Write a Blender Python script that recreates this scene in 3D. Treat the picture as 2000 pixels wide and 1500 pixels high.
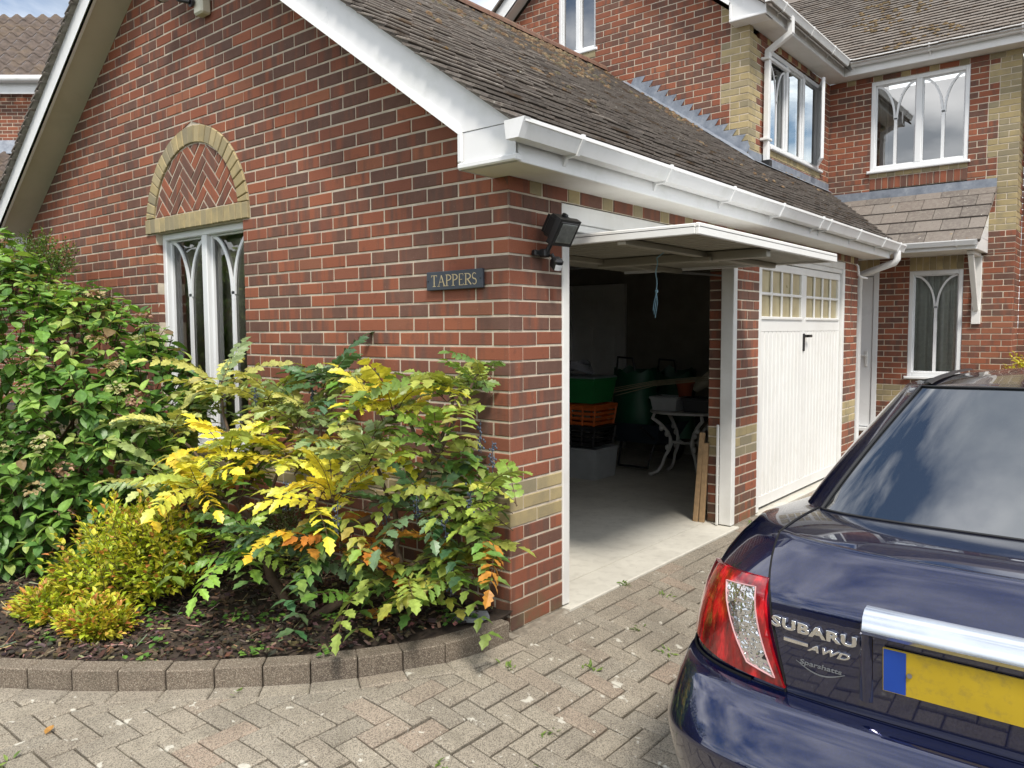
import bpy, math, random
from mathutils import Vector, Matrix, noise as mnoise

for _o in list(bpy.data.objects):
    bpy.data.objects.remove(_o)
random.seed(7)
SC = bpy.context.scene
COL = SC.collection
V = Vector

# ------------------------------------------------------------------ camera
CAM = V((2.4117, -2.9345, 1.5038))
YAW, PITCH, ROLL, FPX = math.radians(39.2403), math.radians(-3.9398), math.radians(-0.3136), 1522.13
_f = V((-math.sin(YAW) * math.cos(PITCH), math.cos(YAW) * math.cos(PITCH), math.sin(PITCH)))
_r = V((math.cos(YAW), math.sin(YAW), 0.0))
_u = _r.cross(_f)
CR = math.cos(ROLL) * _r + math.sin(ROLL) * _u
CU = -math.sin(ROLL) * _r + math.cos(ROLL) * _u
CF = _f
cd = bpy.data.cameras.new('camera')
cam = bpy.data.objects.new('camera', cd)
COL.objects.link(cam)
cd.sensor_fit = 'HORIZONTAL'
cd.sensor_width = 36.0
cd.lens = FPX / 2000.0 * 36.0
cd.clip_start = 0.05
cd.clip_end = 2000.0
cam.matrix_world = Matrix(((CR.x, CU.x, -CF.x, CAM.x), (CR.y, CU.y, -CF.y, CAM.y), (CR.z, CU.z, -CF.z, CAM.z), (0, 0, 0, 1)))
SC.camera = cam
SC.render.resolution_x, SC.render.resolution_y = 1024, 768
SC.cycles.max_bounces = 7
SC.cycles.diffuse_bounces = 3
SC.cycles.glossy_bounces = 3
SC.cycles.transmission_bounces = 3
SC.cycles.transparent_max_bounces = 6
SC.cycles.caustics_reflective = False
SC.cycles.caustics_refractive = False

def px(p):
    d = V(p) - CAM
    z = d.dot(CF)
    if z < 0.05:
        return None
    return (1000 + FPX * d.dot(CR) / z, 750 - FPX * d.dot(CU) / z, z)

# ------------------------------------------------------------------ sky, sun, exposure
SUN_EL, SUN_AZ = math.radians(54), math.radians(-38)      # azimuth measured from +X towards +Y
SUN_DIR = V((math.cos(SUN_EL) * math.cos(SUN_AZ), math.cos(SUN_EL) * math.sin(SUN_AZ), math.sin(SUN_EL)))
wd = bpy.data.worlds.new('World')
SC.world = wd
wd.use_nodes = True
_nt = wd.node_tree
_nt.nodes.clear()
def _wn(t, **k):
    n = _nt.nodes.new(t)
    for a, b in k.items():
        setattr(n, a, b)
    return n
_out = _wn('ShaderNodeOutputWorld')
_bg = _wn('ShaderNodeBackground')
_sky = _wn('ShaderNodeTexSky', sky_type='NISHITA')
_sky.sun_disc = False
_sky.sun_elevation = SUN_EL
_sky.sun_rotation = math.pi / 2 - SUN_AZ
_sky.air_density, _sky.dust_density, _sky.ozone_density = 1.0, 0.6, 1.3
_tc = _wn('ShaderNodeTexCoord')
_sep = _wn('ShaderNodeSeparateXYZ')
_nt.links.new(_tc.outputs['Generated'], _sep.inputs[0])
_zz = _wn('ShaderNodeMath', operation='MAXIMUM'); _nt.links.new(_sep.outputs[2], _zz.inputs[0]); _zz.inputs[1].default_value = 0.0
_za = _wn('ShaderNodeMath', operation='ADD'); _nt.links.new(_zz.outputs[0], _za.inputs[0]); _za.inputs[1].default_value = 0.22
_dx = _wn('ShaderNodeMath', operation='DIVIDE'); _nt.links.new(_sep.outputs[0], _dx.inputs[0]); _nt.links.new(_za.outputs[0], _dx.inputs[1])
_dy = _wn('ShaderNodeMath', operation='DIVIDE'); _nt.links.new(_sep.outputs[1], _dy.inputs[0]); _nt.links.new(_za.outputs[0], _dy.inputs[1])
_cv = _wn('ShaderNodeCombineXYZ'); _nt.links.new(_dx.outputs[0], _cv.inputs[0]); _nt.links.new(_dy.outputs[0], _cv.inputs[1])
_cv.inputs[2].default_value = 3.7
_n1 = _wn('ShaderNodeTexNoise'); _n1.inputs['Scale'].default_value = 1.7; _n1.inputs['Detail'].default_value = 9; _n1.inputs['Roughness'].default_value = 0.56; _n1.inputs['Distortion'].default_value = 0.35
_nt.links.new(_cv.outputs[0], _n1.inputs['Vector'])
_cr = _wn('ShaderNodeValToRGB'); _cr.color_ramp.elements[0].position = 0.36; _cr.color_ramp.elements[1].position = 0.54
_nt.links.new(_n1.outputs[0], _cr.inputs[0])
_n2 = _wn('ShaderNodeTexNoise'); _n2.inputs['Scale'].default_value = 2.3; _n2.inputs['Detail'].default_value = 6
_nt.links.new(_cv.outputs[0], _n2.inputs['Vector'])
_cc = _wn('ShaderNodeValToRGB')
_cc.color_ramp.elements[0].position = 0.35; _cc.color_ramp.elements[0].color = (5.5, 6.0, 6.6, 1)
_cc.color_ramp.elements[1].position = 0.66; _cc.color_ramp.elements[1].color = (17.0, 17.0, 17.0, 1)
_nt.links.new(_n2.outputs[0], _cc.inputs[0])
_mx = _wn('ShaderNodeMix', data_type='RGBA')
_nt.links.new(_cr.outputs[0], _mx.inputs[0]); _nt.links.new(_sky.outputs[0], _mx.inputs[6]); _nt.links.new(_cc.outputs[0], _mx.inputs[7])
_nt.links.new(_mx.outputs[2], _bg.inputs[0])
_bg.inputs[1].default_value = 0.105
_nt.links.new(_bg.outputs[0], _out.inputs[0])

sd = bpy.data.lights.new('sun', 'SUN')
sd.energy = 3.1
sd.angle = math.radians(11)
sd.color = (1.0, 0.93, 0.83)
sun = bpy.data.objects.new('sun', sd)
COL.objects.link(sun)
sun.rotation_euler = (-SUN_DIR).to_track_quat('-Z', 'Y').to_euler()
sun.location = (4, -4, 9)
SC.view_settings.view_transform = 'Standard'
SC.view_settings.look = 'None'
SC.view_settings.exposure = 0.42
SC.view_settings.gamma = 1.0
SC.view_settings.use_curve_mapping = False

# ------------------------------------------------------------------ mesh helpers
class MB:
    def __init__(s):
        s.v, s.f, s.m, s.a, s.c = [], [], [], [], []
    def face(s, pts, m=0, a=0.5, c=None):
        i = len(s.v)
        s.v.extend([tuple(p) for p in pts])
        s.f.append(tuple(range(i, i + len(pts))))
        s.m.append(m); s.a.append(a); s.c.append(c)
    def grid(s, rows, m=0, a=0.5, c=None, close=False, flip=False):
        i0 = len(s.v); n = len(rows[0])
        for r in rows:
            s.v.extend([tuple(p) for p in r])
        for i in range(len(rows) - 1):
            for j in range(n if close else n - 1):
                k = (j + 1) % n
                q = (i0 + i * n + j, i0 + i * n + k, i0 + (i + 1) * n + k, i0 + (i + 1) * n + j)
                s.f.append(q[::-1] if flip else q); s.m.append(m); s.a.append(a); s.c.append(c)
    def box(s, lo, hi, M=None, m=0, a=0.5, c=None):
        x0, y0, z0 = lo; x1, y1, z1 = hi
        P = [V(p) for p in ((x0, y0, z0), (x1, y0, z0), (x1, y1, z0), (x0, y1, z0), (x0, y0, z1), (x1, y0, z1), (x1, y1, z1), (x0, y1, z1))]
        if M is not None:
            P = [M @ p for p in P]
        i = len(s.v); s.v.extend([tuple(p) for p in P])
        for q in ((0, 3, 2, 1), (4, 5, 6, 7), (0, 1, 5, 4), (1, 2, 6, 5), (2, 3, 7, 6), (3, 0, 4, 7)):
            s.f.append(tuple(i + k for k in q)); s.m.append(m); s.a.append(a); s.c.append(c)
    def bbox(s, lo, hi, b=0.004, M=None, m=0, a=0.5, c=None):
        """box with all edges chamfered by b"""
        x0, y0, z0 = lo; x1, y1, z1 = hi
        b = min(b, abs(x1 - x0) * .45, abs(y1 - y0) * .45, abs(z1 - z0) * .45)
        def pt(ix, iy, iz, ax):
            x = (x0, x1)[ix]; y = (y0, y1)[iy]; z = (z0, z1)[iz]
            sx, sy, sz = (1, -1)[ix], (1, -1)[iy], (1, -1)[iz]
            if ax != 0: x += sx * b
            if ax != 1: y += sy * b
            if ax != 2: z += sz * b
            p = V((x, y, z))
            return M @ p if M is not None else p
        F = lambda pts: s.face(pts, m, a, c)
        for ax in range(3):
            for e in (0, 1):
                cor = [(0, 0), (1, 0), (1, 1), (0, 1)]
                q = []
                for (p1, p2) in cor:
                    k = [0, 0, 0]; k[ax] = e; o = [i for i in range(3) if i != ax]; k[o[0]] = p1; k[o[1]] = p2
                    q.append(pt(*k, ax))
                if (e == 0) == (ax != 1): q = q[::-1]
                F(q)
        for ax in range(3):                      # edges along axis ax
            o = [i for i in range(3) if i != ax]
            for p1 in (0, 1):
                for p2 in (0, 1):
                    k0 = [0, 0, 0]; k0[o[0]] = p1; k0[o[1]] = p2
                    k1 = list(k0); k1[ax] = 1
                    q = [pt(*k0, o[0]), pt(*k1, o[0]), pt(*k1, o[1]), pt(*k0, o[1])]
                    if ((p1 + p2) % 2 == 0) == (ax != 1): q = q[::-1]
                    F(q)
        for ix in (0, 1):
            for iy in (0, 1):
                for iz in (0, 1):
                    q = [pt(ix, iy, iz, 0), pt(ix, iy, iz, 1), pt(ix, iy, iz, 2)]
                    if (ix + iy + iz) % 2 == 0: q = q[::-1]
                    F(q)
    def tube(s, pts, r, n=8, m=0, a=0.5, c=None, cap=True):
        pts = [V(p) for p in pts]
        rr = r if isinstance(r, (list, tuple)) else [r] * len(pts)
        rows = []
        up = None
        for i, p in enumerate(pts):
            t = (pts[min(i + 1, len(pts) - 1)] - pts[max(i - 1, 0)])
            if t.length < 1e-9: t = V((0, 0, 1))
            t.normalize()
            if up is None:
                up = t.orthogonal().normalized()
            else:
                up = (up - t * up.dot(t))
                up = up.normalized() if up.length > 1e-6 else t.orthogonal().normalized()
            w = t.cross(up)
            rows.append([p + (up * math.cos(k * 2 * math.pi / n) + w * math.sin(k * 2 * math.pi / n)) * rr[i] for k in range(n)])
        s.grid(rows, m, a, c, close=True)
        if cap:
            s.face(rows[0][::-1], m, a, c); s.face(rows[-1], m, a, c)
    def extrude(s, prof, p0, ux, uy, t0, t1, ut, m=0, a=0.5, c=None, cap=True, closed=True):
        """profile list of (a,b) in axes ux,uy at p0 swept along ut from t0 to t1"""
        p0, ux, uy, ut = V(p0), V(ux), V(uy), V(ut)
        A = [p0 + ux * x + uy * y + ut * t0 for x, y in prof]
        B = [p0 + ux * x + uy * y + ut * t1 for x, y in prof]
        n = len(prof)
        for i in range(n if closed else n - 1):
            k = (i + 1) % n
            s.face([A[i], A[k], B[k], B[i]], m, a, c)
        if cap and closed:
            s.face(A[::-1], m, a, c); s.face(B, m, a, c)
    def sphere(s, ctr, r, seg=8, rings=5, m=0, a=0.5, c=None):
        ctr = V(ctr); rx, ry, rz = r if isinstance(r, (tuple, list)) else (r, r, r)
        rows = []
        for i in range(rings + 1):
            th = math.pi * i / rings
            rows.append([ctr + V((rx * math.sin(th) * math.cos(2 * math.pi * j / seg), ry * math.sin(th) * math.sin(2 * math.pi * j / seg), -rz * math.cos(th))) for j in range(seg)])
        s.grid(rows, m, a, c, close=True)
    def add(s, o, M=None, a=None, c=None):
        i = len(s.v)
        s.v.extend([tuple(M @ V(p)) for p in o.v] if M is not None else o.v)
        s.f.extend([tuple(i + k for k in f) for f in o.f]); s.m.extend(o.m)
        s.a.extend([a] * len(o.f) if a is not None else o.a); s.c.extend([c] * len(o.f) if c is not None else o.c)
    def mesh(s, name, mats, smooth=False, attr=False, colr=False):
        me = bpy.data.meshes.new(name)
        me.from_pydata(s.v, [], s.f)
        for mt in (mats if isinstance(mats, (list, tuple)) else [mats]):
            me.materials.append(mt)
        if any(s.m): me.polygons.foreach_set('material_index', s.m)
        if smooth: me.polygons.foreach_set('use_smooth', [True] * len(s.f))
        if attr:
            at = me.attributes.new('rnd', 'FLOAT', 'FACE'); at.data.foreach_set('value', s.a)
        if colr:
            at = me.attributes.new('tint', 'FLOAT_COLOR', 'FACE')
            fl = []
            for c in s.c: fl.extend((c[0], c[1], c[2], 1.0) if c else (1, 1, 1, 1))
            at.data.foreach_set('color', fl)
        me.update()
        return me

def fixn(me):
    import bmesh
    b = bmesh.new(); b.from_mesh(me); bmesh.ops.remove_doubles(b, verts=b.verts, dist=1e-5)
    bmesh.ops.recalc_face_normals(b, faces=b.faces); b.to_mesh(me); b.free(); me.update()
    return me

def smooth_by_angle(me, deg=35):
    me.polygons.foreach_set('use_smooth', [True] * len(me.polygons))
    try: me.set_sharp_from_angle(angle=math.radians(deg))
    except Exception: pass
    return me

def link(name, me, parent=None, M=None):
    o = bpy.data.objects.new(name, me)
    COL.objects.link(o)
    if parent is not None:
        o.parent = parent
        if parent.type == 'EMPTY' and parent.parent is None:
            o.matrix_parent_inverse = parent_inv[parent.name]
    if M is not None: o.matrix_basis = M
    return o
parent_inv = {}
def thing(name, label, cat, loc=(0, 0, 0), rz=0.0, group=None):
    o = bpy.data.objects.new(name, None)
    COL.objects.link(o)
    o.empty_display_size = 0.1
    M = Matrix.Translation(V(loc)) @ Matrix.Rotation(rz, 4, 'Z')
    o.matrix_basis = M
    parent_inv[o.name] = M.inverted()
    return tag(o, label, cat, group)
def tag(o, label=None, cat=None, group=None, kind=None):
    if label: o['label'] = label
    if cat: o['category'] = cat
    if group: o['group'] = group
    if kind: o['kind'] = kind
    return o
def part(name, mb, mats, parent, smooth=False, attr=False, colr=False, angle=None, fix=False, kind=None):
    me = mb.mesh(name, mats, smooth, attr, colr)
    if fix: fixn(me)
    if angle: smooth_by_angle(me, angle)
    o = link(name, me, parent)
    if kind: o['kind'] = kind
    return o

def hash01(i, k=0):
    return (math.sin(i * 127.1 + k * 311.7 + 13.7) * 43758.5453) % 1.0
def lerp(a, b, t): return a + (b - a) * t
def interp(tab, x):
    if x <= tab[0][0]: return tab[0][1]
    for (a, b), (c, d) in zip(tab, tab[1:]):
        if x <= c: return b + (d - b) * (x - a) / (c - a)
    return tab[-1][1]
def clip_half(poly, nx, ny, d):
    """keep points with nx*x+ny*y<=d"""
    out = []
    for i in range(len(poly)):
        p, q = poly[i], poly[(i + 1) % len(poly)]
        a = nx * p[0] + ny * p[1] - d; b = nx * q[0] + ny * q[1] - d
        if a <= 0: out.append(p)
        if (a < 0 < b) or (b < 0 < a):
            t = a / (a - b); out.append((p[0] + (q[0] - p[0]) * t, p[1] + (q[1] - p[1]) * t))
    return out
def area2(poly):
    return 0.5 * sum(poly[i][0] * poly[(i + 1) % len(poly)][1] - poly[(i + 1) % len(poly)][0] * poly[i][1] for i in range(len(poly)))
def parea(pts):
    """projected area in photo pixels, 0 when outside the frame"""
    q = [px(p) for p in pts]
    if any(k is None for k in q): return 0.0
    cx = sum(k[0] for k in q) / len(q); cy = sum(k[1] for k in q) / len(q)
    if not (-20 < cx < 2020 and -20 < cy < 1520): return 0.0
    return abs(area2([(k[0], k[1]) for k in q]))
# ------------------------------------------------------------------ materials
class NB:
    def __init__(s, name):
        s.m = bpy.data.materials.new(name); s.m.use_nodes = True
        s.t = s.m.node_tree; s.t.nodes.clear()
        s.out = s.n('ShaderNodeOutputMaterial')
        s.b = s.n('ShaderNodeBsdfPrincipled')
        s.l(s.b.outputs[0], s.out.inputs[0])
    def n(s, t, **k):
        x = s.t.nodes.new(t)
        for a, b in k.items(): setattr(x, a, b)
        return x
    def l(s, a, b): s.t.links.new(a, b)
    def pos(s): return s.n('ShaderNodeNewGeometry').outputs['Position']
    def obj(s): return s.n('ShaderNodeTexCoord').outputs['Object']
    def mapv(s, v, scale=(1, 1, 1), off=None):
        m = s.n('ShaderNodeMapping'); m.inputs['Scale'].default_value = scale; s.l(v, m.inputs['Vector'])
        if off is not None: s.l(off, m.inputs['Location'])
        return m.outputs[0]
    def noise(s, v, sc, det=3, rough=.55, dist=0.0):
        x = s.n('ShaderNodeTexNoise'); x.inputs['Scale'].default_value = sc; x.inputs['Detail'].default_value = det
        x.inputs['Roughness'].default_value = rough; x.inputs['Distortion'].default_value = dist
        s.l(v, x.inputs['Vector']); return x.outputs[0]
    def vor(s, v, sc, feat='F1', out='Distance'):
        x = s.n('ShaderNodeTexVoronoi', feature=feat); x.inputs['Scale'].default_value = sc; s.l(v, x.inputs['Vector']); return x.outputs[out]
    def ramp(s, f, *st, interp='LINEAR'):
        r = s.n('ShaderNodeValToRGB'); cr = r.color_ramp; cr.interpolation = interp
        while len(cr.elements) < len(st): cr.elements.new(0.5)
        for e, (p, c) in zip(cr.elements, st):
            e.position = p; e.color = (c, c, c, 1) if isinstance(c, (int, float)) else (*c, 1)
        s.l(f, r.inputs[0]); return r.outputs[0]
    def mix(s, f, a, b, mode='MIX'):
        x = s.n('ShaderNodeMix', data_type='RGBA', blend_type=mode); x.clamp_factor = True
        for i, q in ((0, f), (6, a), (7, b)):
            if isinstance(q, (int, float)): x.inputs[i].default_value = q if i == 0 else (q, q, q, 1)
            elif isinstance(q, tuple): x.inputs[i].default_value = (*q, 1)
            else: s.l(q, x.inputs[i])
        return x.outputs[2]
    def math(s, op, a, b=0.0, c=None):
        x = s.n('ShaderNodeMath', operation=op)
        for i, q in ((0, a), (1, b)) + (((2, c),) if c is not None else ()):
            if isinstance(q, (int, float)): x.inputs[i].default_value = q
            else: s.l(q, x.inputs[i])
        return x.outputs[0]
    def bump(s, h, st=.3, d=.01):
        x = s.n('ShaderNodeBump'); x.inputs['Strength'].default_value = st; x.inputs['Distance'].default_value = d
        s.l(h, x.inputs['Height']); s.l(x.outputs[0], s.b.inputs['Normal'])
    def set(s, **k):
        for a, q in k.items():
            i = s.b.inputs[a.replace('_', ' ')]
            if isinstance(q, (int, float)): i.default_value = q
            elif isinstance(q, tuple): i.default_value = (*q, 1)
            else: s.l(q, i)
        return s
    def rnd(s, objinfo):
        if objinfo: return s.n('ShaderNodeObjectInfo').outputs['Random']
        a = s.n('ShaderNodeAttribute'); a.attribute_name = 'rnd'; return a.outputs['Fac']
    def tint(s):
        a = s.n('ShaderNodeAttribute'); a.attribute_name = 'tint'; return a.outputs['Color']

def fract(nb, r, k): return nb.math('FRACT', nb.math('MULTIPLY', r, k))

def m_brick(objinfo, cream=False):
    nb = NB('brick_cream' if cream else 'brick_red')
    r = nb.rnd(objinfo); p = nb.pos()
    off = nb.n('ShaderNodeCombineXYZ'); k = nb.math('MULTIPLY', r, 37.0)
    for i in range(3): nb.l(k, off.inputs[i])
    pv = nb.mapv(p, (1, 1, 1), off.outputs[0])
    if cream:
        base = nb.ramp(r, (0, (.40, .32, .17)), (.35, (.46, .37, .20)), (.65, (.36, .30, .175)), (.85, (.29, .25, .165)), (1, (.52, .42, .235)))
        sm = nb.ramp(nb.noise(pv, 9, 4), (.42, 0), (.7, .6))
        base = nb.mix(sm, base, (.25, .22, .15))
    else:
        base = nb.ramp(r, (0, (.30, .105, .060)), (.25, (.255, .092, .056)), (.45, (.325, .115, .064)), (.62, (.215, .084, .057)), (.8, (.285, .104, .062)), (.92, (.19, .088, .063)), (1, (.345, .132, .072)))
        band = nb.noise(nb.mapv(pv, (14, 14, 1.5)), 1.0, 2)            # kiln bands along the brick
        thr = nb.math('MULTIPLY', fract(nb, r, 7.31), .43)
        dk = nb.ramp(nb.math('ADD', band, thr), (.64, 0), (.84, .8))
        cl = nb.noise(pv, 16, 4)
        base = nb.mix(dk, base, nb.ramp(cl, (.3, (.110, .068, .056)), (.7, (.155, .095, .075))))
        base = nb.mix(nb.ramp(cl, (.6, 0), (.78, .45)), base, (.10, .055, .045))
        base = nb.mix(nb.ramp(nb.noise(p, 70, 3), (.66, 0), (.74, .35)), base, (.44, .30, .24))
    sz = nb.n('ShaderNodeSeparateXYZ'); nb.l(p, sz.inputs[0])
    al = nb.math('MULTIPLY', nb.ramp(sz.outputs[2], (.02, 1), (.24, 0)), nb.ramp(nb.noise(p, 7, 5, .65), (.42, 0), (.62, .7)))
    base = nb.mix(al, base, (.15, .135, .075))                                   # algae film on the lowest courses
    fine = nb.noise(p, 260, 3)
    base = nb.mix(.35, base, nb.mix(fine, 0.35, 1.25), 'MULTIPLY')
    big = nb.noise(p, 1.1, 3)
    base = nb.mix(1.0, base, nb.ramp(big, (.3, .86), (.7, 1.1)), 'MULTIPLY')
    nb.set(Base_Color=base, Roughness=.86)
    nb.b.inputs['Specular IOR Level'].default_value = .25
    nb.bump(nb.math('ADD', nb.noise(p, 90, 4), nb.math('MULTIPLY', fine, .5)), .35, .004)
    return nb.m

def simple(name, col, rough=.5, metal=0.0, var=.12, vs=6.0, bump=0.0, bs=60.0, spec=None, dirt=None, coat=0.0):
    nb = NB(name); p = nb.pos()
    n = nb.noise(p, vs, 4)
    c = nb.mix(1.0, col, nb.ramp(n, (.3, 1 - var), (.7, 1 + var)), 'MULTIPLY')
    if dirt:
        c = nb.mix(nb.ramp(nb.noise(p, dirt[1], 6, .65), (.50, 0), (.72, dirt[2])), c, dirt[0])
    nb.set(Base_Color=c, Roughness=nb.ramp(n, (.3, max(0, rough - .05)), (.7, min(1, rough + .06))), Metallic=metal)
    if spec is not None: nb.b.inputs['Specular IOR Level'].default_value = spec
    if coat: nb.b.inputs['Coat Weight'].default_value = coat; nb.b.inputs['Coat Roughness'].default_value = .03
    if bump: nb.bump(nb.noise(p, bs, 4), bump, .004)
    return nb.m

def m_tile(objinfo, name='roof_tile', moss=True):
    nb = NB(name); r = nb.rnd(objinfo); p = nb.pos()
    base = nb.ramp(r, (0, (.185, .160, .142)), (.3, (.24, .212, .19)), (.55, (.150, .132, .12)), (.8, (.26, .232, .21)), (1, (.19, .16, .14)))
    base = nb.mix(nb.ramp(nb.noise(p, 22, 5, .65), (.45, 0), (.62, .6)), base, (.27, .245, .215))
    base = nb.mix(nb.ramp(nb.noise(p, 45, 4, .6), (.6, 0), (.68, .55)), base, (.072, .058, .05))
    base = nb.mix(nb.ramp(nb.noise(nb.mapv(p, (1, 1, 1)), 13, 5, .7), (.655, 0), (.69, .85)), base, (.55, .53, .48))      # pale lichen
    base = nb.mix(nb.ramp(nb.noise(p, 6.5, 5, .7, .4), (.67, 0), (.71, .8)), base, (.36, .22, .06))           # orange lichen
    if moss:
        base = nb.mix(nb.ramp(nb.noise(p, 3.2, 6, .7), (.56, 0), (.66, .75)), base, (.125, .078, .042))
    base = nb.mix(.3, base, nb.mix(nb.noise(p, 300, 2), 0.3, 1.5), 'MULTIPLY')
    nb.set(Base_Color=base, Roughness=.93); nb.b.inputs['Specular IOR Level'].default_value = .15
    nb.bump(nb.math('ADD', nb.noise(p, 60, 5, .7), nb.noise(p, 200, 3)), .7, .006)
    return nb.m

def m_paver(objinfo, name='paver', edging=False):
    nb = NB(name); r = nb.rnd(objinfo); p = nb.pos()
    if edging:
        base = nb.ramp(r, (0, (.155, .125, .098)), (.5, (.18, .145, .112)), (1, (.14, .112, .09)))
    else:
        base = nb.ramp(r, (0, (.295, .262, .212)), (.2, (.34, .305, .245)), (.4, (.275, .247, .202)), (.6, (.315, .277, .222)), (.74, (.32, .293, .242)), (.86, (.285, .256, .208)), (.93, (.335, .262, .205)), (1, (.315, .281, .228)))
    v = nb.vor(p, 300, out='Color')
    sp = nb.n('ShaderNodeSeparateColor'); nb.l(v, sp.inputs[0])
    base = nb.mix(nb.ramp(sp.outputs[0], (.60, 0), (.66, .5)), base, (.43, .38, .30))
    base = nb.mix(nb.ramp(sp.outputs[1], (.66, 0), (.72, .65)), base, (.085, .07, .056))
    base = nb.mix(nb.ramp(nb.noise(p, 420, 3), (.66, 0), (.72, .55)), base, (.58, .54, .45))
    base = nb.mix(1.0, base, nb.ramp(nb.noise(p, 2.2, 5, .6), (.3, .80), (.7, 1.16)), 'MULTIPLY')
    base = nb.mix(nb.ramp(nb.noise(p, 10, 5, .6), (.55, 0), (.8, .5)), base, (.13, .115, .088))
    if not edging:
        d = nb.mapv(p, (1, 1, .2))
        li = nb.ramp(nb.noise(d, 9.0, 5, .55, .2), (.655, 0), (.68, .9))
        li2 = nb.ramp(nb.noise(d, 24, 4, .6), (.672, 0), (.69, .85))
        base = nb.mix(nb.math('MAXIMUM', li, li2), base, (.56, .54, .47))
    nb.set(Base_Color=base, Roughness=.9); nb.b.inputs['Specular IOR Level'].default_value = .2
    nb.bump(nb.math('ADD', nb.noise(p, 330, 3), nb.math('MULTIPLY', sp.outputs[0], .5)), .55, .004)
    return nb.m

def m_leaf(name, objcolor=True, rough=.38, transl=.25, veins=True):
    nb = NB(name)
    c = nb.n('ShaderNodeObjectInfo').outputs['Color'] if objcolor else nb.tint()
    p = nb.pos()
    c = nb.mix(1.0, c, nb.ramp(nb.noise(p, 38, 3), (.3, .72), (.7, 1.22)), 'MULTIPLY')
    c = nb.mix(nb.ramp(nb.noise(p, 90, 3), (.63, 0), (.75, .35)), c, (.16, .13, .02))
    nb.set(Base_Color=c, Roughness=rough)
    nb.b.inputs['Specular IOR Level'].default_value = .45
    nb.bump(nb.noise(p, 160, 2), .25, .003)
    tr = nb.n('ShaderNodeBsdfTranslucent'); nb.l(nb.mix(1.0, c, (1.25, 1.2, .6), 'MULTIPLY'), tr.inputs[0])
    mx = nb.n('ShaderNodeMixShader'); mx.inputs[0].default_value = transl
    nb.l(nb.b.outputs[0], mx.inputs[1]); nb.l(tr.outputs[0], mx.inputs[2]); nb.l(mx.outputs[0], nb.out.inputs[0])
    return nb.m

def m_tint(name, rough=.9, bump=.4, bs=120):
    nb = NB(name); p = nb.pos(); c = nb.tint()
    c = nb.mix(1.0, c, nb.ramp(nb.noise(p, 60, 3), (.3, .7), (.7, 1.25)), 'MULTIPLY')
    nb.set(Base_Color=c, Roughness=rough); nb.bump(nb.noise(p, bs, 3), bump, .004)
    return nb.m

def m_glass(name, tint=(.75, .8, .8), ior=1.6, refl=(1, 1, 1)):
    """flat window pane: fresnel mirror over a see-through pane"""
    nb = NB(name)
    fr = nb.n('ShaderNodeFresnel'); fr.inputs[0].default_value = ior
    gl = nb.n('ShaderNodeBsdfGlossy'); gl.inputs['Roughness'].default_value = 0.0; gl.inputs[0].default_value = (*refl, 1)
    tr = nb.n('ShaderNodeBsdfTransparent'); tr.inputs[0].default_value = (*tint, 1)
    mx = nb.n('ShaderNodeMixShader')
    nb.l(fr.outputs[0], mx.inputs[0]); nb.l(tr.outputs[0], mx.inputs[1]); nb.l(gl.outputs[0], mx.inputs[2]); nb.l(mx.outputs[0], nb.out.inputs[0])
    bp = nb.n('ShaderNodeBump'); bp.inputs['Strength'].default_value = .02; bp.inputs['Distance'].default_value = .02
    nb.l(nb.noise(nb.pos(), 1.6, 2), bp.inputs['Height']); nb.l(bp.outputs[0], gl.inputs['Normal'])
    return nb.m

def m_paint():
    nb = NB('car_paint'); p = nb.pos()
    fl = nb.vor(p, 900, out='Color'); sp = nb.n('ShaderNodeSeparateColor'); nb.l(fl, sp.inputs[0])
    c = nb.mix(nb.ramp(sp.outputs[0], (.5, 0), (1, 1)), (.0042, .0085, .047), (.010, .0185, .098))
    nb.set(Base_Color=c, Metallic=.7, Roughness=.24, Coat_Weight=1.0, Coat_Roughness=.025)
    nb.b.inputs['Coat IOR'].default_value = 1.8
    return nb.m

def m_concrete():
    nb = NB('concrete'); p = nb.pos()
    c = nb.ramp(nb.noise(p, 2.6, 6, .6), (.3, (.50, .48, .42)), (.7, (.63, .61, .54)))
    c = nb.mix(nb.ramp(nb.noise(p, 14, 5, .6), (.5, 0), (.75, .4)), c, (.33, .31, .27))
    c = nb.mix(nb.ramp(nb.noise(p, 60, 4), (.70, 0), (.76, .5)), c, (.15, .14, .12))
    nb.set(Base_Color=c, Roughness=.88); nb.bump(nb.noise(p, 120, 4), .25, .004)
    return nb.m

def m_lead():
    nb = NB('lead'); p = nb.pos()
    c = nb.ramp(nb.noise(p, 9, 6, .65), (.3, (.17, .195, .24)), (.55, (.255, .285, .335)), (.75, (.38, .41, .45)))
    nb.set(Base_Color=c, Roughness=.6, Metallic=.25); nb.bump(nb.noise(p, 12, 4), .3, .01)
    return nb.m

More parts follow.
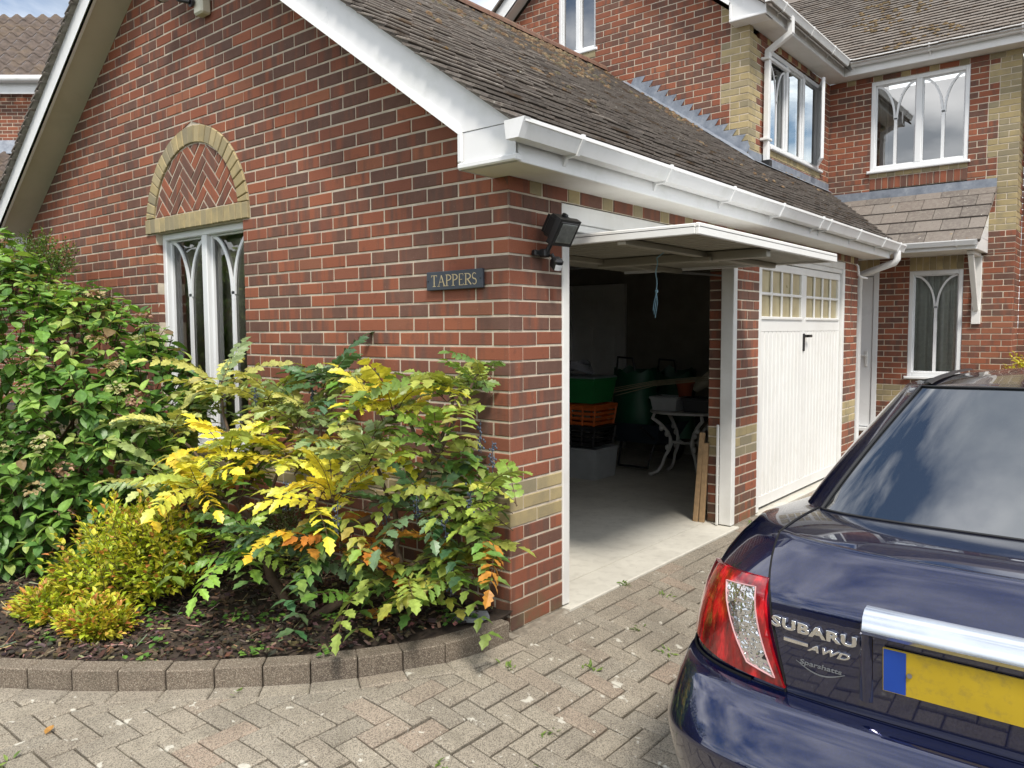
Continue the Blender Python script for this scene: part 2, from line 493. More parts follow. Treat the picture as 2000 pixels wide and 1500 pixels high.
MT = {}
MT['brick_o'], MT['brick_s'] = m_brick(True), m_brick(False)
MT['cream_o'], MT['cream_s'] = m_brick(True, True), m_brick(False, True)
MT['mortar'] = simple('mortar', (.57, .50, .40), .95, var=.15, vs=14, bump=.6, bs=220, spec=.1, dirt=((.30, .26, .21), 5, .5))
MT['white'] = simple('white_upvc', (.76, .77, .775), .32, var=.03, vs=3, spec=.45, dirt=((.50, .52, .46), 5, .3))
MT['white_frame'] = simple('white_window_frame', (.76, .78, .80), .3, var=.02, vs=4, spec=.45)
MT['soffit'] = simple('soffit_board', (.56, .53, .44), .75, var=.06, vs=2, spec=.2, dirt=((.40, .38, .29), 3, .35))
MT['soffit_w'] = simple('soffit_white', (.72, .71, .67), .55, var=.05, vs=3, dirt=((.5, .48, .42), 5, .35))
MT['white_paint'] = simple('white_painted_wood', (.74, .74, .72), .5, var=.05, vs=5, bump=.15, bs=90, dirt=((.55, .53, .47), 4, .3))
MT['white_steel'] = simple('white_steel', (.76, .76, .74), .4, var=.03, vs=2, dirt=((.60, .58, .52), 6, .25))
MT['tile_o'], MT['tile_s'] = m_tile(True), m_tile(False)
MT['tile_shade_dirt'] = simple('tile_shade_dirt', (.040, .033, .027), .98, var=.3, vs=30)  # near-black for the gap shadow under tile edges, mixed with packed dirt
MT['ptile_o'] = m_tile(True, 'porch_tile', moss=False)
MT['ridge'] = simple('ridge_tile', (.16, .085, .06), .9, var=.3, vs=12, bump=.6, bs=60, dirt=((.12, .10, .06), 7, .7))
MT['moss'] = m_tint('moss', .98, .9, 160)
MT['paver_o'], MT['paver_s'] = m_paver(True), m_paver(False)
MT['edging'] = m_paver(True, 'edging_block', True)
MT['joint'] = simple('joint_sand', (.05, .043, .034), .95, var=.3, vs=30, bump=.8, bs=200, dirt=((.10, .11, .045), 6, .5))
MT['concrete'] = m_concrete()
MT['lead'] = m_lead()
MT['soil'] = simple('soil', (.045, .032, .023), .95, var=.4, vs=25, bump=1.0, bs=90)
MT['chips'] = m_tint('bark_chip')
MT['black_pl'] = simple('black_plastic', (.014, .014, .015), .4, var=.2, vs=8)
MT['black_rub'] = simple('black_rubber', (.012, .012, .012), .7, var=.2, vs=8)
MT['black_void'] = simple('dark_gap', (.004, .004, .004), .9)
MT['bark'] = simple('bark', (.11, .075, .05), .95, var=.35, vs=18, bump=1.0, bs=70)
MT['twig'] = simple('twig', (.10, .065, .035), .9, var=.3, vs=20, bump=.5)
MT['leaf_o'] = m_leaf('leaf_glossy')
MT['leaf_s'] = m_leaf('leaf_mass', objcolor=False, rough=.45, transl=.3)
MT['glass_dark'] = m_glass('window_glass_dark', (.80, .84, .82), 1.8)
MT['glass_sky'] = m_glass('window_glass', (.72, .76, .76), 3.3)
MT['glass_clear'] = m_glass('lamp_glass', (.93, .95, .95), 1.45)
MT['room'] = simple('room_dark', (.06, .055, .05), .9)
MT['curtain'] = simple('net_curtain', (.74, .73, .68), .9, var=.1, vs=20)
MT['drape'] = simple('lining_curtain', (.42, .40, .33), .9, var=.1, vs=8)
MT['paint'] = m_paint()
MT['chrome'] = simple('chrome', (.78, .79, .80), .07, metal=1.0, var=.02)
MT['grey_metal'] = simple('grey_metal', (.35, .35, .36), .4, metal=.8)
# ------------------------------------------------------------------ brick and tile laying
def frame(o, u, n):
    u, n = V(u), V(n); q = -n; o = V(o)
    return Matrix(((u.x, q.x, 0, o.x), (u.y, q.y, 0, o.y), (u.z, q.z, 1, o.z), (0, 0, 0, 1)))
def inset(poly, b):
    n = len(poly); out = []
    for i in range(n):
        p0, p1, p2 = poly[i - 1], poly[i], poly[(i + 1) % n]
        e1 = (p1[0] - p0[0], p1[1] - p0[1]); e2 = (p2[0] - p1[0], p2[1] - p1[1])
        l1 = math.hypot(*e1) or 1e-9; l2 = math.hypot(*e2) or 1e-9
        n1 = (-e1[1] / l1, e1[0] / l1); n2 = (-e2[1] / l2, e2[0] / l2)
        k = 1 + n1[0] * n2[0] + n1[1] * n2[1]
        if k < .25: k = .25
        out.append((p1[0] + b * (n1[0] + n2[0]) / k, p1[1] + b * (n1[1] + n2[1]) / k))
    return out
def slab_mb(poly, d, b=.004, a=.5, y0=0.0):
    """convex polygon (u,z), front at y0, chamfered rim, sides going back to y0+d"""
    m = MB()
    fr = [(u, y0, z) for u, z in inset(poly, b)]
    rm = [(u, y0 + b, z) for u, z in poly]
    bk = [(u, y0 + d, z) for u, z in poly]
    m.face(fr, 0, a)
    n = len(poly)
    for i in range(n):
        k = (i + 1) % n
        m.face([rm[i], rm[k], fr[k], fr[i]], 0, a)
        m.face([bk[i], bk[k], rm[k], rm[i]], 0, a)
    return m
_bm = {}
class Bricks:
    """collects the bricks of one thing; the 300 that show largest become objects"""
    def __init__(s): s.rec = []
    def put(s, wall, M, poly, kind='r', depth=.05, vis=1.0, b=.0032, out=0.0):
        if len(poly) < 3: return
        if area2(poly) < 0: poly = poly[::-1]
        if area2(poly) < 2.5e-4: return
        s.rec.append((wall, M, poly, kind, depth, vis, b, out))
    def build(s, limit=300):
        sc = []
        for i, (w, M, poly, kind, d, vis, b, out) in enumerate(s.rec):
            sc.append((parea([M @ V((u, 0, z)) for u, z in poly]) * vis, i))
        sc.sort(reverse=True)
        single = {i for a, i in sc[:limit] if a > 40}
        rest = {}
        for i, (w, M, poly, kind, d, vis, b, out) in enumerate(s.rec):
            cx = sum(p[0] for p in poly) / len(poly); cz = sum(p[1] for p in poly) / len(poly)
            loc = [(u - cx, z - cz) for u, z in poly]
            R = random.Random(i * 7 + 3)
            j = (R.uniform(-.0012, .0012), -out + R.uniform(-.0012, .0016), R.uniform(-.001, .001))
            T = M @ Matrix.Translation((cx + j[0], j[1], cz + j[2])) @ Matrix.Rotation(R.uniform(-.006, .006), 4, 'Y') @ Matrix.Rotation(R.uniform(-.008, .008), 4, 'Z')
            if i in single:
                key = (kind, round(d, 3), round(b, 4)) + tuple(round(c, 4) for p in loc for c in p)
                if key not in _bm:
                    _bm[key] = slab_mb(loc, d, b).mesh('brick', MT['cream_o'] if kind == 'c' else MT['brick_o'])
                link('brick', _bm[key], w, T)
            else:
                rest.setdefault((w, kind), MB()).add(slab_mb(loc, d, b), T, a=R.random())
        for (w, kind), mb in rest.items():
            part('cream_brickwork' if kind == 'c' else 'brickwork', mb, MT['cream_s'] if kind == 'c' else MT['brick_s'], w, attr=True, kind='stuff')

def cells(ua, ub, first, step=.225, sliver=.045):
    """perpend positions inside (ua,ub); first = one perpend position"""
    k0 = math.ceil((ua + sliver - first) / step)
    c = []
    p = first + k0 * step
    while p < ub - sliver:
        c.append(p); p += step
    e = [ua] + c + [ub]
    return [(e[i] + (.005 if i else 0), e[i + 1] - (.005 if i < len(e) - 2 else 0)) for i in range(len(e) - 1)]
def rect(a, b, z0, z1): return [(a, z0), (b, z0), (b, z1), (a, z1)]

CO = .075
XC, SL, ZR = -3.05, .705, 4.77
def roofz(x): return ZR - SL * abs(x - XC)

garage = thing('garage', 'red brick garage with gable, arched brick panel and open up-and-over door', 'garage', (-3.05, 2.9, 0))
GB = Bricks()
# ---- gable wall -----------------------------------------------------------
GM = frame((0, 0, 0), (1, 0, 0), (0, -1, 0))
AX, AZ, RI, RO = -2.91, 2.256, .588, .705
WL, WR, WZ0, WZ1 = -3.49, -2.29, .675, 2.25
gm = MB()
RAKE = 4.54
segs_g = []
def gable_mortar(a, b, z0, z1):
    poly = rect(a, b, z0, z1)
    nrm = math.hypot(SL, 1)
    for sx in (1, -1):
        poly = clip_half(poly, sx * SL, 1, RAKE + sx * SL * XC) if poly else poly
    if len(poly) >= 3: gm.face([(u, .0045, z) for u, z in poly])
gwall = None
gb_pending = []
for k in range(61):
    z0, z1 = k * CO + .0057, (k + 1) * CO - .0057
    if z0 > RAKE: break
    first = -.22 if k % 2 == 0 else -.1075
    kind = 'c' if 7 <= k <= 9 else 'r'
    if 9 <= k <= 29: seg = [(-6.1, WL, None), (WR, 0, None)]
    elif z0 < AZ + RO:
        h0 = math.sqrt(max(0, RO * RO - max(0, (z0 - AZ)) ** 2)); h1 = math.sqrt(max(0, RO * RO - (min(RO, z1 - AZ)) ** 2))
        if k >= 30: seg = [(-6.1, AX - h1, ('L', h0, h1)), (AX + h1, 0, ('R', h0, h1))]
        else: seg = [(-6.1, 0, None)]
    else: seg = [(-6.1, 0, None)]
    for a, b, cut in seg:
        gable_mortar(a, b, k * CO, (k + 1) * CO)
        for ca, cb in cells(a, b, first):
            poly = rect(ca, cb, z0, z1)
            if cut:
                sd_, h0, h1 = cut
                if sd_ == 'L':       # keep left of the line
                    dx, dz = h0 - h1, z1 - z0
                    xa = AX - h0 - .006; nx, nz = dz, -dx
                    poly = clip_half(poly, nx, nz, nx * xa + nz * z0)
                else:
                    dx, dz = h0 - h1, z1 - z0
                    xa = AX + h0 + .006; nx, nz = -dz, -dx
                    poly = clip_half(poly, nx, nz, nx * xa + nz * z0)
            for sx in (1, -1):
                poly = clip_half(poly, sx * SL, 1, RAKE + sx * SL * XC) if len(poly) >= 3 else []
            if len(poly) < 3: continue
            d = .05
            if 9 <= k <= 29 and (abs(cb - WL) < .001 or abs(ca - WR) < .001): d = .12
            if cb > -.001 and k < 30: d = .1025 if k % 2 == 0 else .215
            q = px(GM @ V(((ca + cb) / 2, 0, z0)))
            hid = q and ((q[1] > 780 and q[0] < 960) or (q[0] < 330 and q[1] > 480 + q[0] * .55))
            gb_pending.append((poly, kind, d, .25 if hid else 1.0))
# window reveals and arch bed
arc = [(AX + RO * math.cos(t * math.pi / 24), AZ + RO * math.sin(t * math.pi / 24)) for t in range(25)]
gm.face([(u, .0065, z) for u, z in [(AX + RO, 2.25)] + arc + [(AX - RO, 2.25)]][::1])
for x in (WL, WR):
    gm.face([(x, .007, WZ0), (x, .13, WZ0), (x, .13, WZ1), (x, .007, WZ1)])
gm.face([(WL, .007, WZ1), (WR, .007, WZ1), (WR, .13, WZ1), (WL, .13, WZ1)])
# inner leaf so that the garage is closed
gm.face([(-6.1, .215, 0), (-6.1, .215, 2.5), (XC, .215, 4.5), (WR, .215, 4), (WR, .215, 0)][::-1]); gm.face([(WR, .215, 0), (WR, .215, 4.0), (-.06, .215, 2.3), (-.06, .215, 0)][::-1])
gwall = part('gable_wall', gm, MT['mortar'], garage)
for poly, kind, d, vis in gb_pending: GB.put(gwall, GM, poly, kind, d, vis)
# arch ring of cream voussoirs and the flat cream course
NV = 27
for i in range(NV):
    t0 = math.pi * i / NV + .006; t1 = math.pi * (i + 1) / NV - .006
    poly = [(AX + RI * math.cos(t0), AZ + RI * math.sin(t0)), (AX + RO * math.cos(t0), AZ + RO * math.sin(t0)), (AX + RO * math.cos(t1), AZ + RO * math.sin(t1)), (AX + RI * math.cos(t1), AZ + RI * math.sin(t1))]
    poly = clip_half(poly, 0, -1, -2.368)
    GB.put(gwall, GM, poly, 'c', .05, 1, .004, .010)
NSB = 19
for i in range(NSB):
    a = -3.613 + 1.403 * i / NSB; b = -3.613 + 1.403 * (i + 1) / NSB
    GB.put(gwall, GM, rect(a + .002, b - .002, 2.254, 2.36), 'c', .12, 1, .004, .014)
# herringbone panel
hb = []
W1 = .075
c45, s45 = math.cos(math.pi / 4), math.sin(math.pi / 4)
for i in range(-14, 15):
    for j in range(-6, 7):
        ox, oy = i + 3 * j, i - 3 * j
        for (x0, y0, x1, y1) in ((ox, oy, ox + 3, oy + 1), (ox + 3, oy - 2, ox + 4, oy + 1)):
            g = .07
            q = [(x0 + g, y0 + g), (x1 - g, y0 + g), (x1 - g, y1 - g), (x0 + g, y1 - g)]
            q = [((x * c45 - y * s45) * W1 + AX + .02, (x * s45 + y * c45) * W1 + AZ + .28) for x, y in q]
            if abs(sum(p[0] for p in q) / 4 - AX) > 1 or abs(sum(p[1] for p in q) / 4 - AZ) > 1: continue
            for t in range(28):
                an = math.pi * 2 * t / 28
                if len(q) >= 3: q = clip_half(q, math.cos(an), math.sin(an), (RI - .012) + AX * math.cos(an) + AZ * math.sin(an))
            if len(q) >= 3: q = clip_half(q, 0, -1, -2.37)
            if len(q) >= 3: GB.put(gwall, GM, q, 'r', .04, 1.0, .003, -.002)

# ---- side wall with the two door openings --------------------------------
SM = frame((0, 0, 0), (0, 1, 0), (1, 0, 0))
sm_ = MB()
PIERS = [(0, .44), (2.69, 3.13), (5.38, 5.82)]
sb = []
for k in range(29):
    z0, z1 = k * CO + .0057, (k + 1) * CO - .0057
    kind = 'c' if 7 <= k <= 9 else 'r'
    for pi, (a, b) in enumerate(PIERS):
        sm_.face([(-.0045, a, k * CO), (-.0045, b, k * CO), (-.0045, b, (k + 1) * CO), (-.0045, a, (k + 1) * CO)])
        cuts = [a + .1075, a + .3325] if k % 2 == 0 else [a + .22]
        e = [a] + cuts + [b]
        for i in range(len(e) - 1):
            if pi == 0 and i == 0: continue
            u0 = e[i] + (.005 if i else 0); u1 = e[i + 1] - (.005 if i < len(e) - 2 else 0)
            sb.append((rect(u0, u1, z0, z1), kind, .1025))
k = 29
sm_.face([(-.0045, 0, k * CO), (-.0045, 5.82, k * CO), (-.0045, 5.82, 2.25), (-.0045, 0, 2.25)])
y = 0.0; tog = 0; w = .16
while y < 5.80:
    e = min(y + w, 5.82)
    sb.append((rect(y + (.005 if y else .0), e - .005, 2.18, 2.248), 'r' if tog == 0 else 'c', .10))
    y = e; tog = 1 - tog; w = .225 if tog == 0 else .1125
for (a, b) in PIERS:                        # pier flanks, backs
    for yy in (a, b):
        if yy == 0: continue
        sm_.face([(-.007, yy + (.002 if yy == a else -.002), 0), (-.215, yy + (.002 if yy == a else -.002), 0), (-.215, yy + (.002 if yy == a else -.002), 2.25), (-.007, yy + (.002 if yy == a else -.002), 2.25)])
    a2 = max(a, .12)
    sm_.face([(-.215, a2, 0), (-.215, b, 0), (-.215, b, 2.25), (-.215, a2, 2.25)])
sm_.face([(-.215, .12, 2.1), (-.215, 5.82, 2.1), (-.215, 5.82, 2.5), (-.215, .12, 2.5)])
swall = part('side_wall', sm_, MT['mortar'], garage)
for poly, kind, d in sb: GB.put(swall, SM, poly, kind, d)
RM = frame((0, 2.69, 0), (1, 0, 0), (0, -1, 0))
for k in range(29):                          # reveal of the middle pier, seen through the opening
    z0, z1 = k * CO + .0057, (k + 1) * CO - .0057
    GB.put(swall, RM, rect(-.215, -.112, z0, z1), 'c' if 7 <= k <= 9 else 'r', .08, .6, .005, .004)
GB.build(300)

# ---- gable window ---------------------------------------------------------
def bar_path(mb, pts, w, d, y, nrm=(0, -1, 0)):
    """flat glazing bar of width w along a polyline in the plane y (points are 3-D)"""
    nrm = V(nrm)
    L, Rr = [], []
    pts = [V(p) for p in pts]
    for i, p in enumerate(pts):
        t = (pts[min(i + 1, len(pts) - 1)] - pts[max(i - 1, 0)]).normalized()
        s = t.cross(nrm).normalized()
        L.append(p - s * w / 2); Rr.append(p + s * w / 2)
    rows = [[l, l + nrm * d, r + nrm * d, r] for l, r in zip(L, Rr)]
    mb.grid(rows, close=False)
    for q in (rows[0], rows[-1]): mb.face(q)
def gothic(mb, P, x0, x1, z0, z1, hh, w=.026, d=.012):
    """Y tracery in one light; P(x,z)->3D, nrm from P"""
    xm = (x0 + x1) / 2; N = 12
    nr = (P(x1, z0) - P(x0, z0)).cross(P(x0, z1) - P(x0, z0)).normalized()
    for s, xe in ((-1, x0), (1, x1)):
        pts = [P(xm, z0), P(xm, z1 - hh)] if s < 0 else []
        arc = []
        for i in range(N + 1):
            t = math.pi / 2 * i / N
            arc.append(P(xm + s * w * .5 + (xe - xm - s * w * .5) * (1 - math.cos(t)), z1 - hh + hh * (math.sin(t) * .92 + .08 * t / (math.pi / 2))))
        bar_path(mb, arc, w, d, 0, nr)
    bar_path(mb, [P(xm, z0), P(xm, z1 - hh + .02)], w * 1.45, d, 0, nr)

def window(parent, P, x0, x1, z0, z1, lights, nrm, frame_w=.06, mull=.07, depth=.07, goth=True, hh=None, glass='glass_dark', sill=True, name='window', matf='white_frame', hdrop=.42):
    """P(x,z,d) gives a world point; d is distance outwards from the glass plane"""
    nrm = V(nrm)
    win = bpy.data.objects.new(name, None)
    f = MB()
    def bx(a, b, c, e, d0, d1, bev=.006, mb=None):
        mb = f if mb is None else mb
        pts0 = [P(a, c, d0), P(b, c, d0), P(b, e, d0), P(a, e, d0)]
        ia, ib, ic, ie = a + bev, b - bev, c + bev, e - bev
        mid = [P(a, c, d1 - bev), P(b, c, d1 - bev), P(b, e, d1 - bev), P(a, e, d1 - bev)]
        top = [P(ia, ic, d1), P(ib, ic, d1), P(ib, ie, d1), P(ia, ie, d1)]
        for i in range(4):
            j = (i + 1) % 4
            mb.face([pts0[i], pts0[j], mid[j], mid[i]]); mb.face([mid[i], mid[j], top[j], top[i]])
        mb.face(top)
    bx(x0, x0 + frame_w, z0, z1, -.03, depth); bx(x1 - frame_w, x1, z0, z1, -.03, depth)
    bx(x0 + frame_w, x1 - frame_w, z1 - frame_w, z1, -.03, depth); bx(x0 + frame_w, x1 - frame_w, z0, z0 + frame_w, -.03, depth)
    edges = [x0 + frame_w]
    n = len(lights)
    tot = x1 - x0 - 2 * frame_w
    ls = []
    xx = x0 + frame_w
    sw = sum(lights)
    for i, L_ in enumerate(lights):
        wv = (tot - mull * (n - 1)) * L_ / sw
        ls.append((xx, xx + wv)); xx += wv
        if i < n - 1:
            bx(xx, xx + mull, z0 + frame_w, z1 - frame_w, -.03, depth); xx += mull
    fo = part('window', f, MT[matf], parent)
    for (a, b) in ls:
        g = MB(); g.face([P(a, z0 + frame_w, .0), P(b, z0 + frame_w, .0), P(b, z1 - frame_w, .0), P(a, z1 - frame_w, .0)])
        link('pane', g.mesh('pane', MT[glass]), fo)
        # beads
        bd = MB()
        for q in ((a, a + .014, z0 + frame_w, z1 - frame_w), (b - .014, b, z0 + frame_w, z1 - frame_w), (a + .014, b - .014, z0 + frame_w, z0 + frame_w + .014), (a + .014, b - .014, z1 - frame_w - .014, z1 - frame_w)):
            bx(*q, .0, .022, .004, bd)
        link('glazing_bead', bd.mesh('glazing_bead', MT[matf]), fo)
        if goth:
            t = MB(); h_ = hh or hdrop * (z1 - z0)
            gothic(t, lambda x, z: P(x, z, .003), a + .01, b - .01, z0 + frame_w + .01, z1 - frame_w - .01, h_)
            link('glazing_bar', t.mesh('glazing_bar', MT[matf]), fo)
    if sill:
        s = MB(); bx(x0 - .03, x1 + .03, z0 - .035, z0, -.02, depth + .055, .008, s)
        link('sill', s.mesh('sill', MT[matf]), fo)
    return fo
PG = lambda x, z, d=0.0: V((x, .115 - d, z))
window(garage, PG, WL, WR, WZ0, WZ1, (1, 1), (0, -1, 0), frame_w=.05, mull=.066, depth=.06, hh=.42)
rm = MB()
rm.box((WL - .4, .9, .4), (WR + .4, .95, 2.45))
part('room_back', rm, MT['room'], garage)

# ---- barge boards, eaves boxes, fascia, soffits ---------------------------
YB = -.255
bb = MB()
def slope_strip(mb, xa, xb, a_lo, a_hi, y0, y1, sgn):
    """board following the rake between |x| limits, sgn=+1 right slope"""
    def z(x, a): return a - SL * sgn * (x - XC)
    A = [(xa, z(xa, a_lo)), (xb, z(xb, a_lo)), (xb, z(xb, a_hi)), (xa, z(xa, a_hi))]
    F = [(x, y0, q) for x, q in A]; B = [(x, y1, q) for x, q in A]
    mb.face(F if sgn > 0 else F[::-1]); mb.face(B[::-1] if sgn > 0 else B)
    for i in range(4):
        j = (i + 1) % 4; mb.face([F[j], F[i], B[i], B[j]] if sgn > 0 else [F[i], F[j], B[j], B[i]])
ABOT, ATOP = 4.50, 4.738
XK, XF = -.085, .25
ZS = 2.24
for sgn in (1, -1):
    mx_ = (lambda x: x) if sgn > 0 else (lambda x: 2 * XC - x)
    o = MB()
    pl = [(XC, ABOT), (XK, ABOT - SL * (XK - XC)), (XF, ABOT - SL * (XK - XC)), (XF, ATOP - SL * (XF - XC) + .004), (XC, ATOP)]
    Fp = [(mx_(x), YB, z) for x, z in pl]; Bp = [(mx_(x), YB + .022, z) for x, z in pl]
    o.face(Fp); o.face(Bp[::-1])
    for t in range(5): o.face([Fp[t], Fp[(t + 1) % 5], Bp[(t + 1) % 5], Bp[t]])
    part('bargeboard', o, MT['white'], garage, fix=True)
    o = MB()                                   # ovolo moulding along the lower edge
    pr = [(0, 0), (.034, 0), (.030, .012), (.016, .020), (0, .022)]
    rows = []
    for x in (XC, XK + .012):
        xx = mx_(x)
        rows.append([(xx, YB - b_, ABOT - SL * (x - XC) + a_ * 1.1) for a_, b_ in pr])
    o.grid(rows); o.face(rows[0]); o.face(rows[1][::-1]); part('moulding', o, MT['white'], garage, fix=True)
    o = MB()                                   # eaves box end
    pts = [(XK, ZS), (XF, ZS), (XF, roofz(XF) - .035), (XK, ABOT - SL * (XK - XC))] 
    pts = [(XK, ZS), (XF, ZS), (XF, ABOT - SL * (XK - XC) - .003), (XK, ABOT - SL * (XK - XC) - .003)]
    o.face([(mx_(x), YB + .003, z) for x, z in pts]); o.face([(mx_(x), YB + .022, z) for x, z in pts[::-1]])
    o.face([(mx_(XK), YB + .003, ZS), (mx_(XK), YB + .25, ZS), (mx_(XK), YB + .25, 2.42), (mx_(XK), YB + .003, 2.42)])
    part('eaves_box', o, MT['white'], garage, fix=True)
    o = MB()                                   # box mouldings
    for (x0_, z0_, x1_, z1_) in ((XK, ZS, XF + .012, ZS + .03), (XK, ZS + .03, XK + .03, ABOT - SL * (XK - XC))):
        o.bbox((min(mx_(x0_), mx_(x1_)), YB - .016, z0_), (max(mx_(x0_), mx_(x1_)), YB + .003, z1_), .007)
    o.bbox((min(mx_(XF), mx_(XF + .014)), YB - .016, ZS), (max(mx_(XF), mx_(XF + .014)), YB + .03, ZS + .03), .005)
    part('moulding', o, MT['white'], garage)
    o = MB()                                   # sloping soffit under the overhang
    o.face([(mx_(x), y_, ABOT + .012 - SL * (x - XC)) for x, y_ in ((XC, YB + .02), (XK, YB + .02), (XK, .0), (XC, .0))])
    o.face([(mx_(x), y_, ZS + .004) for x, y_ in ((XK, YB + .02), (XF, YB + .02), (XF, 0), (XK, 0))])
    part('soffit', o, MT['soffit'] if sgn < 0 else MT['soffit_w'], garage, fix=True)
YE = 6.05
o = MB(); o.bbox((XF - .016, YB + .02, ZS), (XF, YE, 2.43), .003); part('fascia', o, MT['white'], garage)
o = MB(); o.face([(-.02, YB + .02, ZS + .006), (XF - .01, YB + .02, ZS + .006), (XF - .01, YE, ZS + .006), (-.02, YE, ZS + .006)][::-1])
part('soffit', o, MT['soffit_w'], garage)
o = MB(); o.bbox((-.12, YE - .012, ZS), (XF, YE, 2.45), .003); part('eaves_end', o, MT['white'], garage)
o = MB(); o.face([(2 * XC - XF, YB, ZS), (2 * XC - XF, 5.6, ZS), (2 * XC - XF, 5.6, 2.42), (2 * XC - XF, YB, 2.42)]); o.face([(-6.1, 0, 0), (-6.1, 5.8, 0), (-6.1, 5.8, 2.5), (-6.1, 0, 2.5)])
part('left_wall', o, MT['mortar'], garage)
# screw heads
# ---- gutter ---------------------------------------------------------------
def gutter(parent, p0, ux, ut, length, brackets, endcap0=True, endcap1=True, s=1.0):
    """square-line gutter; p0 at the fascia at bracket level, ux outwards, ut along"""
    p0, ux, ut = V(p0), V(ux), V(ut); uz = V((0, 0, 1))
    outer = [(.004, .074), (.014, .0), (.078, .0), (.106, .060), (.112, .062), (.112, .078), (.102, .078)]
    inner = [(.100, .066), (.074, .006), (.020, .006), (.010, .074)]
    g = MB()
    g.extrude([(a * s, b * s) for a, b in outer + inner], p0, ux, uz, 0, length, ut)
    go = part('gutter', g, MT['white'], parent, fix=True)
    cp = [(a * 1.03 * s - .001, b * s * 1.03 - .002) for a, b in ((.004, .076), (.014, .0), (.080, .0), (.113, .079))]
    for flag, t0 in ((endcap0, -.012), (endcap1, length - .03)):
        if flag:
            c = MB(); c.extrude(cp, p0 , ux, uz, t0, t0 + .042, ut); c2 = c.mesh('end_cap', MT['white']); fixn(c2); link('end_cap', c2, go)
    for t in brackets:
        b = MB()
        pr = [(0, -.045), (.004, -.045), (.02, -.012), (.083, -.008), (.117, .062), (.117, .084), (.106, .084), (.106, .066), (.078, .0), (.012, .0), (0, .05)]
        b.extrude([(a * s, c * s) for a, c in pr], p0 - ux * .001, ux, uz, t, t + .022, ut)
        me = b.mesh('bracket', MT['white']); fixn(me); link('bracket', me, go)
    return go
gutter(garage, (XF, -.325, 2.315), (1, 0, 0), (0, 1, 0), 6.60, (.42, 1.28, 2.12, 2.98, 3.85, 4.05, 4.9, 5.75, 6.35))
# rainwater outlet pipe at the far end
o = MB(); o.tube([(.31, 6.10, 2.32), (.31, 6.10, 2.235), (.29, 6.10, 2.20), (-.05, 6.2, 2.10), (-.10, 6.22, 2.06), (-.10, 6.22, .0)], .036, 12)
part('downpipe', o, MT['white'], garage, smooth=True)
o = MB(); o.tube([(.012, 5.70, 2.17), (.03, 5.70, 2.15), (.035, 5.71, 2.06), (.04, 5.78, 2.04), (.04, 6.0, 2.04)], .012, 8)
part('overflow_pipe', o, MT['white'], garage, smooth=True)

# ---- roof -----------------------------------------------------------------
TH = math.atan(SL)
class Tiles:
    def __init__(s): s.rec = []
    def put(s, M, w, l, t, vis=1.0): s.rec.append((M, w, l, t, vis))
    def build(s, parent, mo, ms, limit=300, nm='tile'):
        sc = sorted(((parea([M @ V(p) for p in ((-w / 2, -l, t), (w / 2, -l, t), (w / 2, -l * .3, t), (-w / 2, -l * .3, t))]) * vis, i) for i, (M, w, l, t, vis) in enumerate(s.rec)), reverse=True)
        one = {i for a, i in sc[:limit] if a > 25}
        rest = MB(); cache = {}
        for i, (M, w, l, t, vis) in enumerate(s.rec):
            key = (round(w, 3), round(l, 3), round(t, 3))
            if key not in cache:
                mb = MB(); mb.bbox((-w / 2, -l, 0), (w / 2, 0, t), .003)
                mb2 = MB(); mb2.box((-w / 2, -l, 0), (w / 2, 0, t))
                for q in (mb, mb2): q.box((-w / 2 - .001, -l + .006, -.010), (w / 2 + .001, -l + .05, -.0002), m=1)  # dark strip stands in for the shadow gap and dirt under the lower edge
                cache[key] = (mb.mesh('tile', [mo, MT['tile_shade_dirt']]), mb2)
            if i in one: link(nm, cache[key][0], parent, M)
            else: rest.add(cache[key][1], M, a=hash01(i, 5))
        if rest.f: part('tiling', rest, [ms, MT['tile_shade_dirt']], parent, attr=True, kind='stuff')
rf = MB()
ymax = lambda x: 5.58 if x < -1.14 else lerp(6.15, 8.3, (.3 - x) / 1.44)
def rp(x, y, dz=0.0): return (x, y, roofz(x) + dz)
rf.face([rp(XC, -.29, -.035), rp(.27, -.29, -.035), rp(.27, 6.15, -.035), rp(-1.14, 8.3, -.035), rp(-1.14, 5.6, -.035), rp(XC, 5.6, -.035)])
rf.face([rp(XC, -.29, -.02), rp(XC, 5.6, -.02), rp(-6.42, 5.6, -.02), rp(-6.42, -.29, -.02)])
groof = part('roof', rf, MT['tile_s'], garage)
GT = Tiles()
gdx = .1 * math.cos(TH)
i = 0
x = .302
while x > XC + .03:
    off = (.0825 if i % 2 else 0.0)
    y = -.305 + (off - .165 if off else 0)
    n = 0
    while y < ymax(x) - .02:
        y0, y1 = max(y, -.305), min(y + .165, ymax(x))
        w = y1 - y0 - .003
        if w > .03:
            R = random.Random(i * 1000 + n)
            # local: x across (world -Y? ) ; local -y down the slope
            cyy = (y0 + y1) / 2
            down = V((math.cos(TH), 0, -math.sin(TH))); across = V((0, 1, 0)); up = across.cross(-down)
            up = V((math.sin(TH), 0, math.cos(TH)))
            M = Matrix(((across.x, -down.x, up.x, 0), (across.y, -down.y, up.y, 0), (across.z, -down.z, up.z, 0), (0, 0, 0, 1)))
            P0 = V(rp(x, cyy)) - down * .145 + up * (-.030 + R.uniform(-.0025, .0025))
            T = Matrix.Translation(P0) @ M @ Matrix.Rotation(-math.radians(11.5) + R.uniform(-.012, .018), 4, 'X') @ Matrix.Rotation(R.uniform(-.012, .012), 4, 'Y') @ Matrix.Rotation(R.uniform(-.015, .015), 4, 'Z')
            GT.put(T, round(w, 2) if w > .15 else w, .145, .012)
        y += .165; n += 1
    x -= gdx; i += 1
i = 0; x = .302
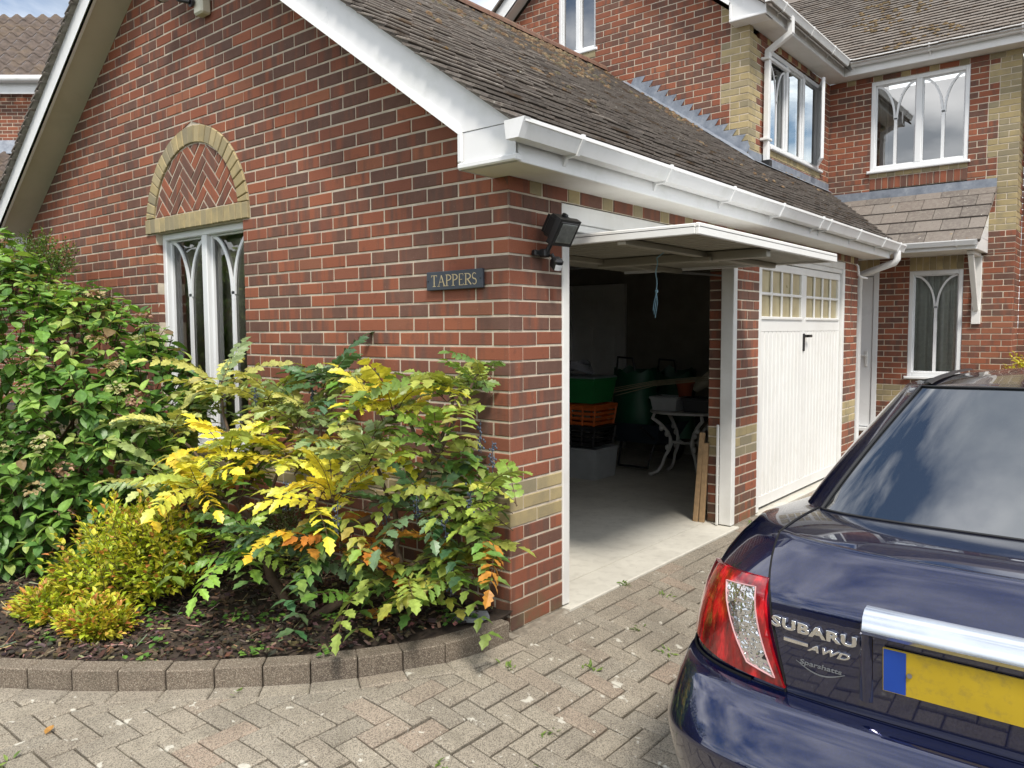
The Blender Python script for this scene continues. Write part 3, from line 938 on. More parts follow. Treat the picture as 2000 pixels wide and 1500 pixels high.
while x > XC + .03:                          # verge tiles of the far slope
    y0 = -.305
    for w in ((.165, .165) if i % 2 else (.0825, .165)):
        xx = 2 * XC - x
        down = V((-math.cos(TH), 0, -math.sin(TH))); across = V((0, -1, 0)); up = V((-math.sin(TH), 0, math.cos(TH)))
        M = Matrix(((across.x, -down.x, up.x, 0), (across.y, -down.y, up.y, 0), (across.z, -down.z, up.z, 0), (0, 0, 0, 1)))
        P0 = V((xx, y0 + w / 2, roofz(x))) - down * .145 + up * -.034
        GT.put(Matrix.Translation(P0) @ M @ Matrix.Rotation(-math.radians(11.5), 4, 'X'), w - .003, .145, .012, .2)
        y0 += w
    x -= gdx; i += 1
GT.build(groof, MT['tile_o'], MT['tile_s'])
# mortar bedding under the verge
o = MB()
for sgn in (1, -1):
    slope_strip(o, XC, .27 if sgn > 0 else 2 * XC - .27, ATOP - .004, ATOP + .02, -.292, -.235, sgn)
part('verge_bedding', o, simple('verge_mortar', (.20, .18, .155), .95, var=.3, vs=20, bump=.8, dirt=((.08, .07, .05), 12, .8)), garage, fix=True)
# ridge tiles
y = -.31; n = 0
while y < 5.5:
    o = MB(); L_ = min(.45, 5.58 - y); rows = []
    for yy in (y, y + L_ - .008):
        rows.append([(XC + .115 * math.cos(t), yy, ZR - .055 + .095 * math.sin(t) + hash01(n) * .006) for t in [math.pi * q / 8 for q in range(9)]])
    o.grid(rows); o.face(rows[0]); o.face(rows[1][::-1])
    link('ridge_tile', o.mesh('ridge_tile', MT['ridge']), groof); y += .45; n += 1
# moss cushions
o = MB(); R = random.Random(11)
for q in range(4200):
    u = R.random() ** .72
    x = lerp(.28, XC + .1, u); y = R.uniform(-.28, ymax(x) - .05)
    dens = mnoise.noise(V((x * 1.3, y * .9, 2.0))) * .5 + .5 * u + mnoise.noise(V((x * 5, y * 5, 1))) * .25
    if dens < .36 + .2 * R.random(): continue
    x = .302 - round((.302 - x) / gdx) * gdx + R.uniform(-.02, .02)
    r = R.uniform(.008, .024) * (1.0 + .5 * u)
    ctr = V(rp(x, y, .004)); nrm = V((math.sin(TH), 0, math.cos(TH)))
    col = R.choice([(.12, .075, .040), (.15, .095, .05), (.095, .08, .045), (.18, .13, .075), (.10, .065, .04)])
    N = 6; an = R.random() * 6
    ring = [ctr + V((math.cos(TH) * math.cos(an + t * 6.283 / N), 1.5 * math.sin(an + t * 6.283 / N), -math.sin(TH) * math.cos(an + t * 6.283 / N))) * r * R.uniform(.7, 1.3) for t in range(N)]
    mid = [ctr + (p - ctr) * .62 + nrm * r * R.uniform(.3, .6) for p in ring]
    top = ctr + nrm * r * .65
    for t in range(N):
        k2 = (t + 1) % N
        o.face([ring[t], ring[k2], mid[k2], mid[t]], 0, .5, col); o.face([mid[t], mid[k2], top], 0, .5, tuple(c * 1.15 for c in col))
part('moss', o, MT['moss'], groof, colr=True, kind='stuff')

# ---- openings: frames, doors ---------------------------------------------
o = MB()
o.bbox((-.09, .44, .012), (.006, .502, 2.10), .004); part('door_jamb', o, MT['white_paint'], garage)
o = MB(); o.bbox((-.092, 2.622, .012), (.008, 2.69, 2.10), .004); part('door_jamb', o, MT['white_paint'], garage)
o = MB(); o.bbox((-.09, .44, 2.075), (-.002, 2.69, 2.171), .004); part('door_head', o, MT['white_paint'], garage)
o = MB(); o.bbox((-.09, .502, 2.035), (-.012, 2.622, 2.073), .003); part('door_head', o, MT['white_paint'], garage)
# open up-and-over door
ud = MB()
XD0, XD1, YD0, YD1, ZD = -.92, .745, .512, 2.615, 1.965
ud.bbox((XD0, YD0, ZD + .022), (XD1, YD1, ZD + .030), .002)
ud.m = [0] * len(ud.f)
door_open = part('garage_door', ud, MT['white_steel'], garage)
o = MB(); o.bbox((XD1 - .022, YD0, ZD - .012), (XD1, YD1, ZD + .045), .004)
link('edge_rail', o.mesh('edge_rail', MT['white_steel']), door_open)
for yy in (YD0, YD1 - .022):
    o = MB(); o.bbox((XD0, yy, ZD - .010), (XD1 - .022, yy + .022, ZD + .043), .004); link('edge_rail', o.mesh('edge_rail', MT['white_steel']), door_open)
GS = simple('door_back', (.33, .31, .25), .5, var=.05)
nr = 24
for q in range(nr):
    y0 = YD0 + .03 + (YD1 - YD0 - .06) * q / nr
    o = MB(); o.extrude([(0, .021), (.012, .006), (.052, .006), (.066, .021)], (0, y0, ZD), (0, 1, 0), (0, 0, 1), XD0 + .02, XD1 - .023, (1, 0, 0)); me = o.mesh('rib', GS); fixn(me); link('rib', me, door_open)
for (a, b, c, d) in ((.28, .33, YD0 + .02, YD1 - .02), (-.45, -.40, YD0 + .02, YD1 - .02)):
    o = MB(); o.bbox((a, c, ZD - .03), (b, d, ZD + .004), .004); link('brace', o.mesh('brace', GS), door_open)
for yc in (1.50,):
    o = MB(); o.bbox((-.45, yc - .03, ZD - .05), (.70, yc + .03, ZD + .003), .005); o.bbox((.24, yc - .07, ZD - .055), (.37, yc + .07, ZD - .028), .004)
    link('lock_rail', o.mesh('lock_rail', GS), door_open)
for yy in (YD0 - .03, YD1 + .008):
    o = MB(); o.tube([(-.04, yy + .01, 1.0), (-.06, yy + .01, 1.9), (-.50, yy + .01, 1.955)], .011, 6); link('lift_arm', o.mesh('lift_arm', MT['grey_metal']), door_open)
o = MB(); o.bbox((-2.6, .56, 2.02), (-.1, .60, 2.06), .003); o.bbox((-2.6, 2.55, 2.02), (-.1, 2.59, 2.06), .003)
link('track', o.mesh('track', MT['grey_metal']), door_open)

# closed door
Y0, Y1 = 3.13, 5.38
o = MB(); o.bbox((-.08, Y0, .012), (-.002, Y0 + .062, 2.10), .004); part('door_jamb', o, MT['white_paint'], garage)
o = MB(); o.bbox((-.08, Y1 - .062, .012), (-.002, Y1, 2.10), .004); part('door_jamb', o, MT['white_paint'], garage)
o = MB(); o.bbox((-.08, Y0, 2.10), (-.004, Y1, 2.171), .004); o.bbox((-.08, Y0 + .062, 2.055), (-.014, Y1 - .062, 2.098), .003); part('door_head', o, MT['white_paint'], garage)
DA, DB = Y0 + .068, Y1 - .068
YM = (DA + DB) / 2
dm = MB()
XF2 = -.030
dm.face([(XF2 - .012, DA, .03), (XF2 - .012, DB, .03), (XF2 - .012, DB, 1.52), (XF2 - .012, DA, 1.52)])
g1 = (DA + .055, YM - .065); g2 = (YM + .065, DB - .055)
gz0, gz1 = 1.60, 1.985
for a, b, c, d in ((DA, DB, .03, .125), (DA, DB, 1.48, gz0), (DA, DB, gz1, 2.05), (DA, g1[0], gz0, gz1), (g1[1], g2[0], gz0, gz1), (g2[1], DB, gz0, gz1), (DA, DA + .05, .125, 1.48), (DB - .05, DB, .125, 1.48), (YM - .04, YM + .04, .125, 1.48)):
    dm.bbox((XF2 - .03, a, c), (XF2, b, d), .004)
door2 = part('garage_door', dm, MT['white_steel'], garage)
for (a, b) in ((DA + .05, YM - .04), (YM + .04, DB - .05)):
    nb_ = 11
    for q in range(nb_):
        u0 = a + (b - a) * q / nb_; u1 = a + (b - a) * (q + 1) / nb_
        o = MB(); o.extrude([(0, -.012), (.008, .002), (u1 - u0 - .016, .002), (u1 - u0 - .008, -.012)], (XF2 - .004, u0 + .002, 0), (0, 1, 0), (1, 0, 0), .125, 1.48, (0, 0, 1)); me = o.mesh('plank', MT['white_steel']); fixn(me); link('plank', me, door2)
PB = simple('obscured_pane', (.43, .37, .22), .32, var=.14, vs=9, spec=.6)
for (a, b) in (g1, g2):
    o = MB(); o.bbox((XF2 - .01, a - .012, gz0 - .02), (XF2 + .012, b + .012, gz0 + .006), .005); link('sill', o.mesh('sill', MT['white_steel']), door2)
    for cidx in range(4):
        for ridx in range(2):
            u0 = a + (b - a) * cidx / 4; u1 = a + (b - a) * (cidx + 1) / 4
            w0 = gz0 + (gz1 - gz0) * ridx / 2; w1 = gz0 + (gz1 - gz0) * (ridx + 1) / 2
            o = MB(); o.face([(XF2 - .022, u0, w0), (XF2 - .022, u1, w0), (XF2 - .022, u1, w1), (XF2 - .022, u0, w1)]); link('pane', o.mesh('pane', PB), door2)
    for cidx in (1, 2, 3):
        u0 = a + (b - a) * cidx / 4
        o = MB(); o.bbox((XF2 - .02, u0 - .011, gz0), (XF2 - .001, u0 + .011, gz1), .005); link('glazing_bar', o.mesh('glazing_bar', MT['white_steel']), door2)
    o = MB(); o.bbox((XF2 - .02, a, (gz0 + gz1) / 2 - .012), (XF2 + .001, b, (gz0 + gz1) / 2 + .012), .005); link('glazing_bar', o.mesh('glazing_bar', MT['white_steel']), door2)
o = MB(); o.bbox((XF2, YM - .018, 1.30), (XF2 + .012, YM + .018, 1.46), .004); o.bbox((XF2 + .012, YM - .014, 1.425), (XF2 + .05, YM + .012, 1.45), .004); o.bbox((XF2 + .035, YM - .014, 1.425), (XF2 + .05, YM + .10, 1.45), .004)
link('handle', o.mesh('handle', MT['black_pl']), door2)

# ---- interior -------------------------------------------------------------
o = MB()
o.face([(-6.0, 5.6, 0), (-.0, 5.6, 0), (-.0, 5.6, 2.5), (-6.0, 5.6, 2.5)])
IW = simple('interior_wall', (.27, .25, .21), .95, var=.12, vs=6, bump=.4)
part('back_wall', o, IW, garage)
o = MB(); o.face([(-6, .2, 2.32), (-.2, .2, 2.32), (-.2, 5.6, 2.32), (-6, 5.6, 2.32)]); part('ceiling', o, IW, garage)
o = MB(); o.face([(-6.05, .2, 0), (-6.05, 5.6, 0), (-6.05, 5.6, 2.4), (-6.05, .2, 2.4)]); part('inner_wall', o, IW, garage)
o = MB()
o.bbox((-3.57, 5.555, 0), (-3.50, 5.6, 2.08), .003); o.bbox((-2.76, 5.555, 0), (-2.69, 5.6, 2.08), .003); o.bbox((-3.50, 5.555, 2.01), (-2.76, 5.6, 2.08), .003)
o.box((-3.50, 5.575, 0), (-2.76, 5.6, 2.01))
idoor = part('inner_door', o, MT['white_paint'], garage)
for (a, b) in ((-3.41, -3.18), (-3.08, -2.85)):
    for (c, d) in ((.15, .75), (.85, 1.55), (1.65, 1.92)):
        o = MB(); o.bbox((a, 5.563, c), (b, 5.575, d), .01); link('panel', o.mesh('panel', MT['white_paint']), idoor)
o = MB(); o.box((-6.0, .22, -.12), (-.216, 5.6, .004)); o.bbox((-.216, .445, -.12), (.05, 2.685, .004), .006); o.bbox((-.216, 3.135, -.12), (.04, 5.375, .004), .006)
floor = part('floor_slab', o, MT['concrete'], garage)
# ------------------------------------------------------------------ main house
HX, HY1, HY2, HXR = -1.14, 5.6, 8.4, 1.10
HZS = 4.86
house = thing('house', 'two storey red brick house with cream quoins and a small tiled porch roof', 'house', (-1, 8.5, 0))
HB = Bricks()
def lay_wall(mb, Mw, ua, ub, z_lo, z_hi, openings, first, quoinL=None, quoinR=None, vis=1.0, kf=None, dL=.05, dR=.05, clipf=None, put=None):
    """stretcher bond with openings [(u0,u1,z0,z1)], cream toothed quoins (base course, z from) at either end"""
    k0, k1 = int(round(z_lo / CO)), int(math.ceil(z_hi / CO - 1e-6))
    for k in range(k0, k1):
        zb, zt = max(k * CO, z_lo), min((k + 1) * CO, z_hi)
        if zt - zb < .02: continue
        z0, z1 = zb + .005, zt - (.005 if zt == (k + 1) * CO else 0)
        segs = [(ua, ub, None)]
        qw = lambda: .335 if (k // 3) % 2 == 0 else .22
        if quoinL and zb >= quoinL - 1e-6: segs = [(ua, ua + qw(), 'c'), (ua + qw(), ub, None)]
        if quoinR and zb >= quoinR - 1e-6:
            a, b, q = segs[-1]; segs[-1] = (a, b - qw(), q); segs.append((b - qw(), b, 'c'))
        out = []
        for a, b, q in segs:
            parts = [(a, b)]
            for (u0, u1, w0, w1) in openings:
                if zt > w0 + .01 and zb < w1 - .01:
                    np_ = []
                    for (p, r) in parts:
                        if u1 <= p or u0 >= r: np_.append((p, r)); continue
                        if u0 > p + .01: np_.append((p, u0))
                        if u1 < r - .01: np_.append((u1, r))
                    parts = np_
            out += [(p, r, q) for p, r in parts]
        for (a, b, q) in out:
            mp = rect(a, b, zb, zt)
            if clipf: mp = clipf(mp)
            if len(mp) >= 3: mb.face([Mw @ V((u, .0045, z)) for u, z in mp])
            f0 = first + (.1125 if k % 2 else 0)
            cs = cells(a, b, f0)
            for i, (ca, cb) in enumerate(cs):
                pa = ca + (.005 if (i == 0 and abs(a - ua) > 1e-6 and not any(abs(a - o[1]) < 1e-6 for o in openings)) else 0)
                pb = cb - (.005 if (i == len(cs) - 1 and abs(b - ub) > 1e-6 and not any(abs(b - o[0]) < 1e-6 for o in openings)) else 0)
                poly = rect(pa, pb, z0, z1)
                if clipf: poly = clipf(poly)
                if len(poly) < 3: continue
                kd = 'c' if q == 'c' else (kf(pa, pb, k) if kf else 'r')
                d = .05
                if abs(pb - ub) < 1e-6: d = dR if not isinstance(dR, tuple) else dR[k % 2]
                if abs(pa - ua) < 1e-6: d = dL if not isinstance(dL, tuple) else dL[k % 2]
                put.append((Mw, poly, kd, d, vis))
def dentil(mb, put, Mw, ua, ub, z0, z1, start=0):
    mb.face([Mw @ V((u, .007, z)) for u, z in rect(ua, ub, z0, z1)])
    u, t = ua, start
    while u < ub - .02:
        e = min(u + (.225 if t == 0 else .1125), ub)
        put.append((Mw, rect(u + .004, e - .004, z0 + .005, z1 - .004), 'r' if t == 0 else 'c', .05, 1)); u = e; t = 1 - t
def soldiers(mb, put, Mw, ua, ub, z0, z1, kd, w=.075, out=0.0):
    if mb: mb.face([Mw @ V((u, .007, z)) for u, z in rect(ua, ub, z0, z1)])
    n = max(1, round((ub - ua) / w))
    for i in range(n):
        a = ua + (ub - ua) * i / n; b = ua + (ub - ua) * (i + 1) / n
        put.append((Mw, rect(a + .004, b - .004, z0 + .005, z1 - .005), kd, .06, 1))
# wall facing the drive side (-Y) above the garage roof
M1 = frame((0, HY1, 0), (1, 0, 0), (0, -1, 0)); mb1 = MB(); p1 = []
HA = 4.87 + .80 * 2.18
HXC = -3.32
def clip1(poly):
    for s in (1, -1):
        if len(poly) >= 3: poly = clip_half(poly, s * .80, 1, 6.62 + s * .80 * HXC)
    if len(poly) >= 3: poly = clip_half(poly, -SL, -1, -(ZR - .05) - SL * XC) if False else poly
    return poly
W1B = (-3.765, -3.165, 5.075, 6.3)
lay_wall(mb1, M1, -5.5, HX, 2.925, 6.6, [W1B, (-3.765, -3.165, 4.95, 5.075)], HX - .22, quoinR=2.9, kf=None, dR=(.1025, .215), clipf=clip1, put=p1)
soldiers(mb1, p1, M1, -3.765, -3.165, 4.955, 5.07, 'c', .105)
h1 = part('gable_wall', mb1, MT['mortar'], house)
for (Mw, poly, kd, d, vis) in p1: HB.put(h1, Mw, poly, kd, d, vis)
# wall facing +X over the garage roof
M2 = frame((HX, 0, 0), (0, 1, 0), (1, 0, 0)); mb2 = MB(); p2 = []
WA = (6.24, 8.05, 3.645, 4.775)
lay_wall(mb2, M2, HY1 + .1125, HY2, 3.15, 4.785, [WA, (6.24, 8.05, 3.36, 3.645)], HY1 + .22, put=p2)
for k in range(39, 64):                        # cream toothed quoin on this face
    pass
soldiers(mb2, p2, M2, 6.24, 8.05, 3.36, 3.53, 'r', .075); soldiers(mb2, p2, M2, 6.24, 8.05, 3.53, 3.63, 'c', .11)
dentil(mb2, p2, M2, HY1 + .3, HY2, 4.785, HZS)
q2 = []
for (Mw, poly, kd, d, vis) in p2:
    u0 = min(p[0] for p in poly); zc = min(p[1] for p in poly)
    k = int(zc / CO)
    if u0 < HY1 + (.30 if (k // 3) % 2 else .20) and kd == 'r': kd = 'c'
    q2.append((Mw, poly, kd, d, vis))
mb2.face([(HX - .0045, HY1 + .006, 3.0), (HX - .0045, HY1 + .1125, 3.0), (HX - .0045, HY1 + .1125, HZS), (HX - .0045, HY1 + .006, HZS)]); mb2.face([(HX - .006, HY2 - .02, 3.0), (HX - .006, HY2 + .08, 3.0), (HX - .006, HY2 + .08, HZS), (HX - .006, HY2 - .02, HZS)])
h2 = part('side_wall', mb2, MT['mortar'], house)
for (Mw, poly, kd, d, vis) in q2: HB.put(h2, Mw, poly, kd, d, vis)
# front wall
M3 = frame((0, HY2, 0), (1, 0, 0), (0, -1, 0)); mb3 = MB(); p3 = []
WB = (-.60, .56, 3.61, 4.785); WD = (-1.40, -.44, .15, 2.28); WC = (-.07, .557, .87, 2.25)
band = lambda a, b, k: 'c' if (7 <= k <= 9) else 'r'
lay_wall(mb3, M3, -1.9, HXR, 0, 2.43, [WD, WC, (-.07, .557, 2.25, 2.43), (-1.4, -.44, 2.28, 2.43)], HXR - .22, kf=band, dR=(.1025, .215), put=p3)
lay_wall(mb3, M3, HX, HXR, 2.43, 2.70, [], HXR - .22, dR=(.1025, .215), put=p3)
lay_wall(mb3, M3, HX, HXR, 2.70, 4.785, [WB, (-.60, .56, 3.36, 3.61)], HXR - .22, quoinR=2.7, dR=(.1025, .215), put=p3)
soldiers(mb3, p3, M3, -.07, .557, 2.25, 2.43, 'c', .078); soldiers(mb3, p3, M3, -1.4, -.44, 2.28, 2.43, 'c', .078)
soldiers(mb3, p3, M3, -.60, .56, 3.36, 3.515, 'r', .075); soldiers(mb3, p3, M3, -.60, .56, 3.515, 3.60, 'c', .11)
dentil(mb3, p3, M3, HX, HXR - .34, 4.785, HZS); soldiers(mb3, p3, M3, HXR - .34, HXR, 4.785, HZS, 'c', .17)
mb3.face([(HX - .08, HY2 + .006, 2.5), (HX + .004, HY2 + .006, 2.5), (HX + .004, HY2 + .006, HZS), (HX - .08, HY2 + .006, HZS)])
h3 = part('front_wall', mb3, MT['mortar'], house)
for (Mw, poly, kd, d, vis) in p3: HB.put(h3, Mw, poly, kd, d, vis)
# short return and the wall beyond it
M4 = frame((HXR, 0, 0), (0, 1, 0), (1, 0, 0)); mb4 = MB(); p4 = []
lay_wall(mb4, M4, HY2 + .1125, 8.95, 0, 4.785, [], HY2 + .22, kf=lambda a, b, k: 'c' if (k >= 36 and a < HY2 + .3) else 'r', put=p4)
M5 = frame((0, 8.95, 0), (1, 0, 0), (0, -1, 0))
lay_wall(mb4, M5, HXR, 3.2, 0, 4.785, [], HXR + .1, put=p4)
mb4.face([(HXR - .0045, HY2 + .006, 0), (HXR - .0045, HY2 + .1125, 0), (HXR - .0045, HY2 + .1125, HZS), (HXR - .0045, HY2 + .006, HZS)]); mb4.face([(HXR - .09, HY2 + .0062, 0), (HXR - .004, HY2 + .0062, 0), (HXR - .004, HY2 + .0062, HZS), (HXR - .09, HY2 + .0062, HZS)])
h4 = part('return_wall', mb4, MT['mortar'], house)
for (Mw, poly, kd, d, vis) in p4: HB.put(h4, Mw, poly, kd, d, vis)
HB.build(300)
o = MB()                                       # closed body behind the outer leaf
o.face([(-5.5, 8.0, 2.5), (-5.5, 12, 2.5), (-5.5, 12, 6), (-5.5, 8, 6)])
o.face([(-1.9, 8.41, 0), (-1.9, 5.82, 0), (-1.9, 5.82, 2.6), (-1.9, 8.41, 2.6)])
part('porch_side_wall', o, MT['brick_s'], house)

# windows of the house
def roomback(name, lo, hi, mat='room'):
    o = MB(); o.box(lo, hi); part(name, o, MT[mat], house)
def curtain(parent, P, x0, x1, z0, z1, d, mat, amp=.02, wl=.07):
    c = MB(); n = max(8, int((x1 - x0) / .012)); rows = []
    for z in (z0, z1):
        rows.append([P(lerp(x0, x1, i / n), z, d + amp * math.sin(i * .012 * 6.283 / wl + math.sin(i * .31) * 1.2)) for i in range(n + 1)])
    c.grid(rows); part('curtain', c, MT[mat], parent, smooth=True)
PW1 = lambda x, z, d=0.0: V((x, HY1 + .09 - d, z))
window(house, PW1, *W1B, (1, 1), (0, -1, 0), frame_w=.05, mull=.06, depth=.05, goth=False, glass='glass_sky')
roomback('room_back', (-4.1, HY1 + .7, 4.8), (-2.8, HY1 + .75, 6.6))
curtain(house, PW1, -3.75, -3.5, 5.1, 6.3, -.12, 'drape')
PWA = lambda y, z, d=0.0: V((HX - .07 + d, y, z))
window(house, PWA, WA[0], WA[1], WA[2], WA[3], (1, 1, 1), (1, 0, 0), frame_w=.055, mull=.06, depth=.05, goth=False, glass='glass_dark')
g_ = MB(); gothic(g_, lambda y, z: PWA(y, z, .004), WA[0] + .07, WA[0] + .07 + .52, WA[2] + .07, WA[3] - .13, .42); part('glazing_bar', g_, MT['white_frame'], house)
o = MB(); o.bbox((HX - .05, WA[0] + .05, WA[3] - .12), (HX - .005, WA[0] + .64, WA[3] - .085), .006); part('trickle_vent', o, MT['white_frame'], house)
roomback('room_back', (HX - 1.2, 6.0, 3.4), (HX - 1.15, 8.3, 4.85))
curtain(house, PWA, 6.3, 6.62, 3.7, 4.72, -.10, 'drape'); curtain(house, PWA, 6.9, 7.35, 3.7, 4.72, -.12, 'curtain', .025, .09)
# opened casement
o = MB(); cyy = 8.0; 
for (a, b, c, d) in ((0, .05, 3.70, 4.73), (.43, .48, 3.70, 4.73), (.05, .43, 3.70, 3.75), (.05, .43, 4.68, 4.73)):
    an = math.radians(68); M = Matrix.Translation((HX - .02, cyy, 0)) @ Matrix.Rotation(an, 4, 'Z')
    # local: +y runs from the hinge back along the wall
    Mh = Matrix.Translation((HX - .015, cyy, 0)) @ Matrix.Rotation(-math.radians(62), 4, 'Z')
    o.bbox((-.02, -b, c), (.02, -a, d), .006, M=Matrix.Translation((HX - .015, cyy, 0)) @ Matrix.Rotation(math.radians(24), 4, 'Z'))
cs = part('open_casement', o, MT['white_frame'], house)
g = MB(); Mh = Matrix.Translation((HX - .015, cyy, 0)) @ Matrix.Rotation(math.radians(24), 4, 'Z')
g.face([Mh @ V(p) for p in ((0, -.43, 3.75), (0, -.05, 3.75), (0, -.05, 4.68), (0, -.43, 4.68))]); link('pane', g.mesh('pane', MT['glass_dark']), cs)
PWB = lambda x, z, d=0.0: V((x, HY2 + .06 - d, z))
window(house, PWB, *WB, (1, 1), (0, -1, 0), frame_w=.055, mull=.075, depth=.05, hh=.46, glass='glass_sky')
roomback('room_back', (-.9, HY2 + .9, 3.3), (.8, HY2 + .95, 4.9))
curtain(house, PWB, -.57, -.42, 3.66, 4.75, -.1, 'drape')
PWC = lambda x, z, d=0.0: V((x, HY2 + .06 - d, z))
window(house, PWC, *WC, (1,), (0, -1, 0), frame_w=.055, depth=.05, hh=.42, glass='glass_dark')
curtain(house, PWC, -.05, .54, .9, 2.2, -.075, 'curtain', .022, .085)
roomback('room_back', (-.4, HY2 + .5, .6), (.9, HY2 + .55, 2.4))
# front door
o = MB()
for q in ((-1.40, -1.33, .15, 2.28), (-.51, -.44, .15, 2.28), (-1.33, -.51, 2.21, 2.28)): o.bbox((q[0], HY2 - .0, q[2]), (q[1], HY2 + .09, q[3]), .006)
o.bbox((-1.45, HY2 - .06, .10), (-.40, HY2 + .09, .15), .006)
part('door_frame', o, MT['white_frame'], house)
o = MB(); DXA, DXB = -1.325, -.515
for q in ((DXA, DXA + .13, .16, 2.20), (DXB - .15, DXB, .16, 2.20), (DXA + .13, DXB - .15, 1.98, 2.20), (DXA + .13, DXB - .15, .16, .32), (DXA + .13, DXB - .15, .95, 1.10)): o.bbox((q[0], HY2 + .02, q[2]), (q[1], HY2 + .07, q[3]), .006)
o.box((DXA + .13, HY2 + .045, .32), (DXB - .15, HY2 + .07, .95))
fd = part('front_door', o, MT['white_frame'], house)
o = MB(); o.bbox((DXA + .18, HY2 + .03, .40), (DXB - .20, HY2 + .046, .87), .014); link('panel', o.mesh('panel', MT['white_frame']), fd)
o = MB(); o.face([(DXA + .13, HY2 + .05, 1.10), (DXB - .15, HY2 + .05, 1.10), (DXB - .15, HY2 + .05, 1.98), (DXA + .13, HY2 + .05, 1.98)]); link('pane', o.mesh('pane', MT['glass_dark']), fd)
o = MB(); 
for zz in (1.25, 1.45, 1.65, 1.85): o.box((DXA + .13, HY2 + .046, zz), (DXB - .15, HY2 + .049, zz + .006))
o.box((DXB - .24, HY2 + .046, 1.1), (DXB - .234, HY2 + .049, 1.98)); link('lead_came', o.mesh('lead_came', MT['grey_metal']), fd)
o = MB(); o.bbox((DXB - .09, HY2 + .005, .98), (DXB - .05, HY2 + .02, 1.20), .006); o.bbox((DXB - .17, HY2 - .035, 1.12), (DXB - .06, HY2 - .015, 1.145), .006); o.box((DXB - .08, HY2 - .03, 1.12), (DXB - .06, HY2 + .01, 1.145)); link('handle', o.mesh('handle', MT['white_steel']), fd)
roomback('room_back', (-1.5, HY2 + .4, .1), (-.4, HY2 + .45, 2.4))

# eaves, gutters, upper roofs
o = MB(); o.bbox((-.905, 5.42, HZS), (-.885, 8.17, 5.06), .004); part('fascia', o, MT['white'], house)
o = MB(); o.bbox((-.885, 8.165, HZS), (3.4, 8.185, 5.06), .004); part('fascia', o, MT['white'], house)
o = MB(); o.face([(HX - .01, 5.43, HZS + .004), (-.9, 5.43, HZS + .004), (-.9, 8.18, HZS + .004), (3.4, 8.18, HZS + .004), (3.4, 8.96, HZS + .004), (HX - .01, 8.41, HZS + .004)][::-1]); part('soffit', o, MT['soffit_w'], house)
HTAN = .80
def hrz(x, a): return a - HTAN * abs(x - HXC)
AB, AT = 4.87 + .80 * 2.03 + .17, 0
AB = 5.045 + .80 * (HXC * -1 - 1.30)               # lower edge of barge at x=-1.30 is z=5.045
o = MB()
for s in (1, -1):
    xs = [HXC, HXC + s * (-1.30 - HXC)]
    F = [(x, 5.42, hrz(x, AB)) for x in xs] + [(x, 5.42, hrz(x, AB) + .24) for x in xs[::-1]]
    B = [(x, 5.445, z) for x, y, z in F]
    q = MB(); q.face(F); q.face(B[::-1])
    for i in range(4): q.face([F[i], F[(i + 1) % 4], B[(i + 1) % 4], B[i]])
    part('bargeboard', q, MT['white'], house, fix=True)
    q = MB(); pr = [(0, 0), (.036, 0), (.03, .012), (.014, .02), (0, .022)]
    q.grid([[(x, 5.42 - b_, hrz(x, AB) + a_ * 1.15) for a_, b_ in pr] for x in xs]); part('moulding', q, MT['white'], house, fix=True)
    q = MB(); q.face([(x, y, hrz(x, AB) + .015) for x, y in ((xs[0], 5.44), (xs[1], 5.44), (xs[1], 5.6), (xs[0], 5.6))]); part('soffit', q, MT['soffit_w'], house)
    q = MB(); ext = HXC + s * (-.80 - HXC)
    q.face([(HXC, 5.36, hrz(HXC, AB) + .27), (ext, 5.36, hrz(ext, AB) + .27), (ext, 12, hrz(ext, AB) + .27), (HXC, 12, hrz(HXC, AB) + .27)])
    q.face([(HXC, 5.36, hrz(HXC, AB) + .24), (ext, 5.36, hrz(ext, AB) + .24), (ext, 5.36, hrz(ext, AB) + .27), (HXC, 5.36, hrz(HXC, AB) + .27)])
    part('gable_roof', q, MT['tile_s'], house)
o = MB(); o.face([(-1.30, 5.425, HZS), (-.885, 5.425, HZS), (-.885, 5.425, hrz(-.885, AB) + .235), (-1.30, 5.425, hrz(-1.30, AB) + .235)]); o.face([(-1.3, 5.425, HZS), (-1.3, 5.62, HZS), (-1.3, 5.62, 5.05), (-1.3, 5.425, 5.05)])
o.face([(-1.3, 5.425, HZS), (-.885, 5.425, HZS), (-.885, 5.62, HZS), (-1.3, 5.62, HZS)])
part('eaves_box', o, MT['white'], house)
o = MB(); o.bbox((-1.30, 5.405, HZS), (-.88, 5.425, HZS + .03), .006); o.bbox((-1.30, 5.405, HZS + .03), (-1.27, 5.425, 5.05), .006); part('moulding', o, MT['white'], house)
gutter(house, (-.885, 5.36, 4.955), (1, 0, 0), (0, 1, 0), 2.70, (.35, 1.25, 2.05), True, False)
gutter(house, (-.78, 8.165, 4.955), (0, -1, 0), (1, 0, 0), 4.0, (.0, .92, 1.9, 2.8), False, False)
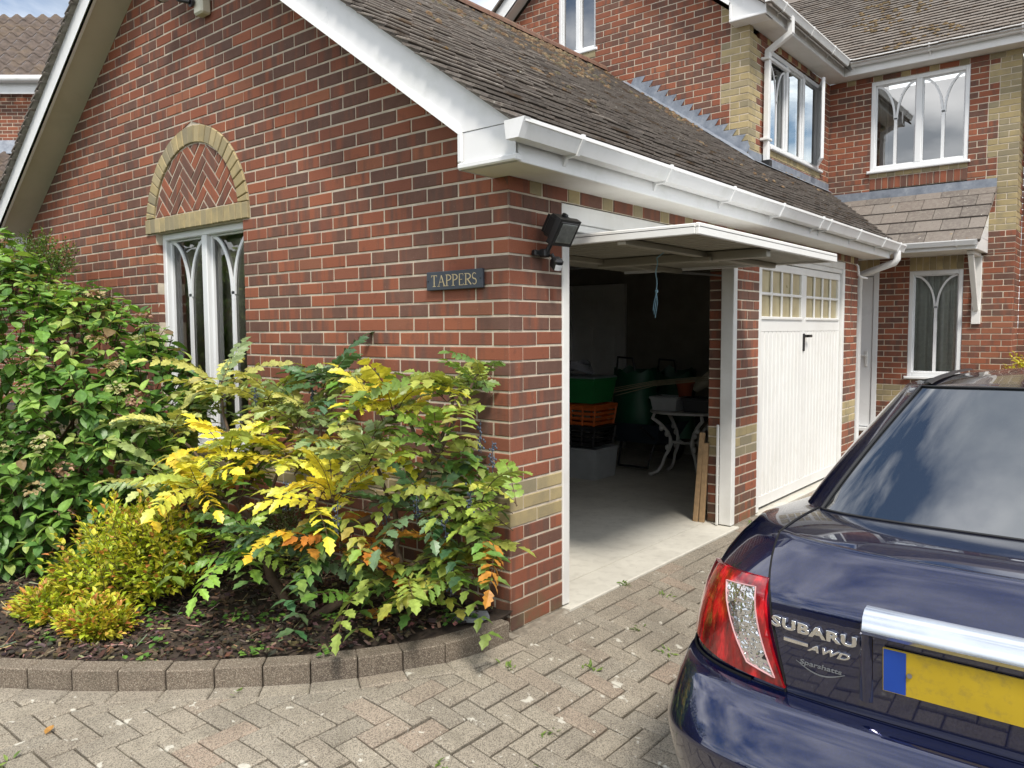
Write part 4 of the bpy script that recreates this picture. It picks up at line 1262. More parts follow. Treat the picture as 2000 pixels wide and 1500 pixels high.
# downpipe of the house
o = MB()
def sqpipe(mb, pts, w=.062):
    for a, b in zip(pts, pts[1:]):
        a, b = V(a), V(b); t = (b - a); L_ = t.length; M = Matrix.Translation(a) @ t.to_track_quat('Z', 'Y').to_matrix().to_4x4()
        mb.bbox((-w / 2, -w / 2, -.012), (w / 2, w / 2, L_ + .012), .005, M=M)
sqpipe(o, [(-.82, 5.98, 4.96), (-.82, 5.98, 4.80), (-1.085, 6.0, 4.66), (-1.085, 6.0, 3.44)])
dp = part('downpipe', o, MT['white'], house)
for zz in (4.56, 3.66):
    o = MB(); o.bbox((-1.14, 5.93, zz), (-1.045, 6.07, zz + .03), .004); link('pipe_clip', o.mesh('pipe_clip', MT['white']), dp)
o = MB(); o.bbox((-1.125, 5.96, 3.36), (-1.03, 6.04, 3.44), .004); link('pipe_shoe', o.mesh('pipe_shoe', MT['black_pl']), dp)
# front roof slope
HT = math.atan(.78)
hr = MB()
hr.face([(-3.6, 8.05, 4.975), (3.5, 8.05, 4.975), (3.5, 11.5, 4.975 + .78 * 3.45), (-3.6, 11.5, 4.975 + .78 * 3.45)])
hroof = part('roof', hr, MT['tile_s'], house)
HTl = Tiles()
row = 0; yy = 8.05
while yy < 10.6:
    xx = -3.3 + (.0825 if row % 2 else 0)
    n = 0
    while xx < 2.6:
        R = random.Random(row * 917 + n)
        up = V((0, -math.sin(HT), math.cos(HT))); down = V((0, -math.cos(HT), -math.sin(HT))); ac = V((1, 0, 0))
        M = Matrix(((ac.x, -down.x, up.x, 0), (ac.y, -down.y, up.y, 0), (ac.z, -down.z, up.z, 0), (0, 0, 0, 1)))
        P0 = V((xx, yy, 5.0 + .78 * (yy - 8.05))) - down * .145 + up * (-.022 + R.uniform(-.002, .003))
        HTl.put(Matrix.Translation(P0) @ M @ Matrix.Rotation(-math.radians(11.5) + R.uniform(-.012, .018), 4, 'X') @ Matrix.Rotation(R.uniform(-.012, .012), 4, 'Y') @ Matrix.Rotation(R.uniform(-.012, .012), 4, 'Z'), .162, .145, .012)
        xx += .165; n += 1
    yy += .1 * math.cos(HT); row += 1
HTl.build(hroof, MT['tile_o'], MT['tile_s'])
o = MB(); R = random.Random(5)
for q in range(900):
    x = R.uniform(-1.1, 2.4); v = R.random(); y = 8.1 + 2.2 * v
    if mnoise.noise(V((x * 1.5, y * 1.5, 7))) + .5 * v - .35 * (x + 1) / 2 < .12: continue
    y = 8.05 + round((y - 8.05) / (.1 * math.cos(HT))) * .1 * math.cos(HT) + R.uniform(-.015, .015)
    ctr = V((x, y, 5.02 + .78 * (y - 8.05))); r = R.uniform(.012, .03); nrm = V((0, -math.sin(HT), math.cos(HT)))
    col = R.choice([(.16, .11, .055), (.13, .095, .05), (.20, .145, .08)])
    rg = [ctr + V((math.cos(t * 1.047) * 1.5, math.sin(t * 1.047) * math.cos(HT), math.sin(t * 1.047) * math.sin(HT))) * r * R.uniform(.7, 1.3) for t in range(6)]
    for t in range(6): o.face([rg[t], rg[(t + 1) % 6], ctr + nrm * r * .8], 0, .5, col)
part('moss', o, MT['moss'], hroof, colr=True, kind='stuff')

# porch: lean-to roof, flashing, fascia, bracket
PY0, PZ0, PY1, PZ1 = 7.60, 2.515, 8.36, 3.22
PT = math.atan2(PZ1 - PZ0, PY1 - PY0)
o = MB(); o.face([(-1.0, PY0, PZ0 - .015), (.84, PY0, PZ0 - .015), (.90, PY1, PZ1 - .015), (-1.0, PY1, PZ1 - .015)])
proof = part('porch_roof', o, MT['tile_s'], house)
PTl = Tiles(); Ls = math.hypot(PZ1 - PZ0, PY1 - PY0); nrow = 5; gz = Ls / 4.55
for r_ in range(nrow):
    s0 = r_ * gz
    xe = .85 + .05 * r_ / nrow
    xx = xe; n = 0
    while xx > -1.0:
        w = .30 if not (n == 0 and r_ % 2) else .17
        R = random.Random(r_ * 31 + n)
        up = V((0, -math.sin(PT), math.cos(PT))); down = V((0, -math.cos(PT), -math.sin(PT))); ac = V((1, 0, 0))
        M = Matrix(((ac.x, -down.x, up.x, 0), (ac.y, -down.y, up.y, 0), (ac.z, -down.z, up.z, 0), (0, 0, 0, 1)))
        L_ = min(gz * 1.25, Ls - s0 + .02)
        P0 = V((xx - w / 2, PY0, PZ0)) - down * (s0 + L_) + up * (-.012 + R.uniform(-.002, .002))
        PTl.put(Matrix.Translation(P0) @ M @ Matrix.Rotation(-math.radians(4.5) + R.uniform(-.004, .004), 4, 'X') @ Matrix.Rotation(R.uniform(-.006, .006), 4, 'Y'), w - .006, L_, .016)
        xx -= w; n += 1
PTl.build(proof, MT['ptile_o'], MT['tile_s'])
o = MB()
o.face([(-1.13, HY2 - .006, 3.17), (.885, HY2 - .006, 3.17), (.885, HY2 - .006, 3.345), (-1.13, HY2 - .006, 3.345)])
o.face([(-1.13, HY2 - .14, 3.11), (.86, HY2 - .14, 3.11), (.885, HY2 - .006, 3.172), (-1.13, HY2 - .006, 3.172)]); o.face([(-1.13, HY2 - .14, 3.10), (.86, HY2 - .14, 3.10), (.86, HY2 - .14, 3.11), (-1.13, HY2 - .14, 3.11)])
part('flashing', o, MT['lead'], house)
o = MB(); o.bbox((-1.2, 7.66, 2.43), (.79, 7.68, 2.56), .004); part('fascia', o, MT['white'], house)
o = MB(); o.face([(-1.9, 7.67, 2.434), (.79, 7.67, 2.434), (.79, HY2, 2.434), (-1.9, HY2, 2.434)][::-1]); part('soffit', o, MT['soffit_w'], house)
gutter(house, (-.75, 7.66, 2.475), (0, -1, 0), (1, 0, 0), 1.555, (.60, 1.34), False, True, .8)
for i in range(5):                               # cladding boards on the porch end
    z0 = 2.43 + i * .155; z1 = z0 + .15
    ya = lambda z: PY0 + .06 + max(0, (z - 2.55)) / (PZ1 - PZ0) * (PY1 - PY0)
    if ya(z1) > HY2: z1 = 3.2
    q = MB(); pts = [(ya(z0), z0), (HY2, z0), (HY2, z1), (min(HY2 - .005, ya(z1)), z1)]
    F = [(.812, y, z) for y, z in pts]; B = [(.79, y, z) for y, z in pts]
    q.face(F); q.face(B[::-1])
    for t in range(4): q.face([F[t], F[(t + 1) % 4], B[(t + 1) % 4], B[t]])
    part('cladding_board', q, MT['white'], house, fix=True)
o = MB(); o.bbox((.66, HY2 - .035, 1.55), (.76, HY2, 2.40), .004)
o.bbox((.67, 7.86, 2.385), (.75, HY2 - .036, 2.43), .004)
a, b = V((.71, 7.90, 2.385)), V((.71, HY2 - .03, 1.73)); t = b - a
M = Matrix.Translation(a) @ t.to_track_quat('Z', 'X').to_matrix().to_4x4()
o.bbox((-.03, -.03, 0), (.03, .03, t.length), .004, M=M)
part('porch_bracket', o, MT['white_paint'], house)

# lead flashings where the garage roof meets the house
o = MB()
xl = -2.62; k = int(roofz(xl) / CO) + 2
zk = k * CO
pts = []
x = XC + (ZR - zk) / SL + .17
while x < HX + .02:
    xn = x + CO / SL
    A = (x, zk); T = (min(x + .165, HX + .0), zk); An = (xn, zk - CO)
    R0 = (x - .05, roofz(x - .05) - .0); R1 = (xn - .05, roofz(xn - .05) - .0)
    o.face([(u, HY1 - .008 - .0004 * (k % 2), z) for u, z in (R0, R1, An, T, A)])
    x = xn; zk -= CO; k -= 1
o.face([(u, y, z) for u, y, z in ((-2.7, HY1 - .15, roofz(-2.7) + .012), (HX + .15, HY1 - .15, roofz(HX + .15) + .012), (HX + .01, HY1 - .008, roofz(HX) + .03), (-2.7, HY1 - .008, roofz(-2.7) + .03))])
part('flashing', o, MT['lead'], house)
o = MB()
rows = [[(HX + .008, y, roofz(HX) + .085) for y in (HY1 - .01, 6.5, 7.4, HY2)], [(HX + .010, y, roofz(HX) + .0) for y in (HY1 - .01, 6.5, 7.4, HY2)], [(HX + .17, y, roofz(HX + .17) + .022) for y in (HY1 - .15, 6.5, 7.4, 8.1)]]
o.grid(rows); part('flashing', o, MT['lead'], house)

# ------------------------------------------------------------------ neighbouring house, upper left
nh = thing('neighbour_house', 'neighbouring brick house with brown pantile roof behind the garage at upper left', 'house', (-18.5, 4, 0))
# eave line through two points at about 16 m
E0, E1 = V((-18.6, 1.2, 6.75)), V((-14.2, 4.9, 6.75))
ed = (E1 - E0).normalized(); back = V((-ed.y, ed.x, 0)); 
if back.dot(CF) < 0: back = -back
o = MB(); sl = 1.0
def NP(t, s, h=0.0): return E0 + ed * t + back * s * .72 + V((0, 0, s * .69 + h))
Ln = (E1 - E0).length + 3
nrow = 9; gz = .34; tw = .30
rows_m = MB()
for r_ in range(nrow):
    ncol = int(Ln / tw)
    for c_ in range(ncol):
        t0 = c_ * tw; prof = []
        q = MB(); top, bot = [], []
        for i in range(7):
            tt = t0 + tw * i / 6; hh = .045 * math.sin(i / 6 * 2 * math.pi)
            bot.append(NP(tt, r_ * gz, hh + .05)); top.append(NP(tt, (r_ + 1.08) * gz, hh + .015))
        rows_m.grid([bot, top], 0, hash01(c_ * 31 + r_)); rows_m.grid([[p - V((0, 0, .03)) for p in bot], bot], 0, hash01(c_ * 31 + r_))
PTM = simple('pantile_brown', (.098, .076, .064), .92, var=.35, vs=9, bump=.5, dirt=((.30, .20, .07), 2.2, .2)); part('roof', rows_m, PTM, nh, attr=True)
g = MB(); g.tube([E0 - back * .12 - V((0, 0, .03)), E0 + ed * Ln - back * .12 - V((0, 0, .03))], .075, 10); part('gutter', g, MT['white'], nh, smooth=True)
o = MB(); fz = V((0, 0, 1))
A = E0 - back * .02; o.face([A - fz * .30, A + ed * Ln - fz * .30, A + ed * Ln - fz * .02, A - fz * .02]); part('fascia', o, MT['white'], nh)
NBm = Bricks(); Mn = frame(E0 + back * .25 - V((0, 0, 6.75)), ed, -back); mbn = MB(); pn = []
lay_wall(mbn, Mn, 0, Ln, 0, 6.6, [], 0, put=pn)
nw = part('wall', mbn, MT['mortar'], nh)
for (Mw, poly, kd, d, vis) in pn: NBm.put(nw, Mw, poly, kd, d, vis)
NBm.build(60)
# lower lean-to roof of the neighbour
rows_m = MB()
F0 = E0 - back * 1.6 - V((0, 0, 2.75))
def LP(t, s, h=0.0): return F0 + ed * t + back * s * .80 + V((0, 0, s * .60 + h))
for r_ in range(6):
    for c_ in range(int(Ln / tw)):
        bot, top = [], []
        for i in range(7):
            tt = c_ * tw + tw * i / 6; hh = .045 * math.sin(i / 6 * 2 * math.pi)
            bot.append(LP(tt, r_ * gz, hh + .05)); top.append(LP(tt, (r_ + 1.08) * gz, hh + .015))
        rows_m.grid([bot, top], 0, hash01(c_ * 17 + r_)); rows_m.grid([[p - V((0, 0, .03)) for p in bot], bot], 0, hash01(c_ * 17 + r_))
part('lean_to_roof', rows_m, PTM, nh, attr=True)
o = MB(); o.face([LP(0, 2.02, .03), LP(Ln, 2.02, .03), LP(Ln, 2.35, .20), LP(0, 2.35, .20)]); part('flashing', o, MT['lead'], nh)
# ------------------------------------------------------------------ drive, bed, edging
def sstep(a, b, x):
    t = min(1, max(0, (x - a) / (b - a))); return t * t * (3 - 2 * t)
def gz(x, y): return -.125 * sstep(-.05, .95, x)
ED = [(-6.5, -2.45), (-5.0, -2.50), (-3.6, -2.46), (-2.5, -2.32), (-1.9, -2.12), (-1.332, -1.818), (-.95, -1.56), (-.69, -1.337), (-.492, -1.14), (-.35, -.994), (-.229, -.838), (-.121, -.666), (-.026, -.495), (.030, -.30), (.046, -.06)]
def resample(P, step):
    out = [P[0]]; acc = 0
    d = 0; pts = [V((*p, 0)) for p in P]
    # catmull-rom dense
    dense = []
    for i in range(len(pts) - 1):
        p0, p1, p2, p3 = pts[max(i - 1, 0)], pts[i], pts[i + 1], pts[min(i + 2, len(pts) - 1)]
        for k in range(20):
            t = k / 20
            dense.append(.5 * ((2 * p1) + (p2 - p0) * t + (2 * p0 - 5 * p1 + 4 * p2 - p3) * t * t + (3 * p1 - p0 - 3 * p2 + p3) * t ** 3))
    dense.append(pts[-1])
    dense = dense[::-1]
    out = [dense[0]]
    for p in dense[1:]:
        while (p - out[-1]).length >= step:
            out.append(out[-1] + (p - out[-1]).normalized() * step)
    return out[::-1], dense[::-1]
EDR, EDD = resample(ED, .2)
# base sheet
o = MB()
xs = [-60, -8, -3, -1, -.05, .15, .35, .55, .75, .95, 2, 4, 9, 60]; ys = [-60, -8, -4, -2, 0, 3, 6, 9, 14, 60]
o.grid([[(x, y, gz(x, y) - .045) for x in xs] for y in ys], flip=False)
drive = part('driveway', o, MT['joint'], None); tag(drive, kind='structure')

def ed_near(x, y):
    """signed distance to edging outer line (positive = drive side), tangent normal"""
    best = None
    for i in range(0, len(EDD) - 1, 2):
        a, b = EDD[i], EDD[min(i + 2, len(EDD) - 1)]
        ab = b - a; L2 = ab.length_squared or 1e-9
        t = max(0, min(1, ((x - a.x) * ab.x + (y - a.y) * ab.y) / L2))
        c = a + ab * t; d2 = (x - c.x) ** 2 + (y - c.y) ** 2
        if best is None or d2 < best[0]: best = (d2, c, ab.normalized())
    d2, c, t = best
    n = V((t.y, -t.x, 0))
    return (x - c.x) * n.x + (y - c.y) * n.y, n, c
recs = []       # polygons in x,y
PW_ = .1015
GX0, GY0 = .155, -4.3
for i in range(-130, 131):
    for j in range(-45, 46):
        ox, oy = i + 2 * j, i - 2 * j
        for (x0, y0, x1, y1) in ((ox, oy, ox + 2, oy + 1), (ox + 2, oy - 1, ox + 3, oy + 1)):
            wx0, wy0, wx1, wy1 = [q * PW_ for q in (x0, y0, x1, y1)]
            wx0 += GX0; wx1 += GX0
            cx, cy = (wx0 + wx1) / 2, (wy0 + wy1) / 2
            if not (-6.4 < cx < 3.4 and -3.2 < cy < 9.0): continue
            g = .0034
            poly = [(wx0 + g, wy0 + g), (wx1 - g, wy0 + g), (wx1 - g, wy1 - g), (wx0 + g, wy1 - g)]
            if cy > -.05:
                if cx < -.1 and cy < 8.3 and cy < 5.8: continue
                xlim = .158 if cy < 5.85 else -2
                if wx1 < xlim + .03: continue
                poly = clip_half(poly, -1, 0, -(xlim + .003))
            elif cx < .3:
                q = ed_near(cx, cy)
                if q[0] < .06: 
                    if q[0] < -.02: continue
                if q[0] < .28:
                    n, c = q[1], q[2]
                    poly = clip_half(poly, -n.x, -n.y, -(n.x * c.x + n.y * c.y) - .108)
            if len(poly) < 3 or area2(poly) < .0008: continue
            recs.append((poly, None))
# border row along the wall foot and a row following the bed edging
y = -.06
while y < 5.8:
    recs.append(([(.056, y + .0026), (.155, y + .0026), (.155, y + .2), (.056, y + .2)], .93 if hash01(int(y * 77)) > .35 else None)); y += .2026
NB_ = len(EDR)
for i in range(NB_ - 1):
    a, b = EDR[i], EDR[i + 1]; t = (b - a).normalized(); n = V((t.y, -t.x, 0)); 
    if a.x < -6.2: continue
    def vn(k):
        k0, k1 = max(0, k - 1), min(NB_ - 1, k + 1); tt = (EDR[k1] - EDR[k0]).normalized(); return V((tt.y, -tt.x, 0))
    na, nb2 = vn(i), vn(i + 1)
    p, q = a + t * .0015, b - t * .0015
    recs.append(([(p.x + na.x * .004, p.y + na.y * .004), (q.x + nb2.x * .004, q.y + nb2.y * .004), (q.x + nb2.x * .106, q.y + nb2.y * .106), (p.x + na.x * .106, p.y + na.y * .106)], .2))
sc = []
for i, (poly, _) in enumerate(recs):
    cx = sum(p[0] for p in poly) / len(poly); cy = sum(p[1] for p in poly) / len(poly)
    vis = .05 if (1.45 < cx < 3.1 and cy > -.95) else 1.0
    sc.append((parea([(x, y, gz(x, y)) for x, y in poly]) * vis, i))
sc.sort(reverse=True); one = {i for a, i in sc[:300]}
rest = MB(); cache = {}
for i, (poly, tone) in enumerate(recs):
    if area2(poly) < 0: poly = poly[::-1]
    cx = sum(p[0] for p in poly) / len(poly); cy = sum(p[1] for p in poly) / len(poly)
    loc = [(x - cx, y - cy) for x, y in poly]
    R = random.Random(i + 99)
    slope = (gz(cx + .02, cy) - gz(cx - .02, cy)) / .04
    # slab_mb: local u->x, z->y, outward = -y(local) -> world +z
    Mb = Matrix(((1, 0, 0, cx), (0, 0, 1, cy), (0, -1, 0, gz(cx, cy) + R.uniform(-.0028, .0022)), (0, 0, 0, 1)))
    T = Matrix.Translation((cx, cy, gz(cx, cy) + R.uniform(-.0032, .0022))) @ Matrix.Rotation(-math.atan(slope) + R.uniform(-.01, .01), 4, 'Y') @ Matrix.Rotation(R.uniform(-.01, .01), 4, 'X') @ Matrix(((1, 0, 0, 0), (0, 0, 1, 0), (0, -1, 0, 0), (0, 0, 0, 1)))
    if i in one:
        key = tuple(round(c, 4) for p in loc for c in p)
        if key not in cache: cache[key] = slab_mb(loc, .045, .006).mesh('paver', MT['paver_o'])
        link('paver', cache[key], drive, T)
    else:
        rest.add(slab_mb(loc, .03, .006), T, a=tone if tone is not None else R.random() * .9)
part('paving', rest, MT['paver_s'], drive, attr=True, kind='stuff')

o = MB()
for (a, b) in ((0.0, .445), (2.685, 3.135), (5.375, 5.82)): o.bbox((-.02, a, -.06), (.055, b, -.003), .012)
o.box((-.02, -.055, -.06), (.055, .0, -.002))
ho = part('wall_foot', o, simple('foot_mortar', (.22, .19, .15), .95, var=.3, vs=25, bump=.8, dirt=((.42, .40, .34), 14, .7)), drive)
# edging blocks
edg = thing('bed_edging', 'curved row of grey concrete edging blocks around the flower bed', 'edging', (-.6, -1.2, 0))
for i in range(NB_ - 1):
    a, b = EDR[i], EDR[i + 1]
    if a.x < -6.2: continue
    t = (b - a).normalized(); n = V((t.y, -t.x, 0)); L_ = (b - a).length
    R = random.Random(i)
    M = Matrix(((t.x, -n.x, 0, a.x), (t.y, -n.y, 0, a.y), (0, 0, 1, -.06), (0, 0, 0, 1))) @ Matrix.Rotation(R.uniform(-.012, .012), 4, 'X') @ Matrix.Rotation(R.uniform(-.01, .01), 4, 'Y')
    m = MB(); m.bbox((.003, 0, 0), (L_ - .003, .10, .142 + R.uniform(-.003, .003)), .005)
    link('edging_block', m.mesh('edging_block', MT['edging']), edg, M).matrix_parent_inverse = parent_inv[edg.name]
# soil of the bed
o = MB(); rows = []
for k in range(0, len(EDD), 6):
    p = EDD[k]
    rr = []
    for t in range(15):
        yy = lerp(p.y + .03, -.0, t / 14); xx = p.x - (.05 * (1 - t / 14) if p.y > -.6 else 0)
        rr.append((xx - .03, yy, .055 + .05 * (t / 14) + .018 * mnoise.noise(V((xx * 4, yy * 4, 0))) + .008 * mnoise.noise(V((xx * 17, yy * 17, 3)))))
    rows.append(rr)
o.grid(rows, flip=True); bed = part('flower_bed', o, MT['soil'], None, smooth=True); fixn(bed.data); tag(bed, kind='structure')
# bark mulch
def inbed(x, y): return y < -.02 and x < .02 and ed_near(x, y)[0] < -.11
def bedz(x, y):
    e = ed_near(x, y); t = max(0, min(1, 1 + y / 1.6))
    return .06 + .05 * t + .018 * mnoise.noise(V((x * 4, y * 4, 0)))
mulch = MB(); R = random.Random(3); n = 0
CH = [(.045, .029, .019), (.032, .021, .014), (.062, .040, .026), (.10, .066, .042), (.024, .016, .012), (.08, .052, .033), (.15, .105, .068)]
tries = 0
while n < 6500 and tries < 60000:
    tries += 1
    x = R.uniform(-2.9, .02); y = R.uniform(-2.3, -.03)
    if not inbed(x, y): continue
    q = px((x, y, .08))
    if q is None or q[0] < -60 or q[1] < 1050: 
        if R.random() < .8: continue
    n += 1
    straw = R.random() < (.05 if x < -1.0 else .015)
    L_ = R.uniform(.05, .13) if straw else R.uniform(.012, .045); W_ = R.uniform(.0015, .003) if straw else L_ * R.uniform(.3, .7); th = R.uniform(.0015, .006)
    col = (.40, .32, .20) if straw else R.choice(CH)
    if not straw and R.random() < .05: col = (.24, .17, .11)
    M = Matrix.Translation((x, y, bedz(x, y) + R.uniform(.002, .02))) @ Matrix.Rotation(R.uniform(0, 6.28), 4, 'Z') @ Matrix.Rotation(R.gauss(0, .35), 4, 'X') @ Matrix.Rotation(R.gauss(0, .35), 4, 'Y')
    a, b = L_ / 2, W_ / 2
    P = [(-a, -b * R.uniform(.5, 1), 0), (a * .8, -b, 0), (a, b * R.uniform(.2, 1), 0), (-a * R.uniform(.5, 1), b, 0)]
    Q = [(p[0], p[1], th) for p in P]
    m = MB(); m.face(Q); 
    for t in range(4): m.face([P[t], P[(t + 1) % 4], Q[(t + 1) % 4], Q[t]])
    mulch.add(m, M, c=tuple(c * R.uniform(.7, 1.35) for c in col))
mu = part('bark_mulch', mulch, MT['chips'], None, colr=True); tag(mu, 'dark brown bark chippings and straw covering the flower bed', 'mulch', kind='stuff')
# distant ground beyond the plot
o = MB(); o.face([(-300, -300, -.6), (300, -300, -.6), (300, 300, -.6), (-300, 300, -.6)])
gr = part('ground', o, simple('far_ground', (.09, .11, .05), .95, var=.3, vs=.5), None); tag(gr, kind='structure')
# ------------------------------------------------------------------ plants
def oleaf(L_, W_, fold=.3, curl=.25, n=5):
    m = MB(); 
    mid = [(L_ * i / n, 0, -curl * L_ * (i / n) ** 2) for i in range(n + 1)]
    for s in (1, -1):
        ed = []
        for i in range(n + 1):
            t = i / n; w = W_ * (math.sin(math.pi * t ** .8)) ** .75 if 0 < t < 1 else 0
            ed.append((L_ * t, s * w * math.cos(fold), -curl * L_ * t * t + w * math.sin(fold)))
        for i in range(n):
            q = [mid[i], mid[i + 1], ed[i + 1], ed[i]]
            if i == 0: q = [mid[0], mid[1], ed[1]]
            if i == n - 1: q = [mid[i], mid[i + 1], ed[i]]
            m.face(q if s < 0 else q[::-1])
    return m
def orient(p, d, roll):
    d = d.normalized(); up = V((0, 0, 1)); yv = up.cross(d)
    yv = yv.normalized() if yv.length > .01 else V((1, 0, 0)); up = d.cross(yv)
    return Matrix(((d.x, yv.x, up.x, p.x), (d.y, yv.y, up.y, p.y), (d.z, yv.z, up.z, p.z), (0, 0, 0, 1))) @ Matrix.Rotation(roll, 4, 'X')
def leaflet(L_, W_, fold=.35, spines=3, curl=.2):
    """spiny mahonia leaflet along +X, base at origin, in the XY plane"""
    m = MB()
    n = spines * 2 + 1
    ts = [i / (n + 1) for i in range(1, n + 1)]
    mid = [(0, 0, 0)] + [(t * L_, 0, -curl * L_ * t * t) for t in ts] + [(L_, 0, -curl * L_)]
    for s in (1, -1):
        edge = [(0, 0, 0)]
        for i, t in enumerate(ts):
            w = W_ * (math.sin(math.pi * (t ** .75)) ** .7)
            if i % 2 == 1: w *= 1.22; tt = t + .03
            else: w *= .80; tt = t
            edge.append((tt * L_, s * w * math.cos(fold), -curl * L_ * tt * tt + w * math.sin(fold) * .8))
        edge.append((L_, 0, -curl * L_))
        for i in range(len(mid) - 1):
            q = [mid[i], mid[i + 1], edge[i + 1], edge[i]]
            if i == 0: q = [mid[0], mid[1], edge[1]]
            if i == len(mid) - 2: q = [mid[i], mid[i + 1], edge[i]]
            m.face(q if s < 0 else q[::-1])
    return m
def frond(seed, L_=.32, pairs=7):
    R = random.Random(seed); m = MB()
    droop = R.uniform(.5, 1.2); pts = []
    side = R.uniform(-.2, .2)
    for i in range(13):
        t = i / 12
        pts.append(V((L_ * (t - .12 * droop * t * t), side * L_ * t * t, L_ * (.28 * t - .62 * droop * t * t))))
    m.tube(pts, [.0028 - .0018 * i / 12 for i in range(13)], 5, m=1)
    def at(t):
        f = t * 12; i = min(11, int(f)); return pts[i].lerp(pts[i + 1], f - i), (pts[i + 1] - pts[i]).normalized()
    for k in range(pairs):
        t = .16 + .80 * k / (pairs - .3)
        p, tg = at(min(t, .98))
        s_ = 1.0 - .35 * abs(k / pairs - .55)
        for sd_ in (1, -1):
            lf = leaflet(.080 * s_ * R.uniform(.85, 1.12), .0215 * s_ * R.uniform(.85, 1.15), R.uniform(.15, .45), 3, R.uniform(.05, .35))
            sdv = tg.cross(V((0, 0, 1))).normalized() * -sd_
            dr = (sdv * .82 + tg * .5 + V((0, 0, R.uniform(-.22, .12)))).normalized()
            up = (V((0, 0, 1)) - dr * dr.z).normalized()
            yv = up.cross(dr)
            M = Matrix(((dr.x, yv.x, up.x, p.x), (dr.y, yv.y, up.y, p.y), (dr.z, yv.z, up.z, p.z), (0, 0, 0, 1))) @ Matrix.Rotation(R.uniform(-.35, .35), 4, 'X')
            m.add(lf, M)
    p, tg = at(.99)
    lf = leaflet(.092, .026, .25, 3, .2); up = (V((0, 0, 1)) - tg * tg.z).normalized(); yv = up.cross(tg)
    m.add(lf, Matrix(((tg.x, yv.x, up.x, p.x), (tg.y, yv.y, up.y, p.y), (tg.z, yv.z, up.z, p.z), (0, 0, 0, 1))))
    me = m.mesh('leaf', [MT['leaf_o'], MT['twig']])
    return me
FR = [frond(i, .30 + .05 * (i % 3), 6 + i % 3) for i in range(10)]
ROS = [(-1.06, -0.28, 1.23, 'd'), (-0.34, -0.45, 1.16, 'y'), (-0.11, -0.28, 1.23, 'm'), (-0.01, -0.2, 1.32, 'm'), (-1.86, -0.45, 1.19, 'p'), (-2.07, -0.65, 0.94, 'p'), (-1.26, -0.75, 0.93, 'y'), (-1.06, -0.55, 0.87, 'y'), (-0.17, -0.42, 0.77, 'd'), (0.06, -0.32, 0.75, 'm'), (0.14, -0.25, 0.56, 'g'), (-0.05, -0.38, 0.49, 'm'), (-0.53, -0.7, 0.77, 'y'), (-0.26, -0.5, 0.4, 'm'), (-1.03, -0.85, 0.49, 'G'), (-0.79, -0.75, 0.51, 'd'), (-1.88, -0.8, 0.66, 'p'), (-0.53, -0.55, 0.53, 'o'), (-0.3, -0.58, 0.28, 'G'), (0.02, -0.28, 0.4, 'g'), (-1.08, -0.4, 1.08, 'p'), (-1.39, -0.45, 1.13, 'p'), (-0.1, -0.38, 1.02, 'g'), (-0.41, -0.55, 0.94, 'p'), (-1.35, -0.85, 0.76, 'y'), (0.16, -0.22, 0.71, 'g')]
BER = [(-0.14, -0.5, 0.73), (0.1, -0.25, 0.95), (-0.01, -0.45, 0.67), (-0.01, -0.42, 0.4), (0.03, -0.25, 1.04), (-0.48, -0.55, 0.96), (-1.1, -0.35, 1.19), (-1.41, -0.5, 1.19), (-0.29, -0.55, 0.67), (-0.39, -0.75, 0.69), (0.1, -0.4, 0.79), (-0.78, -0.75, 0.74)]
PAL = {'d': [(0.091, 0.180, 0.074), (0.067, 0.144, 0.061), (0.122, 0.216, 0.095), (0.159, 0.252, 0.135)],
       'm': [(0.207, 0.324, 0.068), (0.281, 0.372, 0.081), (0.146, 0.252, 0.068), (0.390, 0.432, 0.095)],
       'g': [(0.342, 0.456, 0.081), (0.244, 0.372, 0.068), (0.488, 0.504, 0.095), (0.183, 0.300, 0.068)],
       'y': [(0.850, 0.768, 0.068), (0.756, 0.696, 0.081), (0.586, 0.600, 0.095), (0.390, 0.480, 0.095), (0.850, 0.648, 0.068)],
       'p': [(0.342, 0.432, 0.162), (0.439, 0.492, 0.176), (0.256, 0.348, 0.149), (0.549, 0.552, 0.162)],
       'G': [(0.183, 0.348, 0.054), (0.244, 0.420, 0.068), (0.146, 0.288, 0.054), (0.329, 0.480, 0.081)],
       'o': [(0.549, 0.204, 0.041), (0.122, 0.192, 0.047), (0.085, 0.144, 0.047), (0.439, 0.300, 0.054)]}
mah = thing('mahonia_bush', 'spreading bush with spiny divided leaves turning yellow, against the corner of the garage', 'bush', (-.88, -.64, .07))
R = random.Random(21); nleaf = 0
